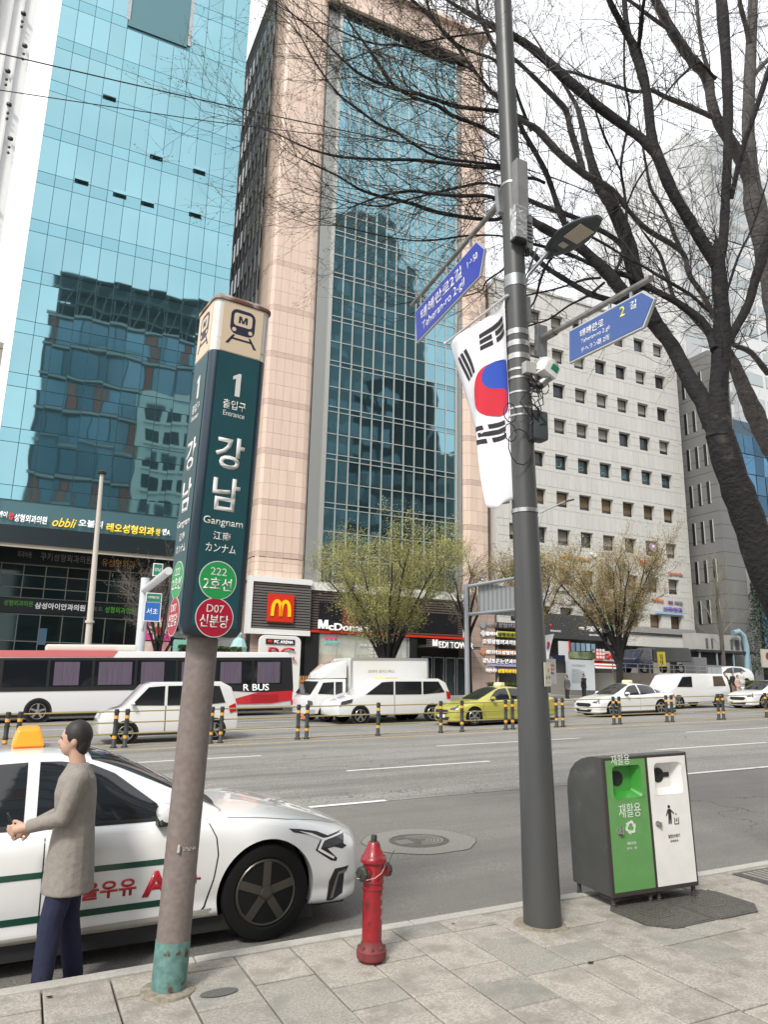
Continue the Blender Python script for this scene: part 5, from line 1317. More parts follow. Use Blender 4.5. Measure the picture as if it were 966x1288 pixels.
far_person('person in a pale pink dress between the black top and the white shirt', 927, 849, 34.9, -PI/2, (.55, .40, .34), (.55, .40, .34), 1.45)
far_person('person in a white shirt at the right end of the standing group', 932, 843, 35.3, -PI/2, (.60, .60, .58), (.45, .44, .42), 1.62)
# ---------------------------------------------------------------- trees
bark = mat('dark wet bark', (.020, .018, .019), .9, noi=(14, .35), bump=(18, .75, 5, .035), stretch=(1, 1, 1.4), big=(5, (.085, .075, .065), .60, .78))
bark2 = mat('grey bark', (.12, .11, .105), .9, noi=(12, .4), bump=(18, .75, 5, .035), stretch=(1, 1, 1.4))
twigm = mat('twig bark', (.03, .025, .025), .9); twig2 = mat('grey twig bark', (.12, .11, .10), .9)
budm = mat('young yellow green leaf', (.21, .22, .055), .7, var=0, noi=(3, .35))
class Tree:
    def __init__(s, seed): s.r = random.Random(seed); s.tw = MB(); s.tips = []; s.lf = MB()
    def grow(s, p, d, L, r, depth, up=.12, spread=.75, kinks=4, leaf=None, n=3):
        """a twig from p along d, branching"""
        pts = [p.copy()]; q = p.copy(); dd = d.copy()
        for i in range(kinks):
            dd = (dd+Vector((s.r.gauss(0, .16), s.r.gauss(0, .16), s.r.gauss(0, .16)+up*.3))).normalized(); q = q+dd*(L/kinks); pts.append(q.copy())
        s.tw.tube(pts, [r*(1-.6*i/kinks) for i in range(kinks+1)], n if depth < 2 else 3, cap=False)
        if leaf and depth <= 1:
            for i in range(leaf[0]): s.leafat(pts[1+s.r.randrange(kinks)]+Vector((s.r.gauss(0, leaf[2]), s.r.gauss(0, leaf[2]), s.r.gauss(0, leaf[2]))), leaf[1])
        if depth > 0:
            for i in range(s.r.choice((2, 3, 3))):
                k = s.r.randrange(1, kinks+1); a = Vector((s.r.gauss(0, 1), s.r.gauss(0, 1), s.r.gauss(0, 1)+up)).normalized()
                nd = (dd+a*spread).normalized(); s.grow(pts[k], nd, L*s.r.uniform(.5, .85), max(r*.55, s.rmin), depth-1, up, spread, kinks, leaf, n)
    rmin = .0013
    def leafat(s, p, sz):
        a = Vector((s.r.gauss(0, 1), s.r.gauss(0, 1), s.r.gauss(0, 1))).normalized(); b = a.orthogonal().normalized()*sz; c = a.cross(b).normalized()*sz*.5
        s.lf.quad(p-b, p+c, p+b, p-c)
NEARY = 4.4
def chain(pts, y0, y1):
    """pixels -> points; the limb's distance from the camera plane drifts from y0 to y1; each entry x, y, width in pixels"""
    out = []; n = len(pts)
    for i, q in enumerate(pts):
        Y = y0+(y1-y0)*i/(n-1); p = at(q[0], q[1], Y); dep = (p-EYEP).dot(_fw); out.append((p, q[2]*dep/FPX/2))
    return out
def smoothchain(c, sub=3):
    """Catmull-Rom through the joints, with a little wander"""
    pts = [c[0][0]+(c[0][0]-c[1][0])]+[p for p, r in c]+[c[-1][0]+(c[-1][0]-c[-2][0])]; out = []
    for i in range(len(c)-1):
        p0, p1, p2, p3 = pts[i], pts[i+1], pts[i+2], pts[i+3]
        for k in range(sub):
            t = k/sub; q = .5*((2*p1)+(p2-p0)*t+(2*p0-5*p1+4*p2-p3)*t*t+(3*p1-p0-3*p2+p3)*t**3); out.append((q, c[i][1]+(c[i+1][1]-c[i][1])*t))
    out.append(c[-1]); return out
def near_tree(name, label, limbs, seed, mb, mt_, twigs, leafy=True, base=None):
    # boughs that cross the pole pass behind it, out over the road
    limbs = [(p, a, b_+(1.7 if p[-1][0] < 700 else (.5 if p[-1][0] < 800 else 0)), k) if a < 5 and k != 't' else (p, a, b_, k) for p, a, b_, k in limbs]
    limbs = [(p, max(a, 4.85) if p[0][0] < 700 and a < 5 else a, b_, k) for p, a, b_, k in limbs]
    t = thing(name, label, 'tree', base, 0); T = Tree(seed); known_ = []
    for (pts, y0, y1, kind) in limbs:
        # a bough starts in the wood it grows from and tapers out at its tip
        near_ = sorted(known_, key=lambda q: math.hypot(q[0]-pts[0][0], q[1]-pts[0][1]))[:1]
        if near_ and math.hypot(near_[0][0]-pts[0][0], near_[0][1]-pts[0][1]) < 22: y0 = near_[0][2]
        if kind != 't' and pts[-1][2] > 2 and -10 < pts[-1][1] < 1000 and pts[-1][0] > 0: a_, b_ = pts[-2], pts[-1]; pts = pts+[(b_[0]+(b_[0]-a_[0])*.7, b_[1]+(b_[1]-a_[1])*.7, 1.2)]
        for i_ in range(len(pts)-1):
            for k_ in range(4):
                f_ = k_/4; known_.append((pts[i_][0]*(1-f_)+pts[i_+1][0]*f_, pts[i_][1]*(1-f_)+pts[i_+1][1]*f_, y0+(y1-y0)*(i_+f_)/(len(pts)-1)))
        c = smoothchain(chain(pts, y0, y1), 4 if pts[0][2] > 10 else 3)
        rr_ = random.Random(seed*7+len(pts)+int(pts[0][0])); thin = .95 if kind == 't' else (.80 if pts[0][0] == 907 or pts[0][2] < 18 else .9)
        b = MB(); b.tube([p-base for p, r in c], [r*thin*(1+rr_.uniform(-.07, .09)) for p, r in c], 14 if pts[0][2] > 12 else 8)
        b.build('trunk' if kind == 't' else 'limb', mb, t, smooth=True)
        if kind == 't': continue
        # side shoots
        for k in range(1, len(c)):
            p, r = c[k]; seg = (c[k][0]-c[k-1][0]); L = seg.length
            if r > .05: cnt = 1 if T.r.random() < .35 else 0
            else: cnt = max(1, int(L*twigs+T.r.random()))
            for _ in range(cnt):
                a = Vector((T.r.gauss(0, 1), T.r.gauss(0, .8), T.r.gauss(0, 1)+.25)); d = (seg.normalized()*.8+a.normalized()).normalized()
                px = 483+FPX*((p-EYEP).dot(_rt))/((p-EYEP).dot(_fw)); leaf = (2, .010, .012) if (leafy and px < 640) else ((1, .006, .01) if T.r.random() < .25 else None)
                if px < 640 or px > 840 or T.r.random() < .5:
                    T.grow(p-base, d, T.r.uniform(.3, .8), max(min(r*.33, .006), .0022), 3 if T.r.random() < .35 else 2, leaf=leaf)
        p, r = c[-1]; d = (c[-1][0]-c[-2][0]).normalized()
        if r < .05:
            for _ in range(3): T.grow(p-base, (d+Vector((T.r.gauss(0, .25), T.r.gauss(0, .25), T.r.gauss(0, .25)))).normalized(), .7, max(r*.7, .004), 3, leaf=(2, .010, .012) if leafy and pts[-1][0] < 640 else None)
    tag(T.tw.build('twigs', mt_, t), kind='stuff')
    if T.lf.v: tag(T.lf.build('young_leaves', budm, t), kind='stuff')
    return t, T
A = [
 ([(1075, 1010, 62), (1040, 900, 54), (1000, 800, 50), (966, 722, 46), (940, 650, 41), (918, 590, 38), (905, 545, 37)], 4.4, 4.4, 't'),
 ([(907, 555, 34), (884, 505, 26), (862, 468, 24), (845, 435, 22), (820, 400, 22), (800, 350, 24), (788, 300, 22), (768, 256, 20), (752, 231, 18), (744, 205, 14), (737, 178, 11), (732, 157, 9), (726, 136, 7), (718, 121, 6), (700, 92, 4), (680, 60, 3)], 4.4, 4.7, 'l'),
 ([(905, 550, 34), (904, 490, 26), (908, 430, 24), (907, 380, 20), (903, 330, 20)], 4.4, 4.3, 'l'),
 ([(903, 335, 18), (892, 318, 16), (867, 278, 15), (845, 240, 15), (830, 204, 16), (820, 175, 14), (813, 115, 12), (800, 67, 15), (791, 45, 8), (786, 10, 7), (784, -30, 6)], 4.3, 4.1, 'l'),
 ([(799, 62, 13), (780, 28, 10), (765, -2, 8), (752, -40, 6)], 4.1, 3.9, 'l'),
 ([(803, 70, 7), (806, 30, 6), (812, -10, 5)], 4.1, 4.1, 'l'),
 ([(903, 338, 17), (910, 297, 15), (913, 240, 14), (916, 170, 14), (914, 87, 16), (909, 20, 18), (904, -40, 16)], 4.3, 4.6, 'l'),
 ([(910, 440, 16), (924, 415, 14), (941, 384, 13), (950, 352, 14), (960, 322, 15), (975, 270, 15), (990, 200, 14)], 4.35, 4.2, 'l'),
 ([(920, 250, 7), (932, 195, 8), (949, 144, 8), (966, 92, 9), (985, 40, 9)], 4.2, 3.8, 'l'),
 ([(913, 372, 4), (928, 325, 4), (946, 287, 3), (958, 250, 3)], 4.3, 4.0, 'l'),
 ([(824, 192, 16), (808, 176, 15), (788, 161, 14), (754, 136, 15), (733, 118, 15), (708, 96, 16), (690, 79, 14), (667, 60, 12), (640, 43, 11), (612, 30, 9), (590, 18, 7), (566, 3, 5), (530, -22, 4)], 4.2, 3.7, 'l'),
 ([(825, 408, 20), (800, 385, 18), (779, 362, 18), (765, 345, 18), (747, 327, 15), (726, 309, 13), (705, 298, 12), (685, 288, 12), (663, 274, 10), (640, 258, 7), (612, 247, 5), (580, 247, 5), (551, 245, 4), (516, 241, 4), (480, 247, 3), (440, 262, 2)], 4.5, 4.0, 'l'),
 ([(770, 350, 7), (776, 338, 5), (783, 318, 5), (788, 274, 5), (785, 240, 4), (781, 214, 4), (784, 187, 4), (792, 143, 4), (786, 107, 4), (785, 71, 3), (786, 30, 3)], 4.4, 4.2, 'l'),
 ([(787, 262, 3), (797, 238, 3), (806, 222, 3), (822, 200, 2)], 4.3, 4.2, 'l'),
 ([(780, 214, 3), (770, 192, 3), (760, 172, 4), (751, 146, 3), (745, 128, 3)], 4.2, 4.1, 'l'),
 ([(720, 300, 10), (708, 277, 10), (699, 252, 9), (692, 231, 8), (684, 212, 8), (672, 190, 8), (658, 166, 7), (648, 145, 6), (633, 130, 6), (619, 117, 6), (603, 98, 5), (587, 77, 5), (570, 52, 5), (551, 33, 5), (533, 14, 5), (512, -5, 4)], 4.4, 3.8, 'l'),
 ([(899, 440, 13), (888, 410, 12), (857, 384, 11), (824, 366, 10), (797, 350, 9), (773, 343, 8), (747, 334, 7), (720, 322, 6), (690, 312, 5), (660, 305, 4), (628, 297, 3), (587, 297, 3), (551, 302, 3), (520, 303, 2), (480, 297, 2), (430, 285, 2)], 4.6, 4.9, 'l'),
 ([(800, 352, 8), (790, 325, 8), (776, 303, 8), (747, 286, 8), (720, 273, 8), (697, 265, 7), (676, 257, 7), (654, 247, 7)], 4.6, 4.6, 'l'),
 ([(654, 247, 7), (640, 264, 7), (628, 276, 6), (606, 276, 6), (587, 274, 6), (548, 267, 6), (516, 256, 6), (489, 250, 5), (455, 240, 4), (425, 222, 3), (395, 208, 3)], 4.6, 4.3, 'l'),
 ([(790, 385, 9), (776, 380, 9), (747, 372, 9), (729, 363, 9), (708, 350, 9), (686, 336, 9), (670, 320, 9), (655, 305, 7), (640, 290, 5)], 4.7, 5.1, 'l'),
 ([(686, 231, 5), (672, 225, 5), (655, 224, 5), (640, 216, 5), (623, 212, 6), (596, 210, 6), (569, 207, 5), (525, 202, 5), (480, 201, 4), (430, 198, 4), (390, 188, 3), (350, 170, 2)], 4.3, 4.0, 'l'),
 ([(640, 236, 5), (620, 233, 4), (605, 231, 4), (560, 240, 4), (516, 251, 3), (480, 260, 3), (440, 255, 2)], 4.4, 4.2, 'l'),
 ([(640, 178, 6), (623, 171, 6), (603, 159, 6), (569, 146, 6), (551, 134, 6), (537, 129, 5), (516, 121, 5), (494, 107, 5), (480, 87, 4), (462, 60, 4), (440, 30, 3), (425, 0, 2)], 4.3, 3.9, 'l'),
 ([(660, 150, 6), (640, 142, 6), (623, 140, 6), (578, 135, 6), (551, 127, 6), (525, 119, 5), (498, 113, 5), (478, 106, 5), (450, 92, 4), (425, 70, 3), (400, 45, 3), (370, 20, 2)], 4.3, 3.8, 'l'),
 ([(640, 210, 4), (600, 205, 4), (551, 198, 4), (516, 179, 4), (498, 166, 4), (478, 158, 4), (450, 138, 4), (425, 118, 3), (400, 85, 3), (380, 50, 2)], 4.2, 3.9, 'l'),
 ([(641, 120, 5), (630, 96, 5), (623, 77, 5), (600, 68, 5), (580, 60, 5), (559, 43, 5), (541, 16, 5), (535, -10, 4)], 4.1, 3.8, 'l'),
 ([(600, 92, 4), (576, 80, 4), (548, 74, 4), (525, 64, 4), (498, 57, 4), (478, 57, 3), (452, 50, 3), (425, 38, 2)], 4.0, 3.8, 'l'),
 ([(623, 40, 3), (600, 43, 3), (569, 47, 3), (540, 52, 3), (516, 56, 2), (480, 62, 2)], 3.9, 3.8, 'l'),
 ([(668, 165, 5), (656, 135, 5), (646, 107, 5), (635, 86, 5), (623, 62, 6), (612, 41, 6), (603, 20, 5), (598, -10, 5)], 4.1, 3.8, 'l'),
 ([(892, 392, 6), (870, 372, 5), (857, 364, 5), (828, 347, 5), (810, 336, 4), (792, 327, 4), (765, 310, 4), (738, 295, 4), (722, 285, 3)], 4.5, 4.2, 'l'),
 ([(660, 322, 4), (640, 330, 4), (632, 340, 3), (612, 354, 3), (605, 366, 2), (580, 374, 2), (556, 380, 2)], 4.8, 4.9, 'l'),
 ([(900, 100, 5), (880, 80, 4), (862, 92, 4), (846, 108, 3), (830, 130, 3)], 4.4, 4.2, 'l'),
 ([(700, 315, 5), (690, 330, 4), (680, 352, 4), (672, 380, 3), (655, 400, 3)], 4.7, 5.2, 'l'),
 ([(755, 350, 4), (735, 352, 4), (712, 360, 3), (690, 366, 3), (662, 372, 3), (640, 380, 2)], 4.7, 5.4, 'l'),
 ([(760, 356, 4), (740, 372, 4), (715, 385, 3), (690, 402, 3), (662, 411, 3)], 4.7, 5.4, 'l'),
]
tbase = at(1075, 1010, 4.4); tbase.z = gz(tbase.x)
near_tree('street_tree', 'large dark-barked bare street tree leaning in from the right edge and arching over the pole', A, 11, bark, twigm, 1.7, base=tbase)
B = [
 ([(1120, 900, 60), (1080, 720, 50), (1040, 640, 44), (1000, 600, 40)], 5.2, 5.2, 't'),
 ([(1010, 625, 34), (985, 585, 30), (966, 556, 26), (950, 522, 25), (938, 495, 22), (926, 465, 18), (916, 445, 14)], 5.2, 5.0, 'l'),
 ([(1000, 620, 36), (988, 520, 34), (982, 430, 32), (972, 360, 30), (958, 292, 29), (948, 250, 27), (943, 200, 18), (941, 160, 16), (943, 96, 15), (946, 30, 13), (948, -20, 12)], 5.4, 5.2, 'l'),
 ([(944, 62, 8), (938, 33, 7), (931, 8, 6), (927, -25, 5)], 5.2, 5.0, 'l'),
 ([(948, 242, 20), (934, 205, 18), (920, 180, 16), (904, 155, 14), (895, 130, 13), (889, 98, 15), (870, 76, 14), (857, 58, 14), (843, 36, 13), (826, 4, 12), (812, -25, 10)], 5.3, 4.9, 'l'),
 ([(897, 112, 7), (890, 86, 7), (884, 65, 6), (880, 40, 6), (877, 10, 5), (874, -25, 5)], 5.1, 5.0, 'l'),
 ([(900, 150, 8), (888, 144, 8), (863, 133, 8), (838, 123, 7), (818, 114, 6), (800, 116, 6), (780, 111, 5), (761, 105, 5), (740, 98, 5), (717, 91, 4), (700, 90, 3)], 5.1, 4.8, 'l'),
 ([(845, 40, 7), (834, 33, 6), (809, 15, 6), (795, 4, 5), (770, -12, 4)], 5.0, 4.8, 'l'),
 ([(898, 400, 9), (886, 374, 8), (867, 346, 8), (861, 322, 8), (844, 307, 8), (815, 290, 8), (792, 267, 7), (770, 240, 10), (740, 223, 12), (717, 205, 12), (699, 189, 12), (676, 164, 10), (658, 153, 8), (640, 140, 6)], 5.3, 4.9, 'l'),
 ([(858, 318, 6), (850, 300, 6), (838, 272, 5), (826, 250, 5), (818, 236, 5), (812, 205, 4), (806, 170, 3)], 5.2, 5.0, 'l'),
 ([(733, 215, 10), (726, 190, 10), (718, 165, 9), (712, 140, 9), (700, 126, 9), (686, 112, 8), (672, 98, 7), (655, 82, 6), (641, 70, 5)], 5.1, 4.7, 'l'),
 ([(890, 420, 8), (868, 395, 8), (850, 380, 7), (838, 345, 6), (830, 320, 5), (815, 300, 4)], 5.3, 5.1, 'l'),
 ([(966, 470, 9), (945, 444, 9), (928, 436, 8), (915, 430, 6)], 5.2, 4.9, 'l'),
 ([(945, 100, 8), (957, 85, 7), (970, 72, 7)], 5.2, 5.2, 'l'),
]
tb2 = at(1120, 900, 5.2); tb2.z = gz(tb2.x)
near_tree('street_tree', 'grey-barked bare street tree behind the dark one, at the right frame edge', B, 23, bark2, twig2, 1.3, leafy=False, base=tb2)

# vase-shaped street trees across the road
def vase_tree(label, x, y, h, spread, seed, leafcol, dens=1.0, group=None, fork=.28, nstem=7, leafs=(2, .10, .10), barkm=bark, z0=None, dep=3):
    base = Vector((x, y, gz(x) if z0 is None else z0)); t = thing('street_tree', label, 'tree', base, 0, group); T = Tree(seed); T.rmin = .0045
    hf = h*fork; lm_ = mat('leaf haze %s' % str(leafcol), leafcol, .75, noi=(1.4, .45))
    b = MB(); lean = T.r.uniform(-.1, .1); b.tube([(0, 0, 0), (lean*.3, 0, hf*.5), (lean, 0, hf), (lean*1.1, 0, hf*1.25)], [h*.026, h*.020, h*.019, h*.012], 12); b.build('trunk', barkm, t, smooth=True)
    for i in range(nstem):
        a = 2*PI*(i+T.r.random()*.6)/nstem; o_ = spread*T.r.uniform(.45, 1.0) if i else spread*.15; hh = h*T.r.uniform(.66, .80)
        p0 = Vector((lean, 0, hf*T.r.uniform(.85, 1.2))); pts = []
        for k in range(7):
            q = k/6; pts.append((p0+Vector((math.cos(a)*o_*.62*q**1.25, math.sin(a)*o_*.62*q**1.25, (hh-hf)*q))+Vector((T.r.gauss(0, .05), T.r.gauss(0, .05), 0))*q, h*.012*(1-.75*q)))
        MB().tube([p for p, r in pts], [r for p, r in pts], 7).build('limb', barkm, t, smooth=True)
        for k in range(2, 7):
            p, r = pts[k]
            for _ in range(int(2*dens+T.r.random()+ (1 if k > 4 else 0))):
                out = Vector((p.x-lean, p.y, 0)); out = out.normalized() if out.length > .01 else Vector((1, 0, 0))
                d = (out*T.r.uniform(.2, 1.0)+Vector((T.r.gauss(0, .45), T.r.gauss(0, .45), T.r.uniform(.15, 1.0)))).normalized()
                T.grow(p, d, h*T.r.uniform(.09, .16), h*.0028, dep, up=.25, spread=.6, leaf=leafs)
    tag(T.tw.build('twigs', barkm if barkm != bark else twig2, t), kind='stuff'); tag(T.lf.build('crown', lm_, t), kind='stuff')
    return t
vase_tree('yellow-green budding tree in front of the burger restaurant', 18.1, 37.0, 9.5, 6.3, 31, (.46, .45, .13), 1.25, 'budding trees on the far pavement', nstem=14, fork=.17, leafs=(10, .042, .20))
vase_tree('thin yellow-brown budding tree directly right of the street pole', 27.0, 35.9, 8.8, 4.6, 32, (.42, .32, .11), .8, 'budding trees on the far pavement', nstem=7, fork=.32, leafs=(5, .055, .18))
vase_tree('widest yellow-brown budding tree with a dark V-shaped fork, before the white office block', 33.9, 36.3, 10.4, 6.8, 33, (.44, .33, .11), 1.1, 'budding trees on the far pavement', nstem=12, fork=.20, leafs=(9, .042, .20))
vase_tree('small bare brown tree beside the traffic sign gantry, left of the pink tower', 6.0, 38.5, 7.4, 3.2, 34, (.18, .13, .08), .9, nstem=8, fork=.3, leafs=(1, .04, .08))
vase_tree('leafy fragment of a tree beside the bracket clock, partly behind the street pole', 24.2, 38.6, 9.6, 3.6, 36, (.42, .34, .12), .7, nstem=6, fork=.35, leafs=(2, .04, .10))
def poplar(label, x, y, h, seed, z0):
    base = Vector((x, y, z0)); t = thing('street_tree', label, 'tree', base); T = Tree(seed); T.rmin = .010
    MB().tube([(0, 0, 0), (.05, 0, h*.4), (-.1, 0, h*.8), (0, 0, h)], [.22, .15, .07, .02], 10).build('trunk', bark2, t, smooth=True)
    for i in range(34):
        z = h*(.30+.65*i/34); a = T.r.uniform(0, 2*PI); L_ = (1-(z/h)*.75)*h*.30
        T.grow(Vector((0, 0, z)), Vector((math.cos(a)*.75, math.sin(a)*.75, .9)).normalized(), L_, .030*(1.2-z/h), 2, up=.4, spread=.45, leaf=(1, .04, .08))
    tag(T.tw.build('branches', mat('pale twig', (.19, .18, .12), .9), t), kind='stuff'); tag(T.lf.build('crown', mat('pale green leaf haze', (.17, .19, .09), .8), t), kind='stuff')
poplar('tall pale nearly bare tree before the dark grey block', 49.4, 41.5, 10.4, 5, 1.4)
# conifer
pine = thing('pine_tree', 'dark green conifer at the right, in front of the dark grey block', 'tree', (56.2, 43.0, gz(56)))
MB().tube([(0, 0, 0), (0, 0, 9.6)], [.2, .03], 8).build('trunk', bark, pine)
T = Tree(77); g = T.r
for i in range(5200):
    z = 1.6+8.2*(g.random()**1.2); rmax = 2.5*(1-(z-1.6)/8.6)**.8+.15; rr_ = rmax*math.sqrt(g.random())*(1 if (int(z*2.2) % 2) else .86); a = g.uniform(0, 2*PI)
    p = Vector((rr_*math.cos(a), rr_*math.sin(a), z-rr_*.25)); T.leafat(p, .11)
tag(T.lf.build('crown', mat('pine needle green', (.035, .07, .035), .8, noi=(1.5, .4)), pine), kind='stuff')
# clipped hedge bits
def shrub(label, x, y, w_, d, h, z0=0.0, col=(.07, .11, .03), seed=1):
    t = thing('hedge', label, 'hedge', (x, y, gz(x)+z0)); T = Tree(seed); g = T.r
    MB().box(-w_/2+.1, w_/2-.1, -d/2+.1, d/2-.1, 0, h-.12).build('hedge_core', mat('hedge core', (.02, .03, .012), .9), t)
    for i in range(int(900*w_*h)+200): T.leafat(Vector((g.uniform(-w_/2, w_/2), g.uniform(-d/2, d/2), h*g.random()**.6)), .07)
    tag(T.lf.build('foliage', mat('hedge leaf %s' % str(col), col, .7, noi=(3, .4)), t), kind='stuff')
shrub('green hedge behind the bus beside the restaurant', 8.6, 38.6, 3.2, .8, 1.5, 1.5, seed=2)
shrub('low green hedge right behind the street pole', 25.2, 36.3, 2.2, .6, 1.0, 0, seed=3)
shrub('low yellow-green hedge at the right edge in front of the white sport utility car', 46.0, 35.9, 6.0, .8, .9, 0, (.10, .15, .04), seed=4)
# ---------------------------------------------------------------- shopfronts across the road
def prect(x0, y0, x1, y1, Y):
    a = at(x0, y0, Y); c = at(x1, y1, Y); return a.x, c.x, c.z, a.z
def pbox(parent, name, m, x0, y0, x1, y1, Y, th=.1, bevel=0, **k):
    """box whose front lies on plane Y, from the pixel of its upper left to that of its lower right corner"""
    X0, X1, Z0, Z1 = prect(x0, y0, x1, y1, Y); L = parent.location if parent else Vector((0, 0, 0))
    return MB().box(X0-L.x, X1-L.x, Y-L.y, Y+th-L.y, Z0-L.z, Z1-L.z).build(name, m, parent, bevel=bevel)
burg_red = mat('sign red', (.60, .03, .012), .4); yel = mat('arch yellow', (.85, .50, .01), .4, emit=.15); slat = mat('grey louvre slat', (.13, .12, .115), .55); bslat = mat('brown slat', (.085, .065, .058), .6)
whf = mat('white fascia', (.74, .74, .72), .4)
# plinth stone of the tower: slabs around the shopfront
stn = MB(); stn.box(12.7, 31.1, .9, 1.2, 0, 8.0); stn.build('plinth_wall', mat('dark shop interior', (.03, .028, .026), .7), mt)
pl2 = mat('plinth stone slab', (.40, .30, .25), .55, var=.06)
cells(mt, 'plinth_slab', [(12.7+i*.6, 13.3+i*.6, .4+z*.62, 1.02+z*.62) for z in range(8) for i in range(2)]+[(28.6+i*.62, 29.22+i*.62, .5+z*.74, 1.24+z*.74) for z in range(10) for i in range(4)], pl2, y=.0, thick=.08, gap=.012)
MB().box(28.55, 31.1, .0, .9, 0, 8).build('plinth_core', pinkj, mt)
F = 45.45
X0, X1, Z0, Z1 = prect(314, 723, 390, 800, F)
fr_ = thing('louvred_sign_box', 'white-framed box of grey louvres carrying the red square sign with yellow arches', 'sign', (X0, F, Z0))
W_, H__ = X1-X0, Z1-Z0
MB().box(0, W_, 0, .55, H__-.36, H__).box(0, W_, 0, .55, 0, .33).box(0, .28, 0, .55, .33, H__-.36).build('white_frame', whf, fr_)
MB().box(.28, W_, .35, .54, .33, H__-.36).build('back_panel', BLACK, fr_)
ns = 17; hs = (H__-.69)/ns; sme = MB().box(.28, W_, .10, .34, .02, hs-.035).mesh('louvre', slat)
for i in range(ns): link('louvre', sme, fr_, (0, 0, .33+i*hs))
bx_ = prect(338, 746, 369, 783, F-.1); sx0, sx1, sz0, sz1 = bx_[0]-X0, bx_[1]-X0, bx_[2]-Z0, bx_[3]-Z0
rs_ = MB().box(sx0, sx1, -.10, .10, sz0, sz1).build('red_square', burg_red, fr_, bevel=.02)
aw, ah = (sx1-sx0), (sz1-sz0); cx = (sx0+sx1)/2
b = MB()
def arch(xa, xb, z0, z1, wd):
    n = 16; L_ = []; Rr = []
    for i in range(n+1):
        t = PI*i/n; x = (xa+xb)/2-(xb-xa)/2*math.cos(t); z = z0+(z1-z0)*math.sin(t)**.62
        xi = (xa+xb)/2-((xb-xa)/2-wd)*math.cos(t); zi = z0+(z1-z0-wd*1.1)*math.sin(t)**.7
        L_.append((x, z)); Rr.append((xi, zi))
    for i in range(n):
        p = [(L_[i][0], -.16, L_[i][1]), (L_[i+1][0], -.16, L_[i+1][1]), (Rr[i+1][0], -.16, Rr[i+1][1]), (Rr[i][0], -.16, Rr[i][1])]
        b.prism(p, (0, .06, 0))
zb0 = sz0+ah*.20; zt0 = sz0+ah*.80
arch(cx-aw*.385, cx+aw*.055, zb0, zt0, aw*.115); arch(cx-aw*.055, cx+aw*.385, zb0+.0, zt0, aw*.115)
b.build('yellow_arches', yel, rs_)
sf = thing('shopfront', 'burger restaurant shopfront with brown slats, red line and a lit cream window', 'shopfront', (X1, BY-.2, 0)); sfx = X1
YF = BY-.22
X0s, X1s, Z0s, Z1s = prect(390, 732, 583, 750+8, YF)
MB().box(0, X1s-sfx, -.05, .35, at(450, 745, YF).z-.05, at(388, 731, YF).z).build('white_band', whf, sf)
MB().box(X1s-sfx, X1s-sfx+.55, -.05, .35, at(590, 806, YF).z, at(388, 731, YF).z).build('white_end_post', whf, sf)
ztop = at(450, 745, YF).z-.06; zlow = at(391, 791, YF).z
n_ = 15; hs = (ztop-zlow)/n_; sm2 = MB().box(0, X1s-sfx, 0, .18, .02, hs-.04).mesh('slat', bslat)
for i in range(n_): link('slat', sm2, sf, (0, .05, zlow+i*hs))
MB().box(0, X1s-sfx, .24, .30, zlow, ztop).build('slat_backing', BLACK, sf)
for (a, c, p, q) in ((402, 757, 431, 788), (517, 770, 576, 796)):
    r = prect(a, p if False else c, p, q, YF) if False else prect(a, c, p, q, YF)
    MB().box(r[0]-sfx, r[1]-sfx, -.0, .04, r[2], r[3]).build('upper_window', mat('upper shop glass', (.03, .03, .035), .08, .4), sf)
r = prect(431, 760, 449, 792, YF); MB().box(r[0]-sfx, r[1]-sfx, -.01, .03, r[2], r[3]).build('dark_red_panel', mat('dark red panel', (.12, .015, .02), .5), sf)
MB().box(0, X1s-sfx, -.12, .20, zlow-.20, zlow-.04).build('red_line', burg_red, sf)
def stext(s, x0, y0, x1, y1, hpx, Y, m, par, ext=.05, bold=.02, **k): return wtext(s, x0, y0, x1, y1, Y, m, par, hpx, bold=bold, ext=ext, **k)
stext('M', 400, 784.5, 412, 785.5, 11, YF-.12, LW, sf, ext=.10); stext("cDonald's", 413, 787, 471, 791.5, 9.5, YF-.12, LW, sf, ext=.10, bold=.025)
r = prect(401, 797, 515, 850, YF)
lit = mat('lit cream interior', (.50, .50, .40), .5, emit=.22, noi=(1.1, .25))
MB().box(r[0]-sfx, r[1]-sfx, .5, .6, 0.5, r[3]).build('window_interior', lit, sf)
gk = mat('shop window glass', (.75, .80, .78), .03, 0, alpha=.18)
nx = 5; ww = (r[1]-r[0])/nx
for i in range(nx): MB().box(r[0]-sfx+i*ww+.03, r[0]-sfx+(i+1)*ww-.03, .10, .12, .5, r[3]-.06).build('glass_pane', gk, sf)
fb = MB(); fb.box(r[0]-sfx-.06, r[1]-sfx+.06, .08, .16, r[3]-.06, r[3]+.04)
for i in range(nx+1): fb.box(r[0]-sfx+i*ww-.03, r[0]-sfx+i*ww+.03, .08, .16, .5, r[3]-.06)
fb.build('window_frame', mat('pale metal frame', (.55, .55, .52), .4, .5), sf)
for (x0, y0, x1, y1, c) in ((402, 812+10, 418, 842, (.50, .38, .22)), (420, 823, 431, 843, (.45, .33, .18)), (449, 823, 480, 838, (.42, .36, .24)), (486, 808, 505, 834, (.34, .34, .28))):
    r2 = prect(x0, y0, x1, y1, YF+.45); MB().box(r2[0]-sfx, r2[1]-sfx, .42, .48, r2[2], r2[3]).build('interior_panel', mat('interior %.2f' % c[0], c, .7, emit=.1), sf)
PK = mat('pink print', (.75, .06, .25), .5, emit=.2); TQ = mat('turquoise print', (.05, .55, .50), .5, emit=.2)
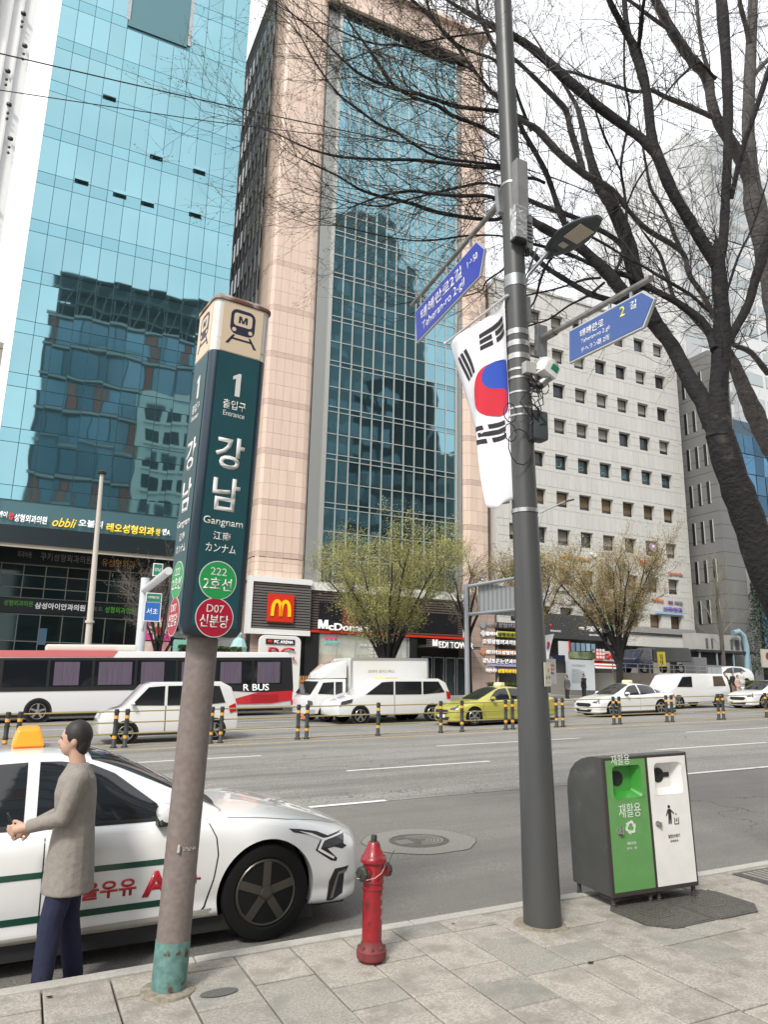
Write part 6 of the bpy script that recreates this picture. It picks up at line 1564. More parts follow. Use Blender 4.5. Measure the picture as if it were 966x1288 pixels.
stext('후렌치', 408, 802, 423, 803, 5, YF+.09, PK, sf, .01, .03); stext('프라이즈', 407, 808, 426, 809, 5, YF+.09, TQ, sf, .01, .03); stext('런치 메뉴', 452, 812, 463, 812, 4, YF+.09, WHITE, sf, .01, .02)
for i in range(4): stext('맥도날드 런치', 464, 812+i*4.4, 474, 812.6+i*4.4, 3, YF+.09, WHITE, sf, .01, .03)
stext('♥', 481, 822, 487, 822, 6, YF+.09, PK, sf, .01, .0)
r = prect(384, 795, 401, 852, YF); MB().box(r[0]-sfx-.0, r[1]-sfx-.08, -.03, .5, .4, zlow-.22).build('black_pillar', BLACK, sf)
r = prect(515, 805, 524, 862, YF); MB().box(r[0]-sfx+.1, r[1]-sfx, -.03, .5, .5, zlow-.22).build('black_pillar', BLACK, sf)
# tower entrance
en = thing('tower_entrance', 'tower entrance with a slim metal canopy, white fascia letters and dark glass doors', 'entrance', (at(525, 812, BY).x, BY-.2, 0)); ex = en.location.x
r = prect(525, 806, 594, 819, YF); MB().box(0, r[1]-ex, -1.1, .3, r[2]+.1, r[3]-.28).build('canopy', mat('bronze canopy', (.12, .105, .085), .35, .7), en)
for i in range(5): MB().box(0, r[1]-ex, -1.14, -1.10, r[2]+.14+i*.11, r[2]+.18+i*.11).build('canopy_fin', mat('canopy fin', (.38, .35, .30), .35, .7), en)
stext('M', 544, 808, 550, 808.6, 8, YF-1.2, LW, en, ext=.06); stext('EDI TOWER', 552, 809, 595, 814, 8, YF-1.2, LW, en, ext=.06, bold=.012)
for i, (a, c) in enumerate(((532, 546), (547, 561), (562, 575), (576, 589))):
    ra = at(a, 840, YF).x-ex; rc_ = at(c, 840, YF).x-ex; d_ = MB().box(ra, rc_-.05, .18, .22, .75, 3.4).build('glass_door', mat('entrance glass', (.04, .05, .055), .06, .5, var=.3), en)
    MB().box(ra, ra+.06, .12, .18, .75, 3.4).box(rc_-.11, rc_-.05, .12, .18, .75, 3.4).box(ra+.06, rc_-.11, .12, .18, 3.34, 3.4).build('door_frame', STEEL, d_); MB().cyl((rc_-.2, .08, 1.6), (rc_-.2, .08, 2.2), .025, 6).build('handle', chrome, d_)
# PC room arch sign
r = prect(327, 798, 377, 862, 45.2); pcx = r[0]
pc_ = thing('arch_sign', 'white rounded arch sign with black name strip above big red letters beside the bus', 'sign', (r[0], 45.2, gz(13)))
w_, h_ = r[1]-r[0], r[3]-gz(13)
o_ = rsqr(0, w_, 0, h_, .4); i_ = rsqr(.32, w_-.32, -.01, h_-.30, .3)
MB().prism([(p[0], .3, p[1]) for p in o_], (0, -.2, 0)).build('sign_body', whf, pc_, bevel=.04, fix=True)
def loc_rect(x0, y0, x1, y1, par, Y): r = prect(x0, y0, x1, y1, Y); return r[0]-par.location.x, r[1]-par.location.x, r[2]-par.location.z, r[3]-par.location.z
a = loc_rect(335, 803, 371, 811, pc_, 45.2); MB().box(a[0], a[1], .04, .1, a[2], a[3]).build('name_strip', BLACK, pc_)
stext('PC ARENA', 345, 807, 369, 808, 4, 45.22, LW, pc_, .01, .03); stext('레드', 337, 806.3, 343, 806.6, 3.5, 45.22, LR, pc_, .01, .03)
stext('PC', 337, 821, 370, 823, 16, 45.22, mat('big red letters', (.42, .01, .02), .4), pc_, .05, .012)
a = loc_rect(341, 832, 366, 862, pc_, 45.2); MB().box(a[0], a[1], .06, .1, a[2], a[3]).build('dark_doorway', BLACK, pc_)
stext('86', 369, 831, 373, 831, 4, 45.22, LO, pc_, .01, 0)
pbox(mt, 'plinth_recess', BLACK, 377, 800, 386, 862, 45.9, .05)
# list of clinic signs on the right pier
lst = [('유니티 성형외과', 786, LW, None), ('클래어성형외과의', 797, LW, LY), ('오띵성형외과의원', 807, LW, None), ('로미오성형외과', 820, LW, LO), ('강남조은눈안과의', 831, LW, None), ('바른나무성형외과의원', 843, LW, LY)]
for i, (s_, y, m_, m2) in enumerate(lst):
    ws = thing('wall_sign', ['grey-lettered top row of the clinic sign list beside the pole', 'clinic sign row with a white diamond emblem and a yellow half', 'plain white-lettered clinic sign row just under the yellow one', 'clinic sign row with an orange diamond emblem and an orange half', 'plain white-lettered fifth row of the clinic sign list', 'lowest row of the clinic sign list, under a pale violet strip'][i], 'sign', (27.5, 45.9, at(620, y, 45.9).z), 0, 'clinic signs in a list on the right pier')
    h1 = 5 if i % 2 else 6
    MB().box(.9, 5.4, .02, .08, -.22, .24).build('sign_tray', mat('sign tray', (.055, .045, .042), .6), ws)
    if m2:
        half = len(s_)//2-1
        q = prect(625, y-4, 652, y+4, 45.88); MB().box(q[0]-27.5, q[1]-27.5, -.02, .018, -.20, .22).build('colour_ground', mat('ground %d' % i, [(0, 0, 0), (.60, .58, .02), 0, (.42, .16, .05), 0, (.10, .09, .10)][i], .5), ws)
        stext(s_[:half], 611, y-.2, 625, y+.4, h1, 45.86, m_, ws, .03, .03); stext(s_[half:], 626, y+.4, 651, y+1.5, h1, 45.85, mat('dark lettering', (.05, .05, .08), .5) if i == 1 else (m2 if i != 3 else LW), ws, .03, .03)
    else: stext(s_, 607, y-.5, 650, y+1.3, h1, 45.86, m_ if i else LGY, ws, .03, .02)
    if i in (0, 1, 3):
        p = at(608 if i == 1 else 607.5, y-.5, 45.8); M_ = Matrix.Translation((p.x-27.5, -.06, p.z-ws.location.z)) @ Matrix.Rotation(PI/2, 4, 'X')
        MB().lathe([(.26, 0), (.26, .05)], 4 if i else 18, M=M_).build('emblem', [mat('grey emblem', (.3, .3, .32), .5), mat('white emblem', (.7, .7, .7), .4), None, mat('orange emblem', (.6, .25, .12), .5)][i], ws)
    if i == 5: q = prect(614, y-9, 652, y-4.5, 45.88); MB().box(q[0]-27.5, q[1]-27.5, -.02, .03, q[2]-ws.location.z, q[3]-ws.location.z).build('violet_strip', mat('violet strip', (.40, .38, .62), .5), ws)
cq = at(607, 727, 45.2); ck = thing('bracket_sign', 'round white-rimmed bracket sign like a clock, high at the corner of the pink tower', 'sign', cq)
M_ = Matrix.Rotation(PI/2, 4, 'X'); MB().lathe([(.24, -.08), (.26, -.06), (.26, .06), (.24, .08)], 24, M=M_).build('rim', mat('dark ring', (.1, .1, .1), .4), ck); MB().lathe([(.21, .075), (.21, .085)], 24, M=M_).build('dial', whf, ck); text('V5', BLACK, ck, h=.2, loc=(0, -.087, 0), ext=.005, bold=.01)
MB().cyl((0, .08, 0), (.1, .8, 0), .03, 6).build('arm', DARK, ck)

# ---- white block: shops
base = MB(); base.box(31.5, 51.5, 46.35, 46.6, 0, 5.9)
wbl = wb.location
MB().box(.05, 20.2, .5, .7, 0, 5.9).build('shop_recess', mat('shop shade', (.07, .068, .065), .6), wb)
cells(wb, 'plinth_slab', [(i*.9+12.6, i*.9+13.5, .8+z*.8, 1.6+z*.8) for z in range(4) for i in range(8) if i not in (1, 2, 5)], mat('rough plinth stone', (.30, .27, .24), .8, var=.2), y=.12, thick=.1, gap=.02)
def sign(name, label, cat, Y, x0, y0, x1, y1, m, th=.25, bevel=0, part='sign_board', group=None):
    r = prect(x0, y0, x1, y1, Y); t = thing(name, label, cat, (r[0], Y, r[2]), 0, group)
    MB().box(0, r[1]-r[0], 0, th, 0, r[3]-r[2]).build(part, m, t, bevel=bevel); return t, r[1]-r[0], r[3]-r[2]
ph_s, w_, h_ = sign('pharmacy_sign', 'long dark grey pharmacy sign board with white lettering, right of the pole', 'sign', 45.2, 672, 770, 759, 806, mat('slate sign', (.045, .047, .047), .5))
stext('정대로', 728, 790, 735, 790.5, 3.5, 45.18, LW, ph_s, .02, .02); stext('서울약국', 737, 790, 757, 792.5, 7, 45.18, LW, ph_s, .03, .03); stext('HEALTH PHARMACY', 741, 798, 757, 799.5, 2, 45.18, LW, ph_s, .01, 0); stext('피부과의원', 692, 793, 705, 794, 2.5, 45.18, LW, ph_s, .01, 0); stext('Y', 691, 787, 694, 787, 4, 45.18, LR, ph_s, .02, .02)
gs_, w_, h_ = sign('green_cross_sign', 'small green bracket pharmacy sign at the end of the slate board', 'sign', 44.9, 761, 777, 767, 794, mat('pharmacy green', (.05, .32, .15), .5), .12); stext('✚', 761.5, 785, 766.5, 785, 6, 44.88, WHITE, gs_, .01, 0)
ws_, w_, h_ = sign('white_fascia', 'blank white fascia board along the foot of the white office block', 'sign', 45.6, 768, 796, 874, 816, mat('fascia panel', (.66, .65, .61), .5, noi=(.5, .08)), .4)
sign('stone_ledge', 'thin grey stone ledge over the blank white fascia', 'ledge', 45.4, 700, 781, 876, 799.5, mat('ledge stone', (.30, .30, .29), .7), .6, part='ledge')[0]
ds, w_, h_ = sign('red_shop_sign', 'red and white variety store sign above a striped red awning', 'sign', 45.1, 748, 818, 783, 832, mat('pale sign ground', (.55, .50, .48), .5)); vr = mat('vivid red', (.62, .012, .02), .4, emit=.1)
a = loc_rect(748, 818, 758, 830, ds, 45.1); MB().box(a[0], a[1], -.05, 0, a[2], a[3]).build('red_tile', vr, ds)
for i in range(3):
    for j in range(3): MB().box(a[0]+.12+i*.30, a[0]+.34+i*.30, -.06, -.05, a[2]+.12+j*.26, a[2]+.31+j*.26).build('tile_square', WHITE, ds)
stext('다이소', 760, 825, 782, 826.5, 8, 45.08, vr, ds, .05, .05)
aw_ = thing('awning', 'red striped awning under the red and white store sign', 'awning', at(750, 840, 44.4)); L3 = aw_.location
x1_ = at(781, 840, 44.4).x-L3.x
for i in range(4): MB().prism([(0, .9-i*.22, .10+i*-.0+.35-i*.12), (x1_, .9-i*.22, .45-i*.12), (x1_, .9-i*.22-.2, .45-i*.12-.11), (0, .9-i*.22-.2, .45-i*.12-.11)], (0, 0, .03)).build('awning_stripe', burg_red if i % 2 == 0 else WHITE, aw_)
nb, w_, h_ = sign('notice_board', 'large white notice board with faint grey lines behind two pedestrians', 'board', 38.0, 713, 829, 749, 868, mat('white board', (.70, .76, .78), .3), .12)
stext('공사 안내문입니다', 719, 836, 736, 837, 2.5, 37.98, mat('faint grey print', (.35, .38, .42), .5), nb, .01, .0)
for i in range(7): stext('관계자외 출입을 금합니다', 719, 842+i*2.6, 719+11+(i*5) % 8, 842.3+i*2.6, 1.4, 37.98, mat('faint grey print', (.35, .38, .42), .5), nb, .01, .0)
bn2, w_, h_ = sign('banner', 'white hanging banner with pink and red lines between the pole and the thin tree', 'banner', 37.6, 684, 828, 700, 860, mat('banner cloth', (.62, .60, .60), .8), .03)
for i, (s_, m_) in enumerate((('봄 세일', LO), ('신메뉴 출시', LR), ('에스프레소', BLACK))): stext(s_, 685.5, 836+i*5, 697, 836.5+i*5, 3, 37.58, m_, bn2, .005, .02)
nv, w_, h_ = sign('navy_board', 'navy blue board behind the thin tree and the hanging banner', 'board', 38.6, 688, 823, 711, 832, mat('navy board', (.02, .03, .07), .5), .1); stext('<>', 690, 827, 695, 827, 3, 38.58, WHITE, nv, .01, 0)
sign('shop_panel', 'white upright shop panel with a red right edge behind the thin tree', 'panel', 45.0, 703, 806, 716, 832, mat('pale panel', (.62, .64, .64), .5), .1)[0]
sign('shop_panel', 'narrow red upright strip beside the white shop panel', 'panel', 44.9, 716, 806, 718, 836, burg_red, .1)
aw2 = thing('shop_window', 'ribbon of blue-grey shop windows under the slate pharmacy board', 'window', at(715, 818, 45.3))
for i in range(5):
    r = prect(718+i*6.4, 808+i*.4, 724+i*6.4, 819, 45.3); MB().box(r[0]-aw2.location.x, r[1]-aw2.location.x-.05, 0, .05, r[2]-aw2.location.z, r[3]-aw2.location.z).build('pane', mat('shop blue glass', (.18, .26, .32), .08, .6, var=.4), aw2)
sign('mural_strip', 'pale green and cream strip above the notice board', 'panel', 38.4, 716, 819, 749, 829, mat('green cream strip', (.40, .40, .27), .7, noi=(2.2, .5), col2=(.10, .16, .05)), .1)
# channel letters on the white wall
for (s_, x0, y0, x1, y1, h_, m_, lb) in (('성형외과 피부과', 704, 700, 742, 705, 5, LO, 'amber letters among the twigs'), ('안과', 741, 698, 750, 700, 8, WHITE, 'white letters beside the amber ones'), ('연세', 805, 707, 812, 708, 6, LR, 'small red letters'),
    ('강남피부과', 716, 757, 730, 758, 5, LGY, 'grey letters with a round white emblem'), ('미래의원 상담실', 760, 757, 808, 763, 5, LGY, 'long row of dull letters'), ('굿모닝', 820, 754, 834, 756, 4, mat('orange sign letters', (.75, .25, .03), .5), 'orange letters'), ('치과', 840, 757, 846, 758, 4, mat('plum letters', (.25, .05, .25), .5), 'plum letters'), ('의원', 848, 757, 858, 759, 4, LGY, 'grey letters at the corner'), ('보라안과', 834, 765, 858, 767, 5, mat('violet letters', (.22, .15, .50), .5), 'violet letters over a pale blue bar'),
    ('한의원', 840, 720, 858, 723, 4, mat('salmon letters', (.70, .30, .22), .5), 'salmon letters high at the right corner'), ('내과 소아과', 696, 742, 716, 745, 4, LGY, 'dark small letters')):
    p = at((x0+x1)/2, (y0+y1)/2, 45.95); t = thing('wall_lettering', lb+' on the white office block', 'lettering', p, 0, 'letter signs on the white office block'); stext(s_, x0, y0, x1, y1, h_, 45.93, m_, t, .06, .03)
sign('blue_bar', 'pale blue light bar under the violet letters', 'light bar', 45.8, 826, 769, 860, 774, mat('pale blue bar', (.30, .45, .65), .4), .2)
for (x, y, c, lb) in ((714, 755, (.7, .7, .7), 'round white emblem'), (744, 752, (.15, .35, .50), 'blue swirl emblem'), (820, 688, (.35, .22, .45), 'purple round emblem in an upper window')):
    p = at(x, y, 45.9); t = thing('round_emblem', lb+' on the white office block', 'emblem', p); MB().lathe([(.34, 0), (.34, .06)], 20, M=Matrix.Rotation(PI/2, 4, 'X')).build('disc', mat('emblem %.2f' % c[0], c, .5), t)
    if c[0] < .6: MB().lathe([(.16, .06), (.16, .09)], 14, M=Matrix.Translation((.08, 0, .05)) @ Matrix.Rotation(PI/2, 4, 'X')).build('inner_disc', WHITE, t)

# ---- gap and foot of the glass tower: pink poster hoarding etc.
pk, w_, h_ = sign('poster', 'magenta poster with a cream cross and red heart, left of the subway sign', 'poster', 43.5, 176, 775, 214, 806, mat('magenta poster', (.62, .05, .25), .5), .1)
X_ = w_*.42; c_ = mat('poster cream', (.72, .66, .48), .5); MB().box(w_*.28, w_*.86, -.02, 0, h_*.30, h_*.62).box(w_*.46, w_*.70, -.02, 0, h_*.0+.05, h_*.29).box(w_*.46, w_*.70, -.02, 0, h_*.63, h_*.9).build('cream_cross', c_, pk)
MB().lathe([(.22, 0), (.22, .02)], 16, M=Matrix.Translation((w_*.58, -.021, h_*.45)) @ Matrix.Rotation(PI/2, 4, 'X')).build('red_ring', vr, pk)
sign('poster', 'crimson lower poster with pale faces under the magenta one', 'poster', 43.5, 176, 806, 214, 822, mat('crimson poster', (.34, .10, .12), .6, noi=(.9, .5), col2=(.62, .48, .42)), .1)
sign('green_box_sign', 'small sea-green box sign at the right foot of the subway sign box', 'sign', 43.4, 219, 804, 250, 822, mat('sea green box', (.22, .48, .40), .5), .3)
sign('kiosk_sign', 'small blue and white kiosk panel at the foot of the glass tower', 'sign', 50.0, 50, 790, 57, 811, mat('kiosk blue', (.10, .22, .32), .5), .2)
st_ = thing('statue', 'pale teal draped statue in front of the pink tower, left of the arch sign', 'statue', (at(300, 815, 43).x, 43, gz(11)+1.6))
MB().lathe([(.5, 0), (.62, .3), (.42, 1.0), (.50, 1.5), (.34, 1.9), (.16, 2.05), (.2, 2.25), (.05, 2.4)], 9).build('figure', mat('pale teal figure', (.35, .55, .55), .6), st_, (0, 0, 0)); 
pl3 = MB().box(-.8, .8, -.6, .6, -1.6, 0).build('plinth', mat('plinth grey', (.3, .3, .3), .7), st_)

# ---------------------------------------------------------------- street furniture across the road
def pole_between(t, name, p0, p1, r0, r1, m): L = t.location; return MB().tube([p0-L, p1-L], [r0, r1], 14).build(name, m, t, smooth=True)
pa, pb_ = at(111, 826, 35.9), at(128, 597, 35.9); pa.z = gz(pa.x)
wl_ = thing('lamp_post', 'slender cream lamp post with a small round head before the glass tower', 'lamp post', pa); cw = mat('cream post', (.52, .48, .42), .5)
pole_between(wl_, 'post', pa, pb_, .17, .085, cw); MB().lathe([(.05, -.02), (.20, .03), (.22, .12), (.13, .2)], 16, pb_-pa).build('lamp_head', DARK, wl_)
pole_between(wl_, 'collar', pa+(pb_-pa)*.36, pa+(pb_-pa)*.37, .2, .2, cw)
pa, pb_ = at(176, 822, 35.7), at(183, 727, 35.7); pa.z = gz(pa.x)
gl_ = thing('traffic_sign_gantry', 'thick white sign post with a stub arm and green and blue road signs', 'traffic sign', pa); wp = mat('white steel post', (.60, .62, .64), .4)
pole_between(gl_, 'post', pa, pb_, .22, .20, wp); arm = MB().tube([pb_-pa+Vector((0, 0, -.6)), pb_-pa+Vector((.35, -4.2, -.15))], [.17, .17], 16).build('arm', wp, gl_, smooth=True)
pole_between(gl_, 'brace', pa+(pb_-pa)*.55, pa+(pb_-pa)*.80+Vector((.1, -1.0, .1)), .06, .06, wp)
gsg = mat('road sign green', (.02, .20, .12), .4); bsg = mat('road sign blue far', (.03, .14, .45), .4)
for (x0, y0, x1, y1, m_, s_) in ((193, 708, 204, 725, gsg, '강남'), (184, 745, 203, 758, gsg, '테헤란로'), (182, 756, 201, 782, bsg, '서초')):
    Y = 33.3; a = at(x0, y0, Y); c = at(x1, y1, Y); s2 = MB().box(0, c.x-a.x, 0, .05, c.z-a.z, 0).build('sign_plate', WHITE, gl_, a-pa)
    MB().box(.04, c.x-a.x-.04, -.012, 0, c.z-a.z+.04, -.04).build('sign_face', m_, s2); text(s_, WHITE, s2, w=(c.x-a.x)*.7, loc=((c.x-a.x)/2, -.014, (c.z-a.z)/2), ext=.004, bold=.01)
pa, pb_ = at(588, 862, 34.6), at(586, 735, 34.6); pa.z = gz(pa.x)
gr_ = thing('traffic_sign_gantry', 'grey post with two arms holding a large ribbed panel seen from behind', 'traffic sign', pa); gp = mat('grey steel post', (.36, .38, .40), .45, .4)
pole_between(gr_, 'post', pa, pb_, .14, .12, gp)
for y0, y1 in ((738, 724), (773, 766)): pole_between(gr_, 'arm', at(586, y0, 34.6), at(676, y1-2, 34.6), .10, .09, gp); 
a = at(602, 734, 34.75); c = at(665, 776, 34.75)
MB().box(0, c.x-a.x, 0, .05, 0, a.z-c.z).build('panel', mat('panel back', (.42, .44, .45), .5, .2), gr_, Vector((a.x, 34.75, c.z))-pa)
rme = MB().box(0, .05, -.05, 0, 0, a.z-c.z).mesh('panel_rib', mat('panel rib', (.30, .31, .32), .5, .3))
for i in range(12): link('panel_rib', rme, gr_, Vector((a.x+i*(c.x-a.x)/11.5, 34.75, c.z))-pa)
pa, pb_ = at(679, 850, 35.8), at(676, 648, 35.8); pa.z = gz(pa.x); pc_e = at(719, 629, 35.8)
lr_ = thing('street_lamp', 'thin far street lamp with a single angled arm in front of the white office block', 'street lamp', pa)
L = pa; MB().tube([Vector((0, 0, 0)), pb_-L-Vector((0, 0, .3)), pb_-L+Vector((.15, 0, .15)), pc_e-L-Vector((.4, 0, .1))], [.09, .06, .05, .04], 10).build('post', gp, lr_, smooth=True)
MB().box(-.55, .15, -.12, .12, -.05, .05).build('lamp_head', DARK, lr_, pc_e-L, (0, R(-18), 0), bevel=.03)
MB().tube([pb_-L-Vector((0, 0, 1.0)), pb_-L+Vector((.45, 0, .25))], .02, 6).build('stay', gp, lr_)
# small flag on a post
pa = at(684, 830, 35.6); fz = thing('small_flag', 'small national flag hanging from a post just right of the grey pole', 'flag', pa)
b = MB(); q = [at(685, 799, 35.6), at(697, 797, 35.6), at(693, 812, 35.6), at(690, 829, 35.6), at(685, 829, 35.6)]
b.prism([p-pa for p in q], (0, .02, 0)).build('cloth', mat('small flag white', (.68, .67, .68), .8), fz, fix=True)
M_ = Matrix.Rotation(PI/2, 4, 'X'); p = at(689.5, 811, 35.55)-pa; MB().lathe([(.13, 0), (.13, .01)], 14, p, None).build('disc', fred, fz, (0, 0, 0)) if False else None
MB().prism([(p.x-.10, p.y, p.z-.14), (p.x+.12, p.y, p.z-.10), (p.x+.12, p.y, p.z+.16), (p.x-.04, p.y, p.z+.20)], (0, -.01, 0)).build('red_patch', fred, fz); MB().prism([(p.x-.12, p.y-.012, p.z-.24), (p.x+.03, p.y-.012, p.z-.22), (p.x+.05, p.y-.012, p.z-.09), (p.x-.10, p.y-.012, p.z-.09)], (0, -.01, 0)).build('blue_patch', fblue, fz)
MB().tube([at(684, 862, 35.6)-pa, at(684, 797, 35.6)-pa], .03, 8).build('post', gp, fz)

# ---- central reservation fence
fpost = mat('fence post rubber', (.03, .035, .036), .6); fyel = mat('post reflective band', (.75, .38, .05), .45); frail = mat('ochre rail', (.36, .29, .12), .5, .3)
fe = thing('median_fence', 'low central fence of dark banded posts and thin ochre rails across the road', 'fence', (2.4, 20.1, gz(2.4)-.13)); FL0 = fe.location
pme_ = MB().lathe([(.085, 0), (.085, .03), (.055, .05), (.052, .88), (.058, .90), (.05, .93)], 12).mesh('post', fpost); bme_ = MB().lathe([(.0545, 0), (.0545, .075)], 12).mesh('reflective_band', fyel); clm = MB().lathe([(.062, 0), (.062, .06)], 12).mesh('rail_clamp', fpost)
for s_ in (pme_, ): s_.shade_smooth()
PX_ = [(-2.5, 1), (-.05, 1), (2.38, 1), (4.78, 1), (7.18, 1), (9.5, 0), (11.6, 0), (12.35, 0), (14.1, 1), (16.1, 1), (18.55, 1), (21.0, 1), (23.6, 1), (26.2, 1), (29, 1), (32, 1), (35, 1), (38, 1)]
for x, pair in PX_:
    for dx in ((-.13, .13) if pair else (0,)):
        o = link('post', pme_, fe, (x+dx-FL0.x, 0, gz(x+dx)-gz(2.4)))
        for z in (.22, .70): link('reflective_band', bme_, o, (0, 0, z))
        for z in (.33, .60, .86): link('rail_clamp', clm, o, (0, 0, z-.03))
for z in (.33, .60, .87):
    MB().tube([(-4, 0, gz(FL0.x-4)-gz(2.4)+z), (7.1, 0, gz(FL0.x+7.1)-gz(2.4)+z)], .018, 6).build('rail', frail, fe)
    MB().tube([(7.1, 0, gz(FL0.x+7.1)-gz(2.4)+z*.97), (36, 0, gz(FL0.x+36)-gz(2.4)+z)], .018, 6).build('rail', frail, fe)
# ---- overhead wires
wm_ = mat('cable black', (.02, .02, .03), .6)
def wire(label, pts, r, grp):
    t = MB().tube([at(*p) for p in pts], r, 6).build('overhead_wire', wm_); tag(t, label, 'wire', grp)
wire('thick upper overhead wire crossing the glass tower', [(-60, 54, 14), (0, 68, 14), (150, 103, 14), (305, 138, 14), (480, 175, 14), (640, 205, 14.5), (800, 262, 15), (1050, 350, 15)], .014, 'overhead wires')
wire('thin lower overhead wire crossing the glass tower', [(-60, 107, 14), (0, 114, 14), (160, 138, 14), (240, 150, 14), (300, 158, 14), (420, 172, 14), (560, 185, 14), (700, 225, 14), (800, 268, 14), (1050, 345, 14)], .010, 'overhead wires')

# ---------------------------------------------------------------- traffic
def slab_vehicle(name, label, cat, x0, Y, prof, width, paint, wins=(), wheels=(), rimm=silver, group=None, front=None, extra=None, bev=.05, zoff=-.134):
    """profile (x, z) from the tail of the list round, x measured from x0; near flank at Y"""
    t = thing(name, label, cat, (x0, Y, gz(x0)+zoff), 0, group); t.rotation_euler = (0, -math.atan(GRADE), 0)
    MB().prism([(p[0], 0, p[1]) for p in prof], (0, width, 0)).build('body', paint, t, bevel=bev, fix=True, smooth=True)
    for (nm, poly, m, d) in wins: MB().prism([(p[0], -d, p[1]) for p in poly], (0, d+.03, 0)).build(nm, m, t, fix=True)
    for (x, r) in wheels:
        MB().lathe([(r*1.16, -.02), (r*1.16, .006)], 28, M=Matrix.Translation((x, 0, r)) @ Matrix.Rotation(PI/2, 4, 'X')).build('wheel_arch', BLACK, t)
        make_wheel(t, x, -.022, r, r, .2, rimm, 1, 0); make_wheel(t, x, width+.02, r, r, .2, rimm, -1, 0)
    return t
# bus
bx0 = -2.2; BYY = 31.5
redbus = mat('bus red', (.50, .02, .03), .35, coat=.4); pinkb_ = mat('bus faded red roof', (.60, .16, .16), .4); curt = mat('mauve curtain', (.13, .10, .145), .9, bump=(1.0, .2, 1, .02), noi=(9, .4), stretch=(6, 1, .1)); wbus = mat('bus white', (.70, .70, .70), .35, coat=.5)
Lb = 13.0; Hb = 2.66
bus = slab_vehicle('bus', 'long coach with black window band, mauve curtains and red and white flank', 'bus', bx0, BYY, [(.05, .35), (0, 1.2), (.12, 2.0), (.45, Hb-.08), (.9, Hb), (Lb-.25, Hb), (Lb-.05, Hb-.25), (Lb, 1.2), (Lb-.08, .35)], 2.3, wbus,
    [('window_band', [(.10, 1.15), (.16, 2.0), (.5, Hb-.28), (Lb-.12, Hb-.22), (Lb-.02, 1.2), (Lb-.02, .95), (Lb-1.2, .95), (8.7, 1.15)], BLACK, .02)], [(2.9, .42), (9.0, .42)], bev=.08)
MB().prism([(.30, -.02, Hb-.24), (.50, -.02, Hb-.04), (.95, -.02, Hb+.01), (5.6, -.02, Hb+.01), (5.45, -.02, Hb-.22)], (0, 2.34, 0)).build('red_roof_front', pinkb_, bus, fix=True)
MB().box(3.0, 6.4, .3, 2.0, Hb+.01, Hb+.26).build('air_conditioner', mat('cream unit', (.66, .64, .58), .5), bus, bevel=.08)
xw = [(1.6, 3.1), (3.2, 4.7), (4.8, 6.3), (6.4, 7.9), (8.0, 9.5), (9.6, 11.1), (11.2, 12.45)]
for i, (a, c) in enumerate(xw):
    wn = MB().box(a, c, -.032, -.022, 1.32, Hb-.36).build('window', mat('bus glass', (.02, .024, .028), .06, .5), bus)
    if i: 
        MB().box(a+.15, c-.35*(i % 2)-.1, -.038, -.033, 1.36, Hb-.42).build('curtain', curt, wn)
p = MB().prism([(9.8, -.03, .50), (10.0, -.03, .62), (11.3, -.03, .95), (Lb-.05, -.03, 1.02), (Lb-.06, -.03, .62), (12.0, -.03, .50)], (0, .03, 0)).build('red_wave', redbus, bus, fix=True)
for i in range(6): MB().box(11.1, 12.3, -.035, -.03, .56+i*.055, .58+i*.055).build('grille_bar', mat('dark red bar', (.18, .01, .015), .5), p)
text('R BUS', LW, bus, w=1.12, h=.28, loc=(11.32, -.03, 1.18), ext=.01, bold=.012)
MB().box(Lb-.10, Lb-.02, -.03, .0, .42, .62).build('tail_lamp', tail, bus)
MB().box(.4, 12.6, .2, 2.1, .2, .4).build('underbody', plast, bus)
# second, hidden traffic behind the blurred strip: small white microvan
ry = slab_vehicle('parked_car', 'small boxy white city car just behind the central fence, left of centre', 'car', 1.95, 21.0, [(.02, .25), (0, .62), (.10, .80), (.62, .92), (1.15, 1.50), (1.35, 1.57), (3.15, 1.57), (3.45, 1.42), (3.62, .95), (3.66, .55), (3.62, .25)], 1.5, carw,
    [('side_window', [(.78, .98), (1.20, 1.44), (1.62, 1.47), (1.62, .96)], carglass, .012), ('side_window', [(1.70, .96), (1.70, 1.47), (2.55, 1.47), (2.55, .95)], carglass, .012), ('side_window', [(2.64, .95), (2.64, 1.47), (3.10, 1.45), (3.28, 1.0)], carglass, .012), ('door_seam', [(1.655, .3), (1.655, .95), (1.675, .95), (1.675, .3)], plast, .006), ('door_seam', [(2.595, .3), (2.595, .95), (2.61, .95), (2.61, .3)], plast, .006), ('tail_lamp', [(3.42, .72), (3.38, .90), (3.56, .98), (3.60, .76)], tail, .02), ('side_trim', [(.5, .28), (.5, .20), (3.3, .20), (3.3, .28)], plast, .01)], [(.68, .28), (3.0, .28)], bev=.07)
MB().lathe([(.03, -.06), (.07, 0), (.03, .06)], 10, (.80, -.10, 1.02)).build('mirror', carw, ry)
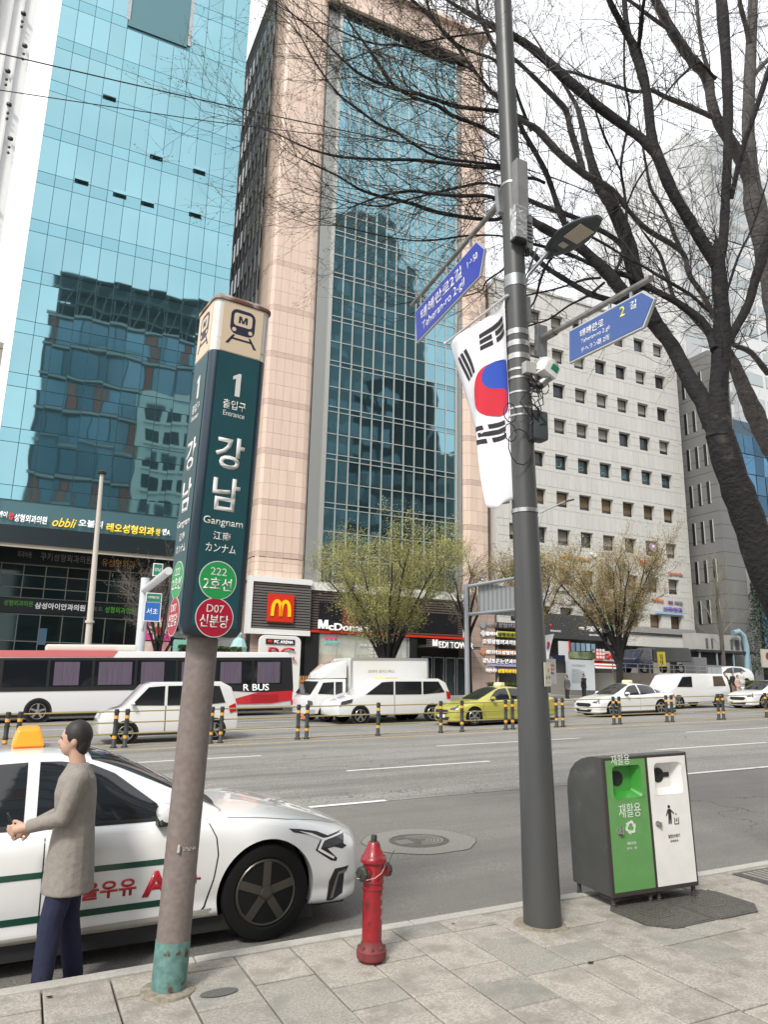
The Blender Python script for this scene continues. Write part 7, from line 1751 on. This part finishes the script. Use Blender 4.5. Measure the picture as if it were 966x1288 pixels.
# box lorry
lo = slab_vehicle('lorry', 'white box lorry with a rounded wind deflector above the cab, in front of the restaurant', 'lorry', 9.55, 26.3, [(0, .30), (.02, .85), (.18, 1.0), (.50, 1.48), (.62, 1.55), (1.55, 1.55), (1.55, .30)], 1.7, carw,
    [('side_window', [(.42, 1.02), (.62, 1.42), (1.05, 1.44), (1.05, .98)], carglass, .012), ('side_window', [(1.12, .98), (1.12, 1.44), (1.40, 1.44), (1.40, 1.05)], carglass, .012), ('headlamp', [(.02, .62), (.03, .80), (.20, .76), (.22, .62)], lens, .02), ('bumper', [(-.01, .30), (-.01, .48), (.30, .46), (.30, .30)], mat('grey bumper', (.4, .4, .4), .5), .015)], [(.75, .28), (3.9, .28)])
MB().prism([(.55, .05, 1.56), (.70, .05, 1.80), (1.05, .05, 2.08), (1.60, .05, 2.26), (1.62, .05, 1.56)], (0, 1.6, 0)).build('wind_deflector', carw, lo, bevel=.08, fix=True, smooth=True)
MB().box(1.72, 5.05, -.06, 1.76, .55, 2.32).build('cargo_box', mat('lorry box white', (.66, .66, .65), .5), lo, bevel=.02); MB().box(1.72, 5.05, -.08, -.06, 2.24, 2.32).box(1.70, 1.78, -.08, -.06, .55, 2.24).box(5.0, 5.07, -.08, -.06, .55, 2.24).build('box_edge', mat('box edge metal', (.5, .5, .5), .4, .6), lo)
MB().prism([(0.12, .10, 1.02), (.47, .10, 1.46), (.50, .10, 1.46), (.16, .10, 1.0)], (0, 1.5, 0), Matrix.Translation((-.02, 0, .01))).build('windscreen', carglass, lo); text('코리아 로지스틱스', mat('grey stencil', (.25, .25, .25), .6), lo, w=1.15, h=.12, loc=(3.0, -.065, 1.82), ext=.002, bold=0)
# minivan
mv = slab_vehicle('van', 'white people carrier with long dark windows in front of the box lorry', 'van', 10.05, 24.5, [(0, .28), (-.0, .62), (.15, .82), (.95, 1.02), (1.65, 1.48), (1.95, 1.56), (4.05, 1.55), (4.35, 1.40), (4.55, .95), (4.58, .30)], 1.75, carw,
    [('side_window', [(1.05, 1.02), (1.70, 1.44), (2.15, 1.46), (2.15, 1.0)], carglass, .012), ('side_window', [(2.22, 1.0), (2.22, 1.46), (3.30, 1.45), (3.30, .99)], carglass, .012), ('side_window', [(3.37, .99), (3.37, 1.45), (4.02, 1.44), (4.28, 1.05)], carglass, .012), ('door_seam', [(2.18, .35), (2.18, 1.0), (2.195, 1.0), (2.195, .35)], plast, .006), ('tail_lamp', [(4.38, .80), (4.34, 1.10), (4.48, 1.05), (4.54, .82)], tail, .02), ('headlamp', [(.05, .64), (.14, .80), (.55, .88), (.50, .76)], lens, .02)], [(.85, .31), (3.75, .31)], bev=.08)
MB().box(2.0, 2.5, .3, 1.4, 1.57, 1.60).build('yellow_roof_tag', mat('yellow tag', (.8, .6, .05), .5), mv)
def sedan(label, px, py, Y, paint, sc_=.90, rz=PI, sign_=None, cat='car', group=None, nose=True):
    p = at(px, py, Y); x = p.x; z = gz(x)-.134
    t, bo, ca, q1, q2 = make_sedan(label, cat, (x, Y+.93*sc_, z), sc_, paint, silver, 0, rz, sign_, group); del t['_b']; return t
ytx = mat('taxi yellow green', (.42, .40, .07), .3, coat=.7); otx = mat('taxi orange', (.75, .42, .03), .3, coat=.7)
sedan('yellow-green taxi with a cream roof lamp just left of the pole, beyond the fence', 598, 880, 21.8, ytx, sign_=((.75, .66, .42), .1), cat='taxi')
sedan('white taxi with a cream roof lamp right of the pole, beyond the fence', 772, 880, 23.2, carw, sign_=((.62, .70, .40), .1), cat='taxi')
wv = slab_vehicle('van', 'plain white panel van behind the white taxi right of the pole', 'van', at(838, 870, 26.4).x, 26.4, [(0, .28), (0, .75), (.6, 1.0), (1.1, 1.55), (1.4, 1.64), (3.9, 1.62), (4.2, 1.4), (4.35, .9), (4.35, .28)], 1.7, carw, [('side_window', [(.75, 1.02), (1.15, 1.48), (1.75, 1.50), (1.75, 1.0)], carglass, .012), ('rear_side_window', [(3.2, 1.02), (3.2, 1.5), (3.85, 1.5), (4.05, 1.02)], mat('tinted brown glass', (.14, .11, .08), .1, .3), .012)], [(.8, .3), (3.5, .3)], bev=.08)
sedan('silver white saloon car at the right edge beyond the fence', 962, 880, 24.5, carw)
# car park terrace with wall, lorry, white SUV
Yw = 37.5; r = prect(772, 846, 893, 866, Yw)
tw_ = thing('retaining_wall', 'brown stone retaining wall below the parked dark lorry', 'wall', (r[0], Yw, 0)); 
cells(tw_, 'wall_block', [(i*.75, i*.75+.75, gz(r[0])+.05+z*.5, gz(r[0])+.55+z*.5) for z in range(3) for i in range(int((r[1]-r[0])/.75))], mat('brown wall stone', (.20, .17, .14), .85, var=.12), y=0, thick=.05, gap=.015)
MB().box(0, r[1]-r[0], .003, 6.5, 0, gz(r[0])+1.5).build('terrace', mat('terrace concrete', (.25, .24, .22), .9), tw_)
rl_ = MB()
for z in (.35, .62): rl_.box(0, r[1]-r[0], .05, .09, gz(r[0])+1.5+z, gz(r[0])+1.53+z)
for i in range(9): rl_.box(i*(r[1]-r[0])/8-.02, i*(r[1]-r[0])/8+.02, .05, .09, gz(r[0])+1.5, gz(r[0])+2.15)
rl_.build('railing', STEEL, tw_)
q = at(800, 842, 38.6); navyl = mat('navy lorry paint', (.02, .035, .09), .3, coat=.6)
dl = slab_vehicle('lorry', 'dark blue lorry with grey canvas cover and yellow banner above the stone wall', 'lorry', q.x, 38.6, [(0, .35), (.05, .95), (.3, 1.05), (.75, 1.62), (1.6, 1.66), (1.6, .35)], 1.7, navyl, [('side_window', [(.5, 1.08), (.82, 1.52), (1.4, 1.54), (1.4, 1.04)], carglass, .012)], [(.8, .3), (4.2, .3)], zoff=1.45-.0)
MB().prism([(1.75, -.02, .75), (1.75, -.02, 1.62), (1.95, -.02, 1.78), (5.1, -.02, 1.74), (5.3, -.02, 1.6), (5.35, -.02, .75)], (0, 1.74, 0)).build('canvas_cover', mat('grey canvas', (.075, .08, .075), .8, bump=(1.5, .5, 2, .05)), dl, bevel=.06, fix=True)
yb_ = MB().box(2.0, 2.75, -.05, -.03, .45, 1.45).build('yellow_banner', mat('banner yellow', (.72, .60, .03), .5), dl); text('임\n대', BLACK, yb_, h=.7, loc=(2.37, -.052, .95), ext=.003, bold=.02)
su = at(899, 858, 38.0)
sv = slab_vehicle('parked_car', 'white sport utility car parked at the right behind the standing people', 'car', su.x, 38.2, [(0, .32), (.0, .72), (.2, .95), (.95, 1.08), (1.6, 1.45), (2.1, 1.56), (3.2, 1.52), (4.0, 1.32), (4.25, 1.15), (4.4, .85), (4.4, .34)], 1.75, carw, [('side_window', [(1.15, 1.09), (1.68, 1.41), (2.2, 1.47), (2.2, 1.08)], carglass, .012), ('side_window', [(2.27, 1.08), (2.27, 1.47), (3.1, 1.42), (3.55, 1.18)], carglass, .012)], [(.85, .33), (3.55, .33)], bev=.09, zoff=.35)
# bits by the dark grey block
sh = thing('plant_shed', 'pale louvred plant enclosure on a black frame in front of the dark grey block', 'shed', (at(874, 822, 42.0).x, 42.0, 0)); X_ = sh.location.x
r = prect(874, 796, 938, 820, 42.0)
MB().box(0, r[1]-r[0], 0, 1.1, r[2], r[3]).build('enclosure', mat('pale enclosure', (.42, .42, .39), .7, noi=(1, .15)), sh)
for (a, c) in ((887, 891), (894, 897), (918, 922), (924, 930), (932, 936)): q = prect(a, 801, c, 818, 42.0); MB().box(q[0]-X_, q[1]-X_, -.04, 0, r[2]+.15, r[3]-.35).build('louvre_panel', mat('dark louvre', (.10, .10, .10), .6), sh)
MB().box(-.4, r[1]-r[0]+.4, -.6, 1.2, r[2]-.18, r[2]).build('platform', BLACK, sh); MB().box(0, r[1]-r[0], .9, 1.2, 1.6, r[2]-.18).build('dark_undercroft', BLACK, sh)
for i in range(4): MB().box(i*(r[1]-r[0])/3-.05, i*(r[1]-r[0])/3+.05, -.5, -.4, 1.4, r[2]-.18).build('frame_post', mat('pale blue post', (.22, .32, .34), .5), sh)
bp = thing('duct_pipe', 'pale blue curved duct pipe rising beside the plant enclosure', 'pipe', at(938, 838, 41.5)); L = bp.location
MB().tube([at(940, 845, 41.5)-L, at(939, 815, 41.5)-L, at(935, 800, 41.5)-L, at(929, 794, 41.5)-L, at(922, 796, 41.5)-L], .22, 12).build('pipe', mat('pale blue duct', (.25, .38, .44), .4), bp, smooth=True)
sgb, w_, h_ = sign('sign_board', 'cream sign board with a dark emblem at the right frame edge', 'sign', 40.5, 958, 816, 985, 840, mat('cream board', (.48, .42, .36), .6), .15); MB().lathe([(.3, 0), (.3, .02)], 16, M=Matrix.Translation((w_*.3, 0, h_*.62)) @ Matrix.Rotation(PI/2, 4, 'X')).build('emblem', mat('maroon emblem', (.12, .03, .03), .5), sgb)
cab = thing('glazed_cabinet', 'grey framed glazed cabinet at the foot of the dark grey block', 'cabinet', (at(890, 850, 38.2).x, 38.2, gz(44)))
for i in range(3):
    for j in range(2): MB().box(i*.5, i*.5+.45, 0, .05, .3+j*.8, 1.05+j*.8).build('pane', mat('cabinet glass', (.35, .37, .38), .2), cab)
MB().box(-.06, 1.52, .05, .5, .2, 2.0).build('cabinet_frame', GREY, cab)
gb2 = thing('grey_kiosk', 'plain dark grey box kiosk at the corner of the white office block', 'kiosk', (at(874, 845, 39.5).x, 39.5, gz(43))); MB().box(0, 1.3, 0, 1.2, 0, 2.6).build('kiosk_body', mat('kiosk grey', (.16, .16, .17), .6), gb2, bevel=.03)
# cone and A-board beside the lorry
cn = thing('traffic_cone', 'orange traffic cone beside the lorry in front of the restaurant', 'cone', (at(383, 900, 29).x, 29, gz(10)-.13)); MB().lathe([(.20, 0), (.20, .03), (.15, .03), (.03, .62)], 14).build('cone_body', mat('cone orange', (.80, .14, .03), .5), cn)
ab = thing('trestle', 'slatted wooden trestle beside the orange cone', 'trestle', (at(383, 890, 34.5).x, 34.5, gz(12))); 
for i in range(5): MB().box(-.3+i*.14, -.22+i*.14, 0, .04, 0, 1.5).build('slat', mat('orange wood', (.45, .20, .06), .7), ab)
MB().box(-.34, .34, -.02, .0, 1.2, 1.3).box(-.34, .34, -.02, 0, .3, .4).build('cross_bar', mat('orange wood', (.45, .20, .06), .7), ab)
bpy.context.view_layer.update()
